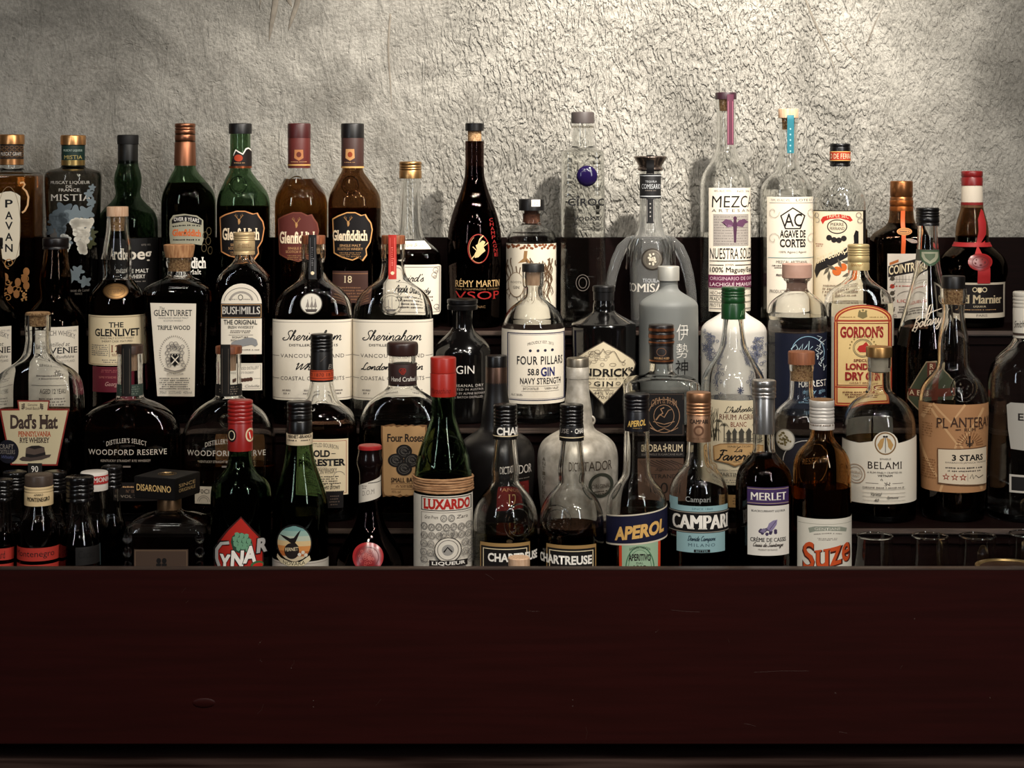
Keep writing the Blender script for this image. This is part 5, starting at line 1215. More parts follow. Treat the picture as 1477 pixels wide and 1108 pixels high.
P2 = [(509, 17.4), (530, 18), (534, 17.4), (570, 18.2), (574, 21.5), (578, 29), (584, 38), (592, 48), (602, 56.5), (613, 62.5), (626, 66.5), (642, 68.3), (745, 67)]
b = wood(330, 'broad clear bourbon flask nearly empty behind the red capped bottle', ('tea', 668), P2, False, True)
L = Lab(b, lift=.0009); L.rect(281.5, 702, 306, 727, (196, 184, 164)); L.text('70Cl', 285.5, 706, 302, 712.5, DK, bold=.01); L.ring(294, 724, 9, 9, .8, GR, a0=180, a1=360); L.ring(294, 724, 6.5, 6.5, .8, GR, a0=180, a1=360); L.build('volume_sticker')
# its back label shows through the glass
def back(L, x0, y0, x1, y1, mat):
    S_ = L.surf; b_ = L.b; V = []
    for (px, py) in [(x0, y0), (x1, y0), (x1, y1), (x0, y1)]:
        z = L.zz(py); a = L.ss(px, z); d = float(section(*S_.at(z)[:3])[0][540]); V.append((a, z, d))
    for half in (-1, 1):
        Q = [(half * (2 * d - (max(a * half, 0))), z) for a, z, d in V]
        L.emit(Q, [(0, 1, 2, 3)], mat)
b_ = Lab(b, lift=.0005); back(b_, 301, 636, 374, 682, ink((150, 104, 60))); b_.build('back_label', 'tan back label seen through the glass')

b = Bottle('bourbon_bottle', 'bourbon bottle with black cap, orange neck band and cream label', 464, 'C',
           [(549, 16.8), (556, 17.2), (566, 20), (575, 23), (581, 27), (587, 35), (593, 42.5), (600, 48), (608, 50.6), (620, 51.5), (745, 50.5)], q=.8, n=3, liq=('dark', 607))
b.cap(481.7, 506, 16.2, plastic((22, 18, 18), .28), grooves=(488, 492.5, 497, 502), depth=.8, gw=1.2)
cs = b.cap(506, 549.5, 15.8, ink((26, 21, 21), .4), name='neck_sleeve', bev=.3, hw1=17)
L = Lab(b, cs); L.rect(445, 534.5, 484, 549, (186, 70, 38)); L.rect(445, 535.6, 484, 536.6, (90, 30, 20)); L.rect(445, 545.6, 484, 546.6, (90, 30, 20)); L.text('1870 1870 1870', 447, 538.3, 480, 543.5, (64, 26, 20)); L.text('B', 473, 526, 478, 533, GR, shear=.2); L.stroke([(462, 522), (470, 514)], .8, (86, 78, 72)); L.build('neck_print', 'orange neck band')
L = Lab(b); L.rect(425, 633.5, 502, 714.5, (220, 202, 168)); L.frame(428, 636, 499.5, 712, .7, (160, 80, 60)); L.text('FIRST BOTTLED BOURBON', 434, 643, 488, 649, TXT, arc=4); L.text('OLD', 452, 649.3, 476, 659.5, K, serif=True, bold=.045); L.strokes([(478, 654.5, 484, 654.5), (444, 654.5, 450, 654.5)], 1, K); L.text('FORESTER', 430, 662, 498, 672.5, K, serif=True, bold=.045)
L.text('KENTUCKY', 455, 674.5, 472, 678, TXT, serif=True); L.text('BOURBON WHISKY', 444, 679, 486, 686, TXT, serif=True, rise=4); L.tiny(440, 686, 494, 699, 4, TXT, 5); L.text('Geo Brown', 466, 698, 490, 706, K, shear=.45); L.ring(489, 687, 8, 7, .7, GR, a0=180, a1=350); L.build('label')
L = Lab(b, lift=.001); L.rect(470, 710, 495, 733, (34, 26, 24)); L.tiny(474, 714, 491, 730, 4, (90, 76, 66), 6); L.dots([(471 + i * 2.6, 709.6) for i in range(10)], 1.4, (34, 26, 24), n=6); L.build('tax_stamp', 'small black stamp')

b = Bottle('bourbon_bottle', 'clear squared bourbon bottle with torn edged tan rose label', 580.5, 'C',
           [(512.5, 19), (519, 19.6), (523, 18.8), (540, 20), (556, 20.5), (561, 24), (566, 31), (572, 40), (579, 48), (588, 55), (598, 59.5), (612, 61.8), (630, 62), (745, 60)], q=.62, n=3.4, liq=('cola', 618.5))
b.turn('stopper', [(493, 19.5), (494.5, 22), (498, 22.8), (511, 22.6), (512.6, 20.5)], plastic((46, 26, 22), .35), it=1, label='dark brown stopper')
cs = b.cap(524, 555, 20.6, ink((44, 26, 24)), name='neck_label', bev=.2)
L = Lab(b, cs)
for i in range(3): L.ring(581 + (i - 1) * 1.8, 535 + (i % 2) * 2, 4 - i * .5, 4, 1.5, (128, 38, 28), n=12)
L.text('Hand Crafted', 565, 544, 598.5, 550.5, WH); L.build('neck_print')
L = Lab(b); rnd = random.Random(6)
def torn(i):
    p = []
    for k in range(16): p.append((549.8 + i + (66 - 2 * i) * k / 15, 612.5 + i + rnd.uniform(-1.4, 2.2)))
    for k in range(8): p.append((616 - i + rnd.uniform(-.8, .8), 618 + 92 * k / 8))
    for k in range(14): p.append((615.5 - i - (63 - 2 * i) * k / 13, 716 - i + rnd.uniform(-1.6, 1.6)))
    for k in range(7): p.append((550.5 + i + rnd.uniform(-.8, .8), 708 - 90 * k / 7))
    return p
L.poly(torn(0), (112, 78, 46)); L.poly(torn(2.4), (176, 138, 94)); L.text('Four Roses', 558, 626, 611.5, 637.5, (44, 32, 28), serif=True, bold=.02, space=.93)
for (x, y, r) in [(583, 651, 9), (571, 664, 9), (594, 664, 9), (583, 676, 9)]:
    L.disc(x, y, r + 2.5, r + .8, (50, 44, 42))
    for j, f in enumerate((.95, .68, .42, .2)): L.ring(x + (j % 2) * .8, y - (j % 2) * .6, r * f, r * f * .86, 1.1, metal((150, 144, 136), .4), n=14, a0=40 * j, a1=40 * j + 300)
L.text('SMALL BATCH', 564, 689, 609, 695.5, (50, 36, 30), bold=.02); L.tiny(566, 699, 606, 703, 2, (110, 80, 56), 2); L.strokes([(564, 697, 608, 697), (564, 705, 608, 705)], .5, (110, 80, 56)); L.text('45% vol', 565, 707, 578, 710.5, (110, 80, 56)); L.build('label', 'tan label with torn edges and silver roses')

MATTEBLACK = ink((22, 17, 17), .38, 0, .5)
DP = [(528, 15.6), (545, 15.6), (565, 16.4), (578, 18.4), (594, 20.6), (610, 22), (619, 24), (625, 33), (631, 43), (638, 50), (648, 54.5), (662, 56), (690, 55.5), (745, 50)]
b = Bottle('rum_bottle', 'matt black jug shaped rum bottle with white lettering', 716, 'C', DP, solid=MATTEBLACK)
b.cap(512.5, 529, 15.8, plastic((20, 16, 16), .3)); b.cap(529, 567, 15.9, metal((86, 66, 56), .35), name='neck_sleeve', bev=.3)
L = Lab(b); L.text('DICTADOR', 712, 673, 766, 685.5, (212, 204, 194), serif=True, space=.9); L.tiny(744, 691, 764, 694, 1, GR); L.rect(714, 697, 762, 738, (104, 26, 24)); L.text('12', 734, 714, 748, 733, (196, 150, 100), serif=True); L.text('AÑOS', 722, 702, 756, 709, (180, 130, 90)); L.build('lettering')
b = Bottle('rum_bottle', 'worn silver jug shaped rum bottle with round dark logo', 833.4, 'C', [(y, h * 1.045 if y > 619 else h) for y, h in DP], solid=M_silverworn(), dy=-.004)
b.cap(516, 529, 16, metal((150, 140, 124), .4), knurl=.012, seg=64); b.cap(529, 545.5, 16.4, M_silverworn(), name='neck_collar', bev=.6)
L = Lab(b); D2 = (74, 64, 54); L.text('DICTADOR', 817, 666.5, 882, 680, D2, serif=True, space=.95); L.ring(866.5, 702, 18, 18, 4.5, (60, 62, 52)); L.text('ORIGINAL', 853, 700, 880, 706, D2, serif=True); L.tiny(856, 709, 878, 716, 2, D2, 3)
for i in range(9): L.text('ANTIQUE R'[i] if 'ANTIQUE R'[i] != ' ' else 'O', 783, 664 + i * 7, 787, 669 + i * 7, (96, 86, 74))
L.build('lettering'); bm = bmesh.new(); k = b.k
add_tube(bm, [((17 + 7 * math.sin(t)) * k, -.004, (b.yb - 606 + 6.5 * math.cos(t)) * k) for t in [math.pi * i / 10 for i in range(11)]], 1.6 * k, 8)
finish(bm, 'jug_handle', M_silverworn(), b.root)

b = Bottle('rum_bottle', 'square clear rum bottle with bronze banded cap and black labels', 954, 'C',
           [(523, 16.4), (534, 17), (538, 19), (541, 27), (544, 38), (547, 48), (551, 53), (556, 54.6), (745, 53.5)], q=.72, n=7, liq=('water', 567))
b.cap(468, 497, 18.4, plastic((40, 26, 22), .35), grooves=(479, 489), depth=.6); cs = b.cap(497, 523.5, 17.4, ink((36, 26, 24), .45), name='neck_sleeve', bev=.3)
L = Lab(b, b.S([(470, 18.4), (497, 18.4)])); L.rect(934, 474.5, 974, 478.4, metal((150, 92, 60))); L.rect(934, 483.5, 974, 488.5, metal((150, 92, 60))); L.rect(934, 493.5, 974, 495.6, metal((170, 108, 70))); L.build('cap_bands', 'bronze bands')
L = Lab(b, cs); L.rect(934, 520, 974, 522.4, metal((170, 108, 70))); L.ring(954, 508, 7, 6, .9, (110, 80, 60)); L.text('DOUBLE AGED', 944, 515.5, 965, 518.5, KR); L.build('neck_print')
L = Lab(b); L.rect(921, 567, 987, 629, (26, 20, 20)); L.frame(922.5, 568.5, 985.5, 627.5, .6, (84, 66, 54)); BR = (150, 116, 88)
L.ring(957.6, 600, 23, 24.5, 1, BR); L.ring(957.6, 600, 15, 16.5, .8, BR); L.text('OBA & RUM', 939, 578, 976, 588, BR, bold=.01, arc=6); L.stroke([(946, 606), (952, 598), (958, 602), (964, 592), (970, 590)], 2, BR, .8); L.stroke([(950, 600), (956, 596), (953, 590), (958, 588)], 1.8, BR); L.stroke([(942, 608), (958, 612), (973, 608)], 1, BR)
L.stroke([(938, 617), (948, 622), (958, 618), (968, 622), (978, 617)], 1.6, BR, .8); L.build('label', 'black label with a gilt round emblem')
L = Lab(b); L.rect(921, 637, 987, 659.5, (40, 31, 29)); L.text('OBA', 934, 641, 955, 651.5, CREAM); L.text('RUM', 964, 641, 984.5, 651.5, CREAM); L.stroke([(959.5, 640), (959.5, 652)], 1, CREAM); L.dots([(957.5, 644), (961.5, 646), (957.5, 648)], 1.2, CREAM); L.text('SINGLE SUGARCANE RUM', 934, 654, 984, 657, GR); L.build('name_label')
L = Lab(b); L.rect(921, 661, 986, 722, (84, 62, 48)); rnd = random.Random(5)
for i in range(7): L.stroke([(925 + i * 7, 664), (938 + i * 8, 671), (956 + i * 5, 676)], 1.1, (40, 30, 26), .5)
L.text('Signature', 945, 675, 982, 680, (40, 30, 26), shear=.4); L.text('ESTRAND', 934, 684, 976, 690, (44, 32, 28)); L.text('101', 944, 696, 972, 712, (48, 36, 30)); L.build('lower_label', 'brown lower label')

b = Bottle('rum_bottle', 'clear rum bottle with dark green cap and label of a house with palms', 1057.6, 'C',
           [(459, 14.5), (475, 15.5), (490, 17.5), (502, 20), (512, 25), (522, 32), (533, 39), (543, 44), (555, 46), (570, 46.5), (745, 46)], liq=('water', 574))
cs = b.cap(413.8, 459.8, 17.2, plastic((22, 62, 30), .3), grooves=(420, 424, 428, 437), depth=.8, gw=1.3); L = Lab(b, cs); L.stroke([(1068, 457), (1070, 449), (1073, 446), (1071, 455)], .8, (130, 160, 120)); L.build('cap_print')
L = Lab(b); L.rect(1010, 578, 1106, 700, (212, 198, 168)); BRN = (116, 54, 34)
L.script("L'Authentique", 1045, 587, 1096, 600, K, 1, rise=3); L.text('RHUM AGRICOLE', 1037.5, 598, 1099, 605.8, BRN, serif=True, bold=.01); L.text('BLANC', 1054, 608.8, 1076.5, 616, BRN, serif=True, bold=.01)
rnd = random.Random(4)
for i in range(9): x = 1026 + rnd.uniform(-4, 7); L.stroke([(x, 640 - i), (x + rnd.uniform(-4, 4), 615), (x + rnd.uniform(-6, 8), 588 + rnd.uniform(0, 10))], 1.6, (62, 58, 46), .5)
for (x, y) in [(1037, 609), (1045, 614), (1034, 622), (1090, 612)]:
    L.strokes([(x, y, x, 637)], 1, (62, 58, 46))
    for j in range(7): a = math.pi * (1.05 + j * .15); L.stroke([(x, y), (x + 4 * math.cos(a), y + 4 * math.sin(a)), (x + 6.5 * math.cos(a), y + 5 * math.sin(a) + 3)], 1, (62, 58, 46), .4)
for (x0, x1, y0) in [(1049, 1054, 626), (1057, 1062, 624), (1066, 1072, 624), (1076, 1082, 624), (1085, 1090, 627)]: L.rect(x0, y0, x1, 636.5, (70, 66, 58)); L.poly([(x0 - 1.5, y0), (x1 + 1.5, y0), ((x0 + x1) / 2, y0 - 7)], (70, 66, 58))
L.strokes([(1044, 636.8, 1096, 636.8), (1046, 633, 1094, 633)], 1, (70, 66, 58))
L.poly([(1030, 645), (1040, 640.5), (1060, 639.2), (1082, 640.5), (1098, 644), (1097, 667), (1072, 668), (1060, 672.5), (1050, 668.5), (1031, 665)], (150, 110, 66)); L.poly([(1031.5, 645.6), (1041, 641.8), (1060, 640.6), (1082, 641.8), (1096.5, 645), (1095.5, 665.8), (1071, 666.6), (1060, 670.6), (1051, 667), (1032.5, 664)], (196, 158, 108))
L.text('HABITATION', 1050, 642.4, 1081, 645.4, DK, serif=True); L.script('La', 1059, 644.8, 1070, 651.5, K, 1); L.script('Favorite', 1035, 649.5, 1092, 664, K, 1.9); L.text('MAITRE 1842', 1058, 664.5, 1074, 667, DK); L.ring(1031, 675, 5, 6, 1, (150, 110, 66)); L.text('Appellation Contrôlée', 1036, 677, 1066, 680.5, TXT); L.text('MARTINIQUE', 1037, 682, 1082, 688, TXT, serif=True, bold=.01); L.tiny(1034, 691, 1090, 697, 2, GR, 3); L.build('label')
L = Lab(b); L.rect(1049, 714, 1100, 732, (150, 118, 74)); L.tiny(1052, 717, 1090, 729, 3, (90, 66, 44), 2); L.build('lower_label')

b = Bottle('rum_bottle', 'clear round shouldered bottle with brown stopper and round moss printed medallion', 1156, 'C',
           [(524.5, 17.4), (526.5, 17.8), (533, 17.6), (536, 16.4), (556, 16.6), (572, 17.5), (577, 20), (583, 27), (590, 34), (598, 38.5), (608, 40.5), (745, 40)], liq=('water', 596), wall=.0036)
b.cap(506.5, 525, 19.2, noisy('tan_brown_wood', (120, 70, 44), (142, 88, 58), 60, .55, .15, (6, 6, .6)), name='stopper', bev=1.6); b.turn('cork', [(525, 13.6), (549, 13)], M_cork())
L = Lab(b); L.rect(1118, 632, 1193, 742, (34, 32, 40)); L.ring(1163, 668, 34, 33, 1.2, (170, 166, 160)); L.disc(1163, 668, 31, 30, (46, 42, 58)); L.text('RESERVE', 1146, 662, 1190, 670, (150, 146, 142)); L.build('label')
L = Lab(b, lift=.0014); L.disc(1133.5, 636, 13.6, 15.5, (190, 184, 170)); L.ring(1133.5, 636, 13.6, 15.5, 1.6, (140, 136, 126)); rnd = random.Random(3)
L.dots([(1133 + rnd.gauss(0, 4), 637 + rnd.gauss(0, 5)) for i in range(26)], 1.7, (110, 98, 62), n=6); L.build('medallion', 'pale round medallion')

b = Bottle('rum_bottle', 'round clear rum bottle with gold cap, big white label and winged roundel', 1268, 'C',
           [(514, 17.4), (528, 17.6), (532, 15.8), (556, 16), (564, 18), (569, 24), (575, 32.5), (582, 40), (591, 46.5), (602, 50.5), (616, 52.6), (745, 52.4)], liq=('amber', 632), base=.009)
b.cap(499.8, 514.5, 18.6, metal((176, 136, 84), .35), bev=.8); b.turn('stopper', [(514.5, 13.5), (535, 12.8), (537, 10)], ink((190, 180, 160), .4), label='cream plastic stopper')
L = Lab(b)
pts = [(1213, 639), (1240, 641), (1259, 637)]
for i in range(9): a = math.pi * (1.02 - i / 8 * 1.0); pts.append((1277 + 18.6 * math.cos(a), 641 - 18.5 * math.sin(a)))
L.poly(pts + [(1322, 632), (1322, 727), (1213, 728)], (216, 208, 192))
L.disc(1277, 640, 15.6, 16.5, (120, 92, 56)); L.disc(1277, 640, 13.6, 14.4, (208, 202, 188)); L.strokes([(1277, 629, 1277, 653)], 1, DK)
for d in (-1, 1): L.poly([(1277 + d * 1, 631), (1277 + d * 7, 634), (1277 + d * 11.5, 642), (1277 + d * 8, 650), (1277 + d * 4, 645), (1277 + d * 3, 638)], (176, 138, 84))
L.dots([(1275, 630), (1279, 630)], 1.6, K)
L.text('BELAMI', 1252, 666.5, 1300.5, 676.7, (50, 34, 26), serif=True, bold=.006, space=1.12); L.text('SINGLE', 1269, 661, 1285, 663.5, TXT); L.text('A RUM FINELY CRAFTED IN', 1251, 680.8, 1300, 683.5, TXT); L.text('VIETNAM', 1266, 685, 1287, 688, DK, bold=.02); L.strokes([(1249, 697.5, 1267, 697.5), (1287, 697.5, 1302, 697.5)], .6, GR)
rnd = random.Random(2)
for i in range(9): x, y = 1277 + rnd.uniform(-7, 7), 697 + rnd.uniform(-4, 4); L.stroke([(x, y), (x + rnd.uniform(-6, 6), y + rnd.uniform(-4, 4))], .9, TXT, .5)
L.ring(1235, 686, 13.6, 14, 1, (150, 120, 96)); L.ring(1235, 686, 9.6, 10, .7, (150, 120, 96)); L.text('ORIGINAL', 1227, 682, 1243, 686, (160, 134, 112)); L.text('CRAFT', 1229, 688, 1241, 691, (160, 134, 112))
for y in (706, 711.5, 717, 722.5): L.strokes([(1245, y, 1305, y)], .45, (150, 142, 130))
L.text('Varietal', 1257, 710.5, 1272, 715.5, DK, shear=.4); L.text('Symone', 1279, 715.5, 1295, 721, DK, shear=.4); L.text('40', 1261, 719.5, 1268, 724, DK, shear=.4); L.tiny(1245, 702, 1305, 705, 1, GR, 3); L.build('label', 'white label with a winged roundel above its edge')
b_ = Lab(b, lift=.0005); back(b_, 1224, 616, 1306, 690, ink((176, 170, 158))); b_.build('back_label')

b = Bottle('rum_bottle', 'rum bottle with long neck, moulded seal and brown map pattern label', 1375, 'C',
           [(415.5, 18), (418, 18.8), (434, 18.6), (439, 16), (450, 15.4), (462, 16.6), (476, 19.4), (492, 22.2), (506, 22.6), (520, 22.4), (530, 24), (538, 29.5), (547, 38), (556, 44), (566, 47.5), (580, 49), (600, 49), (745, 44)], liq=('dark', 583))
b.cap(398, 415.5, 16.8, plastic((26, 19, 17), .4), name='stopper', bev=1.2, label='black stopper'); b.turn('cork', [(415.5, 14), (438, 13.4)], M_cork())
b.emboss(1390, 560, 18, 19, 'clear', seed=5)
L = Lab(b); KRAFT = (164, 120, 82); L.rect(1322, 584, 1426, 711, KRAFT); LT = (190, 150, 108)
for pts in ([(1340, 586), (1380, 640), (1356, 711)], [(1346, 584), (1372, 610), (1392, 584)], [(1418, 590), (1384, 640), (1416, 708)], [(1326, 640), (1352, 690)], [(1328, 606), (1344, 586)]): L.stroke(pts, 3.4, LT)
L.tiny(1328, 588, 1345, 602, 4, (130, 88, 54), 3, centred=False); L.tiny(1328, 612, 1345, 634, 6, (130, 88, 54), 4, centred=False); L.tiny(1329, 664, 1350, 694, 8, (130, 88, 54), 5, centred=False)
for i in range(14): a = math.pi * (1 + i / 13); L.strokes([(1398 + 9 * math.cos(a), 642 + 9 * math.sin(a), 1398 + 19 * math.cos(a), 642 + 19 * math.sin(a))], .8, (120, 78, 46))
L.text('PL', 1351, 604, 1368, 618, (62, 40, 30), serif=True, bold=.0); L.text('ANTERAY', 1371, 602, 1425, 616, (62, 40, 30), serif=True, bold=.0, rise=-1); L.text('RUM', 1391, 617.5, 1406, 622.5, (62, 40, 30)); L.strokes([(1378, 620, 1386, 619.6), (1411, 619, 1417, 618.6)], 1.2, (62, 40, 30))
L.stroke([(1398, 629), (1398, 645)], 1.8, DK); L.stroke([(1394, 635), (1393, 639), (1397, 640)], 1.3, DK); L.stroke([(1402, 635), (1403, 639), (1399, 640)], 1.3, DK); L.stroke([(1394, 642), (1402, 642)], 1.1, DK)
L.poly([(1352.5, 648), (1421, 645.5), (1421, 702), (1353, 699)], (96, 66, 44)); L.poly([(1354, 649.5), (1421, 647), (1421, 700.5), (1354.5, 697.5)], (206, 190, 166)); L.text('3 STARS', 1373, 656, 1416, 665, K, serif=True, bold=.03); L.text('BARBADOS JAMAICA TRINIDAD', 1364, 666.5, 1420, 669.5, TXT); L.tiny(1362, 673, 1418, 682, 2, TXT, 3)
for x in (1365, 1377, 1388.5): L.star(x, 688.5, 5.6, (140, 54, 36)); L.star(x, 688.5, 2.8, (206, 190, 166))
L.strokes([(1395, 683, 1395, 694)], .5, GR); L.stroke([(1398, 690), (1401, 684), (1403, 691), (1406, 686), (1410, 690), (1416, 687)], .9, TXT); L.build('label')

b = Bottle('spirit_bottle', 'bottle with white script cap cut off by the right edge of the photo', 1479, 'C',
           [(487, 16.4), (493, 19), (501, 25), (509, 34), (518, 43), (528, 49), (541, 52.5), (562, 54), (745, 53)], liq=('water', 594))
cs = b.cap(420.5, 486.5, 17.6, ink((196, 190, 178), .4), grooves=(428, 433, 438, 443.5), depth=.6, gw=1.2)
L = Lab(b, cs); L.text('Smith & Sons', 1462, 464, 1496, 474, K, shear=.45, rise=4); L.rect(1461, 481, 1497, 484.5, (60, 46, 40)); L.build('cap_print')
L = Lab(b); L.poly([(1452, 586), (1458, 582), (1500, 582), (1500, 652), (1458, 649), (1454, 620)], (158, 154, 146)); L.text('EXTRA', 1468.5, 597, 1520, 607.5, (48, 34, 30), serif=True, bold=.02); L.build('label')
L = Lab(b); L.rect(1456, 686, 1502, 712, (176, 170, 160)); L.rect(1459, 689, 1502, 709, (40, 34, 32)); L.build('lower_label')
# ================================================================ FRONT ROW
# small bitters and syrup bottles crowded at the left
SMALLG = 'small bottles crowded at the left end of the front row'
def small(cx, name, dy, top, cap_h, hw, cap_mat, body_hw, lab=None, grooves=True, neck=None):
    y1 = top + cap_h; n0 = hw * .82
    b = Bottle('bitters_bottle', name, cx, 'D', [(y1 - 3, n0 - 1), (y1 + 18, n0), (y1 + 30, n0 + 1.5), (y1 + 42, body_hw * .72), (y1 + 54, body_hw * .92), (y1 + 68, body_hw), (HY + .612 * F / (2.35 + dy), body_hw)], dy=dy, group=SMALLG, liq=('cola', y1 + 48))
    g = [top + cap_h * f for f in (.3, .46, .62, .86)] if grooves else []
    return b, b.cap(top, y1, hw, cap_mat, grooves=g, depth=.8, gw=1.2)
BLK = plastic((22, 18, 18), .22)
RL = (172, 52, 42)
b, cs = small(3, 'small bottle with black cap and red label cut by the left edge', -.055, 691, 30, 15.5, BLK, 18)
L = Lab(b); L.rect(-15, 791.5, 20.5, 808.5, RL); L.text('Reward', -12, 795, 7, 806, K); L.rect(-15, 814, 20.5, 830, RL); L.build('label', 'red label')
b, cs = small(21, 'small black capped bottle behind the two red labelled ones', .028, 680, 26, 17, BLK, 21)
b, cs = small(56, 'small bottle with cream collar under dark cap and red label', -.06, 684, 16, 20, noisy('dark_bronze', (62, 50, 42), (78, 64, 54), 40, .4), 30, grooves=False)
cs = b.cap(700, 727, 20.4, ink((212, 186, 142), .5), name='collar', bev=.6, grooves=(704.5, 708.5), depth=.5)
L = Lab(b, cs); L.text('MONTENEGRO', 39.5, 717, 72.5, 723, DK, serif=True, bold=.03, arc=-1.2); L.text('AMARO', 49, 712.5, 62, 716, DK); L.build('collar_print')
L = Lab(b); L.rect(24, 791, 87, 810, RL); L.text('Montenegro', 25.5, 795, 79, 806.5, K); L.rect(24, 815, 87, 831, RL); L.build('label', 'red label')
b, cs = small(79, 'small black capped bottle behind the cream collared one', .030, 680, 30, 16.5, BLK, 22)
b, cs = small(115, 'small bottle with wide black cap and clear dark label', -.055, 687, 35, 20, BLK, 29)
L = Lab(b); L.rect(109, 790, 148, 816, (44, 40, 38)); L.rect(145, 790, 148.5, 822, (96, 120, 124)); L.text('Cacao', 113, 795, 136, 806, (24, 20, 20)); L.build('label')
b, cs = small(136, 'small bottle with white and red printed cap', .004, 680, 26, 19.5, ink((208, 200, 190), .4), 24, grooves=False)
L = Lab(b, cs); L.rect(116, 687.5, 156, 699.5, (170, 44, 42)); L.text('MONIN', 134, 689.5, 158, 696.5, WH, serif=True, bold=.03); L.build('cap_print')
b, cs = small(161, 'small black capped bottle beside the boxed stopper', .036, 672, 31, 15, BLK, 22)

# almond liqueur with its square box cap
b = Bottle('liqueur_bottle', 'square textured glass bottle under a big black box cap', 244.3, 'D',
           [(712, 15), (734, 16), (738, 22), (742, 34), (746, 46), (751, 55), (758, 60), (770, 61), (907, 58)], q=.8, n=6, dy=.012)
b.cap(714, 734.5, 17.2, metal((150, 116, 84), .4), name='neck_collar', bev=.4); k = b.k
w = 68 * k / 2
bm = bmesh.new(); add_box(bm, -w, w, -w, w, 0, 31 * k, .0008)
hol = finish(bm, 'box_cap', ink((27, 21, 20), .45), b.root); hol.location = (-3 * k, 0, (b.yb - 714.5) * k); hol.rotation_euler = (0, 0, math.radians(-21.6))
def flat_text(par, t, x0, x1, z0, z1, y, mat, side=None, **kw):
    V, Fc = letters(t, **kw); bm = bmesh.new()
    vs = [bm.verts.new((x0 + (x1 - x0) * u, y, z0 + (z1 - z0) * v) if side is None else (side, x0 + (x1 - x0) * u, z0 + (z1 - z0) * v)) for u, v in V]
    for f in Fc:
        try: bm.faces.new([vs[i] for i in f])
        except ValueError: pass
    return finish(bm, 'lettering', ink(mat), par, sharp=None)
flat_text(hol, 'DISARONNO', -w * .86, w * .82, 11 * k, 20.5 * k, -w - .0003, (214, 178, 116), serif=True, bold=.01)
flat_text(hol, 'SINCE', -w * .7, w * .6, 17 * k, 22 * k, 0, (150, 124, 84), side=w + .0003); flat_text(hol, 'ORIGINALE', -w * .7, w * .6, 10 * k, 15 * k, 0, (150, 124, 84), side=w + .0003)
bm = bmesh.new()
for j in range(3): add_tube(bm, [((13 - 3.5 * j) * k * math.cos(i * .3), (13 - 3.5 * j) * k * math.sin(i * .3), 31 * k + .0002) for i in range(21)], .0004, 5, True)
finish(bm, 'gilt_rosette', metal((170, 140, 96)), hol)
L = Lab(b); L.rect(193.5, 792.5, 271.5, 900, (70, 54, 44)); L.frame(195, 794, 270, 898, .8, (110, 88, 66))
for x in (229, 237): L.disc(x, 809, 3.4, 4, (30, 24, 22)); L.rect(x - 3.6, 813, x + 3.6, 826, (30, 24, 22))
L.build('label')
bm = bmesh.new()
for x in (-52, 50):
    for j in range(3):
        r = bmesh.ops.create_icosphere(bm, subdivisions=2, radius=6.5 * k)
        for v in r['verts']: v.co = Vector((v.co.x, v.co.y * .6, v.co.z * 1.2)) + Vector((x * k, -38 * k, (b.yb - 768 - j * 20) * k))
finish(bm, 'moulded_texture', glass('clear'), b.root)

b = Bottle('liqueur_bottle', 'dark green bottle with bright red cap and red leaf label', 346.5, 'D',
           [(640, 16), (652, 16), (664, 17), (674, 19.5), (682, 26), (689, 34), (696, 40), (706, 43), (720, 43.6), (907, 42.5)], body='deep_green', liq=('dark', 721), bx=1)
cs = b.cap(577, 609, 18, plastic((142, 30, 26), .3), grooves=(583, 588.5, 594, 599.5, 605.5), depth=.9, gw=1.5); cs = b.cap(609, 649, 17.4, plastic((138, 28, 25), .35), name='sleeve', bev=.3, hw1=18.2)
L = Lab(b, cs); L.disc(334.5, 628.5, 6.5, 9.5, K); L.ring(334.5, 628.5, 4.6, 7, 1.2, CREAM); L.disc(360.5, 628.5, 6.5, 10, CREAM); L.disc(360.5, 628.5, 4.6, 7.4, RED); L.stroke([(359, 624), (361, 634)], 1.4, WH); L.build('sleeve_print')
L = Lab(b)
L.poly([(347.5, 745), (364, 764), (376, 778), (380, 790), (380, 860), (309, 860), (309, 800), (315, 782), (328, 764)], (52, 20, 18)); L.poly([(347.5, 747.5), (363, 766), (374.5, 780), (378, 791), (378, 858), (311, 858), (311, 801), (317, 784), (329.5, 766)], (170, 36, 26))
GRN = (104, 150, 118)
L.poly([(333, 782), (335, 774), (341, 769), (349, 768.5), (357, 773), (363, 781), (365, 790), (358, 797), (344, 798), (336, 793)], (40, 66, 50))
for r_, row in enumerate([(340, 772, 3), (337, 778, 4), (338, 785, 4), (342, 791, 3)]):
    for i in range(row[2]): x = row[0] + i * 6.6 + 2; y = row[1] + 1.2 * i; L.poly([(x - 3.4, y - 3), (x, y - 4.4), (x + 3.4, y - 2.6), (x + 2.6, y + 2.4), (x, y + 4.2), (x - 2.8, y + 2)], GRN)
L.stroke([(331, 783), (320, 784), (312.5, 794), (312, 808), (316, 818)], 7, (30, 20, 20)); L.stroke([(331, 783), (320, 785), (313.5, 795), (313.5, 808), (317, 818)], 4.4, (176, 172, 166))
for (t, x0, x1, y0, y1) in [('Y', 318, 334, 800, 824), ('N', 333, 352, 794, 818), ('A', 350, 369, 788, 813), ('R', 369, 384, 779, 800)]:
    L.text(t, x0 - 1.4, y0 - 1.2, x1 + 1.4, y1 + 1.2, K, bold=.09, shear=.08); L.text(t, x0, y0, x1, y1, WH if t != 'R' else (170, 166, 162), bold=.05, shear=.08)
L.disc(370, 817, 9, 6, (60, 100, 60)); L.disc(371, 818, 7, 4, RED); L.build('label', 'red leaf shaped label with an artichoke')

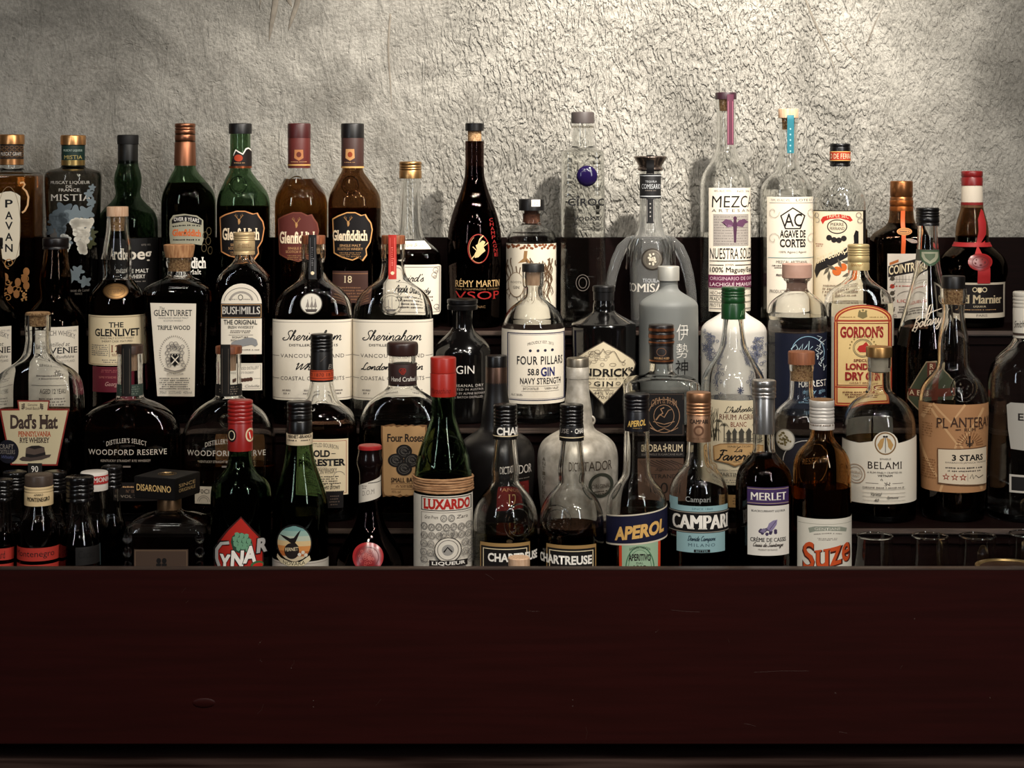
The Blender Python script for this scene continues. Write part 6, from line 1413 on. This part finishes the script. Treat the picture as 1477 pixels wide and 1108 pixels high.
b = Bottle('liqueur_bottle', 'green bottle with black cap and round eagle badge', 432, 'D',
           [(624, 17.4), (640, 18.3), (655, 20), (670, 23), (685, 28), (700, 33), (714, 37), (728, 39.4), (745, 40.2), (907, 39.5)], body='green', liq=('dark', 738), bx=1.5)
cs = b.cap(579, 600, 18, plastic((22, 18, 18), .28), grooves=(586, 591, 596), depth=.8, gw=1.3); b.cap(600, 624.5, 18, plastic((24, 20, 19), .3), name='sleeve', bev=.4, grooves=(606,))
cs = b.cap(624.5, 640, 18.9, ink((206, 188, 158)), name='neck_band', bev=.1)
L = Lab(b, cs); L.text('FERNET-BRANCA', 416, 627.5, 449, 632.5, DK, serif=True, bold=.02); L.tiny(434, 634, 448, 637, 1, TXT); L.tiny(415, 634, 430, 637, 1, TXT, 4); L.build('neck_band_print')
L = Lab(b); cx, cy_ = 424.5, 784.5
L.disc(cx, cy_, 25.5, 28, (24, 20, 20))
cols = [(110, 150, 146), (140, 168, 156), (176, 184, 164), (206, 178, 130), (200, 132, 70), (176, 100, 48), (196, 178, 148)]
for i, c in enumerate(cols):
    y0 = cy_ - 25.5 + i * 51 / 7; y1 = y0 + 51 / 7
    f = lambda y: math.sqrt(max(1 - ((y - cy_) / 25.6) ** 2, 0)) * 23.6
    L.poly([(cx - f(y0), y0), (cx + f(y0), y0), (cx + f((y0 + y1) / 2), (y0 + y1) / 2), (cx + f(y1), y1), (cx - f(y1), y1), (cx - f((y0 + y1) / 2), (y0 + y1) / 2)], c)
EG = (40, 28, 26)
L.poly([(404, 772), (412, 774), (419, 777), (424, 776), (430, 768), (434, 764.5), (430, 774), (427, 781), (424, 786), (418, 782), (410, 777)], EG); L.stroke([(418, 780), (426, 785), (430, 789)], 4, EG, 2)
L.disc(421, 795, 10.5, 11.5, (58, 44, 40)); L.text('FERNET', 412, 791, 430, 796, CREAM, bold=.01, rise=2); L.dots([(432, 800), (437, 797), (441, 801)], 2.6, (206, 196, 178)); L.poly([(401, 801), (406, 806), (420, 811), (434, 810), (446, 802), (448, 808), (438, 816), (420, 818), (406, 813), (400, 806)], (206, 192, 158)); L.text('NOVARA', 409, 808.5, 440, 814, K, arc=-2)
L.build('badge', 'round sky coloured badge with an eagle on a globe')
L = Lab(b); L.rect(391, 811, 474, 880, (184, 176, 164)); L.strokes([(393, 814, 473, 814)], .8, GR); L.build('label')

b = Bottle('liqueur_bottle', 'dark sloping bottle with dark red wax top and red wax seal', 533.5, 'D',
           [(676, 14), (690, 14.6), (720, 14.2), (735, 15.6), (748, 19), (760, 23.5), (772, 31), (784, 39.5), (797, 46), (812, 50), (907, 50)], body='dark', liq=('dark', 745))
b.turn('wax_top', [(642, 15.6), (643.5, 17), (647.5, 17.2), (648, 15.8)], plastic((150, 34, 34), .3), label='red wax top'); b.turn('wax_collar', [(647.6, 16.2), (652, 16.4), (656, 17), (663, 18.8), (669, 18.8), (675, 17), (681, 15.2), (692, 15), (720, 15)], plastic((30, 12, 12), .18), it=1, label='dark red wax collar')
cs = b.S([(676, 15.4), (730, 15.6)])
L = Lab(b, cs); L.poly([(517, 704), (535, 694), (551, 686.5), (551.5, 716), (535, 722), (517, 729)], (204, 196, 182)); L.text('D.O.M', 523, 709, 540, 716, GR, serif=True, rise=4); L.stroke([(531, 697), (551, 695)], 1, K); L.tiny(522, 700, 530, 706, 2, GR, 3); L.build('neck_label', 'white slanting neck label')
L = Lab(b, lift=.0016); L.disc(531, 804, 21.5, 22, plastic((122, 24, 28), .25)); L.ring(531, 804, 21.5, 22, 3.6, plastic((150, 40, 42), .2)); L.ring(531, 804, 15, 15.5, 1, (86, 16, 18)); rnd = random.Random(7)
for i in range(26): a, d = rnd.uniform(0, 6.3), rnd.uniform(1, 13); L.ring(531 + d * math.cos(a), 804 + d * math.sin(a), 2, 2, .7, plastic((176, 76, 70), .3), n=8)
L.build('wax_seal')

b = Bottle('liqueur_bottle', 'green bottle with red capsule and straw band above white label', 639.3, 'D',
           [(568, 16.5), (580, 17), (596, 17.4), (608, 19.5), (622, 24.5), (638, 30.5), (654, 36), (670, 39.8), (686, 41.6), (700, 42.2), (907, 42)], body='green', liq=('dark', 690))
b.cap(515, 537, 18.6, plastic((160, 36, 25), .35), bev=1.6); cs = b.cap(537.6, 571, 18.9, plastic((156, 35, 25), .35), name='capsule', bev=.8)
L = Lab(b, cs); L.text('Maraschino', 622, 560, 650, 568, (120, 24, 18), shear=.4); L.build('capsule_print')
b.emboss(642.5, 655, 27, 26, 'green', seed=3)
bm = bmesh.new(); k = b.k
for j in range(6):
    add_tube(bm, [((42.6 + .5 * math.sin(i * .9 + j)) * k * math.sin(2 * math.pi * i / 40), -(42.6 + .5 * math.sin(i * .9 + j)) * k * math.cos(2 * math.pi * i / 40), (b.yb - 686 - j * 3.5 + .5 * math.sin(i * .5 + 2 * j)) * k) for i in range(40)], 1.8 * k, 6, True)
finish(bm, 'straw_band', noisy('straw', (146, 104, 70), (186, 144, 104), 90, .7, .4, (1, 1, 4)), b.root)
L = Lab(b); L.rect(594, 716, 686, 890, (214, 206, 192)); L.frame(608, 717.5, 679.5, 737.5, 1.2, DK); L.frame(608, 739.5, 679.5, 812, .8, GR); L.text('LUXARDO', 611, 720, 677, 735.5, (170, 34, 26), serif=True, bold=.05); CN = (104, 100, 96)
L.text('Gran Prem', 613, 744, 632, 749, TXT, shear=.2); L.text('Zara', 658, 744, 674, 749, TXT, shear=.2)
coins = [(640, 748), (651, 748)] + [(612.5 + i * 10.4, 760 + (i % 2)) for i in range(7)] + [(613 + i * 10.4, 773) for i in range(3)] + [(655 + i * 9.4, 772) for i in range(3)] + [(613, 785), (622.5, 785), (669, 784), (677, 786), (613, 797), (622, 798), (669, 797), (677, 799), (640, 770), (650, 769), (614, 808), (676, 809)]
for (x, y) in coins: L.ring(x, y, 4.9, 5.4, .8, CN, n=14); L.ring(x, y, 3.4, 3.8, .5, CN, n=10); L.stroke([(x - 1.5, y + 2), (x, y - 2), (x + 1.6, y + 1)], 1, CN)
L.disc(645.5, 793, 18, 18.5, (214, 206, 192)); L.ring(645.5, 793, 18, 18.5, 1.2, DK); L.ring(645.5, 793, 14, 14.5, .8, TXT); L.disc(645.5, 793, 8, 8, (150, 146, 140)); L.stroke([(640, 796), (645, 789), (651, 796)], 2, DK); L.rect(621, 808, 671, 817, DK); L.text('LIQUEUR', 624, 809.5, 668, 815.5, WH, serif=True, bold=.02); L.build('label')

def chart(cx, ctop, cname, prof, liq, name, txt, cap_txt, lab_y, seal, cg):
    b = Bottle('liqueur_bottle', name, cx, 'D', prof, liq=liq)
    y0, y1, hw, c0 = cg
    b.cap(y0, y0 + 30, hw, plastic((20, 17, 17), .25), grooves=(y0 + 7, y0 + 12, y0 + 17, y0 + 22, y0 + 27), depth=.9, gw=1.3)
    cs = b.cap(y0 + 30, y1, hw + .3, ink((26, 22, 21), .4), name='sleeve', bev=.3, hw1=hw + .8)
    L = Lab(b, cs); cap_txt(L); L.rect(cx - 24, y1 - 3.6, cx + 24, y1 - 2.2, CREAM); L.build('sleeve_print')
    b.emboss(*seal, 'clear', seed=2)
    L = Lab(b); L.rect(cx - 36, lab_y, cx + 35, 880, (150, 118, 72)); L.rect(cx - 34.6, lab_y + 5, cx + 33.6, 880, (34, 28, 25)); L.frame(cx - 32, lab_y + 8, cx + 31, 832, 1.1, CREAM); txt(L); L.build('label')
CP = lambda y, g=0: [(y - 6, 15), (y + 4, 15.8), (y + 22, 17.4), (y + 40, 19.6), (y + 49, 20), (y + 57, 18.8), (y + 64, 19.6), (y + 72, 26), (y + 82, 35), (y + 94, 42), (y + 108, 45.8), (y + 124, 47), (907, 46.5)]
chart(729, 583, 0, CP(632), ('olive', 763), 'bulb bodied bottle of yellow green liqueur with black sleeve', lambda L: L.text('CHARTREUSE', 704, 798.5, 774, 811, WH, bold=.035),
      lambda L: L.text('CHARTREUSE', 717, 617, 790, 628.5, WH, bold=.035), 784, (748, 754, 20, 26), (583, 632.5, 17, 0))
chart(824.5, 583, 0, CP(634), ('dark', 756), 'bulb bodied bottle of dark green liqueur with black sleeve', lambda L: L.text('CHARTREUSE', 780, 802, 853.5, 815, WH, bold=.035),
      lambda L: [L.text('EUSE', 807.5, 619, 820.5, 625.5, (150, 142, 134)), L.dots([(824.5, 622.5)], .8, WH), L.text('CHAR', 829, 618.5, 841, 626, WH, bold=.02)], 787, (803.7, 754.5, 20, 24), (583, 634.5, 17, 0))

b = Bottle('aperitif_bottle', 'long necked bottle with slanting navy label and orange drink', 918.5, 'D',
           [(617, 17.4), (624, 18.2), (650, 18.6), (674, 19.4), (685, 20.6), (692, 24.5), (700, 32), (709, 38.5), (720, 42.6), (732, 44), (907, 43.5)], liq=('orange', 748))
b.cap(567.5, 592, 18.2, plastic((24, 20, 26), .28), grooves=(575, 580, 585, 590), depth=.8, gw=1.2); cs = b.cap(592, 620.5, 17.8, plastic((28, 24, 32), .35), name='sleeve', bev=.3, hw1=18.6)
L = Lab(b, cs); L.text('APEROL', 905.5, 608, 931, 617, (206, 168, 92), bold=.03, shear=.15, rise=3); L.tiny(913, 617, 926, 619, 1, (150, 120, 70)); L.build('sleeve_print')
L = Lab(b); L.poly([(871, 750), (962.5, 733), (962.5, 779.5), (871, 793)], (206, 196, 176)); L.poly([(871, 752), (962.5, 735), (962.5, 777), (871, 790.5)], (20, 20, 46))
L.text('APEROL', 887, 763, 957, 783, (214, 168, 96), bold=.045, shear=.12, rise=13); L.build('name_label', 'slanting navy label')
L = Lab(b, lift=.0003); L.poly([(893, 780), (952.5, 775), (951.5, 900), (894, 900)], (196, 60, 28)); L.poly([(897, 780), (949, 775), (948, 900), (898, 900)], (150, 176, 146)); L.ring(923, 822, 21, 34, 1.6, (70, 110, 80)); L.ring(923, 822, 17, 29, .7, (70, 110, 80))
L.text('BARBIERI PADOVA', 908, 791, 938, 795, DK, arc=3); L.text('APERITIVO', 906.5, 800, 938.5, 810, DK, bold=.03, arc=1); L.text('DAL', 918, 811, 928, 814, DK); L.text('1919', 914, 815.5, 932, 822, DK, bold=.02); L.build('lower_label', 'green lower label edged in red')

b = Bottle('aperitif_bottle', 'round shouldered bottle with copper cap and pale blue black banded label', 1007.8, 'D',
           [(632, 16.6), (645, 17.2), (660, 17.8), (669, 20), (676, 25.5), (684, 32.5), (693, 38.5), (704, 42), (716, 43.3), (907, 43)], liq=('red', 765))
b.cap(565.5, 597.5, 17.8, metal((176, 130, 96), .4), grooves=(580, 585, 590, 595), depth=.8, gw=1.3, knurl=0); cs = b.cap(597.5, 636, 17, metal((170, 132, 104), .45), name='sleeve', bev=.4, hw1=17.6)
L = Lab(b, cs); L.text('CAMPARI', 995.5, 605.5, 1021, 611.5, DK, serif=True, bold=.02); L.ring(1008, 621.5, 7.4, 7.6, 2.6, (96, 66, 48)); L.text('SINCE 1860', 998, 631.5, 1018, 634, (110, 80, 60)); L.build('sleeve_print')
PB = (136, 168, 172)
L = Lab(b); L.rect(967, 730.5, 1049, 739, PB); L.text('SINCE 1860', 998, 733, 1028, 736, (70, 100, 108)); L.rect(966, 720, 978, 731, PB); L.rect(964.6, 738.5, 1051, 769.5, (28, 24, 26)); L.strokes([(965, 740, 1050.6, 740), (965, 768, 1050.6, 768)], .8, (170, 160, 146)); L.text('CAMPARI', 970.5, 743.5, 1049, 764, WH, serif=True, bold=.055)
L.rect(976.5, 769.5, 1045, 797.5, PB); L.script('Davide Campari', 992, 773.5, 1032, 783.5, (40, 60, 72), 1); L.text('MILANO', 993, 784.3, 1031, 789, (50, 74, 86), space=1.3); L.rect(1001, 793, 1024, 797, K); L.text('BITTER', 1004, 793.8, 1021, 796.4, PB); L.build('label')
L = Lab(b); L.text('Campari', 989, 717, 1025, 727, (150, 150, 146), serif=True); L.build('glass_lettering')

b = Bottle('liqueur_bottle', 'dark cassis bottle with tall silver capsule and white and violet labels', 1101.8, 'D',
           [(622, 15), (640, 15.2), (652, 16.2), (658, 21), (665, 28.5), (673, 34.5), (682, 38.6), (694, 40.6), (710, 41), (907, 40.6)], liq=('dark', 653))
b.cap(548, 573, 17.4, metal((176, 172, 168), .3), grooves=(558, 565, 569.5), depth=.6); cs = b.cap(573, 625, 15.6, metal((168, 166, 164), .3), name='capsule', bev=.5)
L = Lab(b, cs); L.text('M', 1088, 600, 1096, 612, (110, 106, 106), shear=.3); L.build('capsule_print')
VI = (60, 40, 84); L = Lab(b); L.rect(1078, 703.5, 1137, 728.5, VI); L.strokes([(1078, 705.8, 1137, 705.8), (1078, 726.4, 1137, 726.4)], .8, (170, 150, 120)); L.text('MERLET', 1082.5, 711, 1133.5, 722, WH, serif=True, bold=.02); L.build('name_label', 'violet name label')
L = Lab(b); L.rect(1078.5, 730, 1137.5, 801.8, (216, 210, 200)); L.text('BLACKCURRANT LIQUEUR', 1084, 736, 1132, 739.5, K, serif=True, bold=.02); rnd = random.Random(6)
L.dots([(1108 + rnd.gauss(0, 7), 766 + rnd.gauss(0, 2.6)) for i in range(16)], 2.5, (66, 54, 84)); L.poly([(1106, 763), (1109, 755), (1115, 751), (1121, 750), (1120, 757), (1116, 763), (1112, 767)], (130, 118, 150)); L.stroke([(1110, 764), (1119, 752)], .8, VI); L.poly([(1096, 767), (1101, 762), (1106, 764), (1102, 769)], (120, 110, 138))
L.text('CRÈME DE CASSIS', 1082.5, 774.5, 1133, 781.8, (36, 28, 40), serif=True, bold=.02); L.script('Cassis de Saintonge', 1087, 783, 1129, 791.5, TXT, .8); L.text('PRODUIT DE FRANCE', 1094, 792, 1121, 794.5, GR); L.build('label')

b = Bottle('aperitif_bottle', 'amber glass bottle with white ridged cap and orange lettered label', 1185.5, 'D',
           [(614, 15.6), (624, 16), (633, 18), (641, 24.5), (649, 32.5), (658, 38), (669, 41), (684, 41.8), (907, 41.6)], body='amber', liq=('amber', 700))
cs = b.cap(576.5, 618.5, 17.9, ink((196, 190, 182), .35, .2), grooves=(587, 591.5, 597, 601.5, 610), depth=.8, gw=1.4); b.turn('cap_disc', [(575.6, 15.6), (576.6, 16.8), (577.6, 16.8)], metal((170, 128, 84), .4), label='gold cap top')
L = Lab(b, cs); L.tiny(1168, 612, 1202, 616.5, 1, (110, 96, 84), 3); L.build('cap_print')
L = Lab(b); L.rect(1150, 749, 1229.5, 900, (208, 202, 188)); L.strokes([(1151, 756.5, 1228, 756.5)], .6, (150, 146, 130)); L.poly([(1166, 763), (1175, 760), (1192, 759), (1212, 760.5), (1221, 764), (1220, 769), (1208, 766.5), (1192, 765.5), (1176, 767), (1168, 770)], (136, 140, 126)); L.text('GENTIANE', 1175, 761.5, 1212, 765.3, (206, 200, 186)); L.tiny(1174, 770, 1214, 773, 1, GR, arc=2); L.tiny(1178, 776, 1210, 780, 2, GR, 4)
OR = (190, 74, 30)
L.text('Suze', 1157.5, 786.2, 1226, 826.5, (70, 26, 16), serif=True, bold=.035, rise=15); L.text('Suze', 1159, 785, 1224.5, 825, OR, serif=True, bold=.012, rise=15); L.build('label')

# tulip glasses standing at the right end
def tulip(cx, label, dy=0.0):
    Y = 2.345 + dy; k = Y / F; h = .612; yb = HY + h / k
    root = bpy.data.objects.new('tasting_glass', None); COL.objects.link(root); root.location = ((cx - PX) * k, Y, ZC - h)
    tagthing(root, label, 'glass', 'tulip shaped tasting glasses')
    out = [(0, .019), (.004, .0195), (.008, .015), (.014, .011), (.020, .012), (.028, .020), (.040, .029), (.052, .0315), (.066, .0300), (.085, .0262), (.105, .0240), (.122, .0234)]
    pts = chaikin(out, 2); bm = bmesh.new()
    rows = [(0, 0, 0, 2, 0)] + [(z, r, r, 2, 0) for z, r in pts]
    inn = [(z, r - .0014) for z, r in pts if z > .027]
    rows += [(z, r, r, 2, 0) for z, r in inn[::-1]] + [(inn[0][0] - .002, .004, .004, 2, 0), (inn[0][0] - .0022, 0, 0, 2, 0)]
    loft(bm, rows, 40); finish(bm, 'bowl', glass('clear'), root)
    bm = bmesh.new(); add_tube(bm, [(.0228 * math.cos(t), .0228 * math.sin(t), .1222) for t in [2 * math.pi * i / 40 for i in range(40)]], .0011, 8, True); finish(bm, 'rim', glass('clear'), root)
tulip(1261.5, 'empty tulip glass beside the amber bottle with the white cap', .0); tulip(1341, 'empty tulip glass second from the white capped amber bottle', .0); tulip(1410, 'empty tulip glass behind the gold rimmed jar, nearer the middle', .0); tulip(1482, 'empty tulip glass cut off by the right edge', .014)

# jar with a gold screw rim, and a little corked bottle, just behind the board
Y = 2.264; k = Y / F; h = .612
root = bpy.data.objects.new('jar', None); COL.objects.link(root); root.location = ((1456 - PX) * k, Y, ZC - h); tagthing(root, 'jar with shiny gold rimmed lid just behind the board', 'jar')
zt = h - (817 - HY) * k
bm = bmesh.new(); loft(bm, [(0, 0, 0, 2, 0), (0, .038, .038, 2, 0), (.004, .0405, .0405, 2, 0), (zt - .012, .0405, .0405, 2, 0), (zt - .010, 0, 0, 2, 0)]); finish(bm, 'body', noisy('dark_preserve', (40, 18, 12), (60, 28, 18), 60, .25), root)
bm = bmesh.new(); loft(bm, [(zt - .0125, .0412, .0412, 2, 0), (zt - .0005, .0425, .0425, 2, 0), (zt + .0008, .042, .042, 2, 0), (zt + .0006, .0385, .0385, 2, 0), (zt - .0016, .0365, .0365, 2, 0), (zt - .0016, 0, 0, 2, 0)], 48); lid = finish(bm, 'lid', metal((196, 166, 112), .28), root)
bm = bmesh.new(); loft(bm, [(zt - .0016, 0, 0, 2, 0), (zt - .0016, .0362, .0362, 2, 0), (zt - .0008, .0350, .0350, 2, 0), (zt - .0008, 0, 0, 2, 0)], 48); finish(bm, 'lid_disc', ink((44, 22, 14), .3), lid)
Y = 2.262; k = Y / F
root = bpy.data.objects.new('small_bottle', None); COL.objects.link(root); root.location = ((748.5 - PX) * k, Y, ZC - h); tagthing(root, 'little bottle with pale wooden stopper showing just above the board', 'bottle')
zt = h - (803.5 - HY) * k
bm = bmesh.new(); loft(bm, [(0, 0, 0, 2, 0), (0, .021, .021, 2, 0), (.003, .023, .023, 2, 0), (zt - .045, .023, .023, 2, 0), (zt - .032, .012, .012, 2, 0), (zt - .012, .0115, .0115, 2, 0), (zt - .012, 0, 0, 2, 0)]); finish(bm, 'body', glass('brown'), root)
bm = bmesh.new(); loft(bm, [(zt - .0125, 0, 0, 2, 0), (zt - .0125, .0132, .0132, 2, 0), (zt - .001, .0138, .0138, 2, 0), (zt, .0128, .0128, 2, 0), (zt, 0, 0, 2, 0)]); finish(bm, 'stopper', M_palewood(), root)
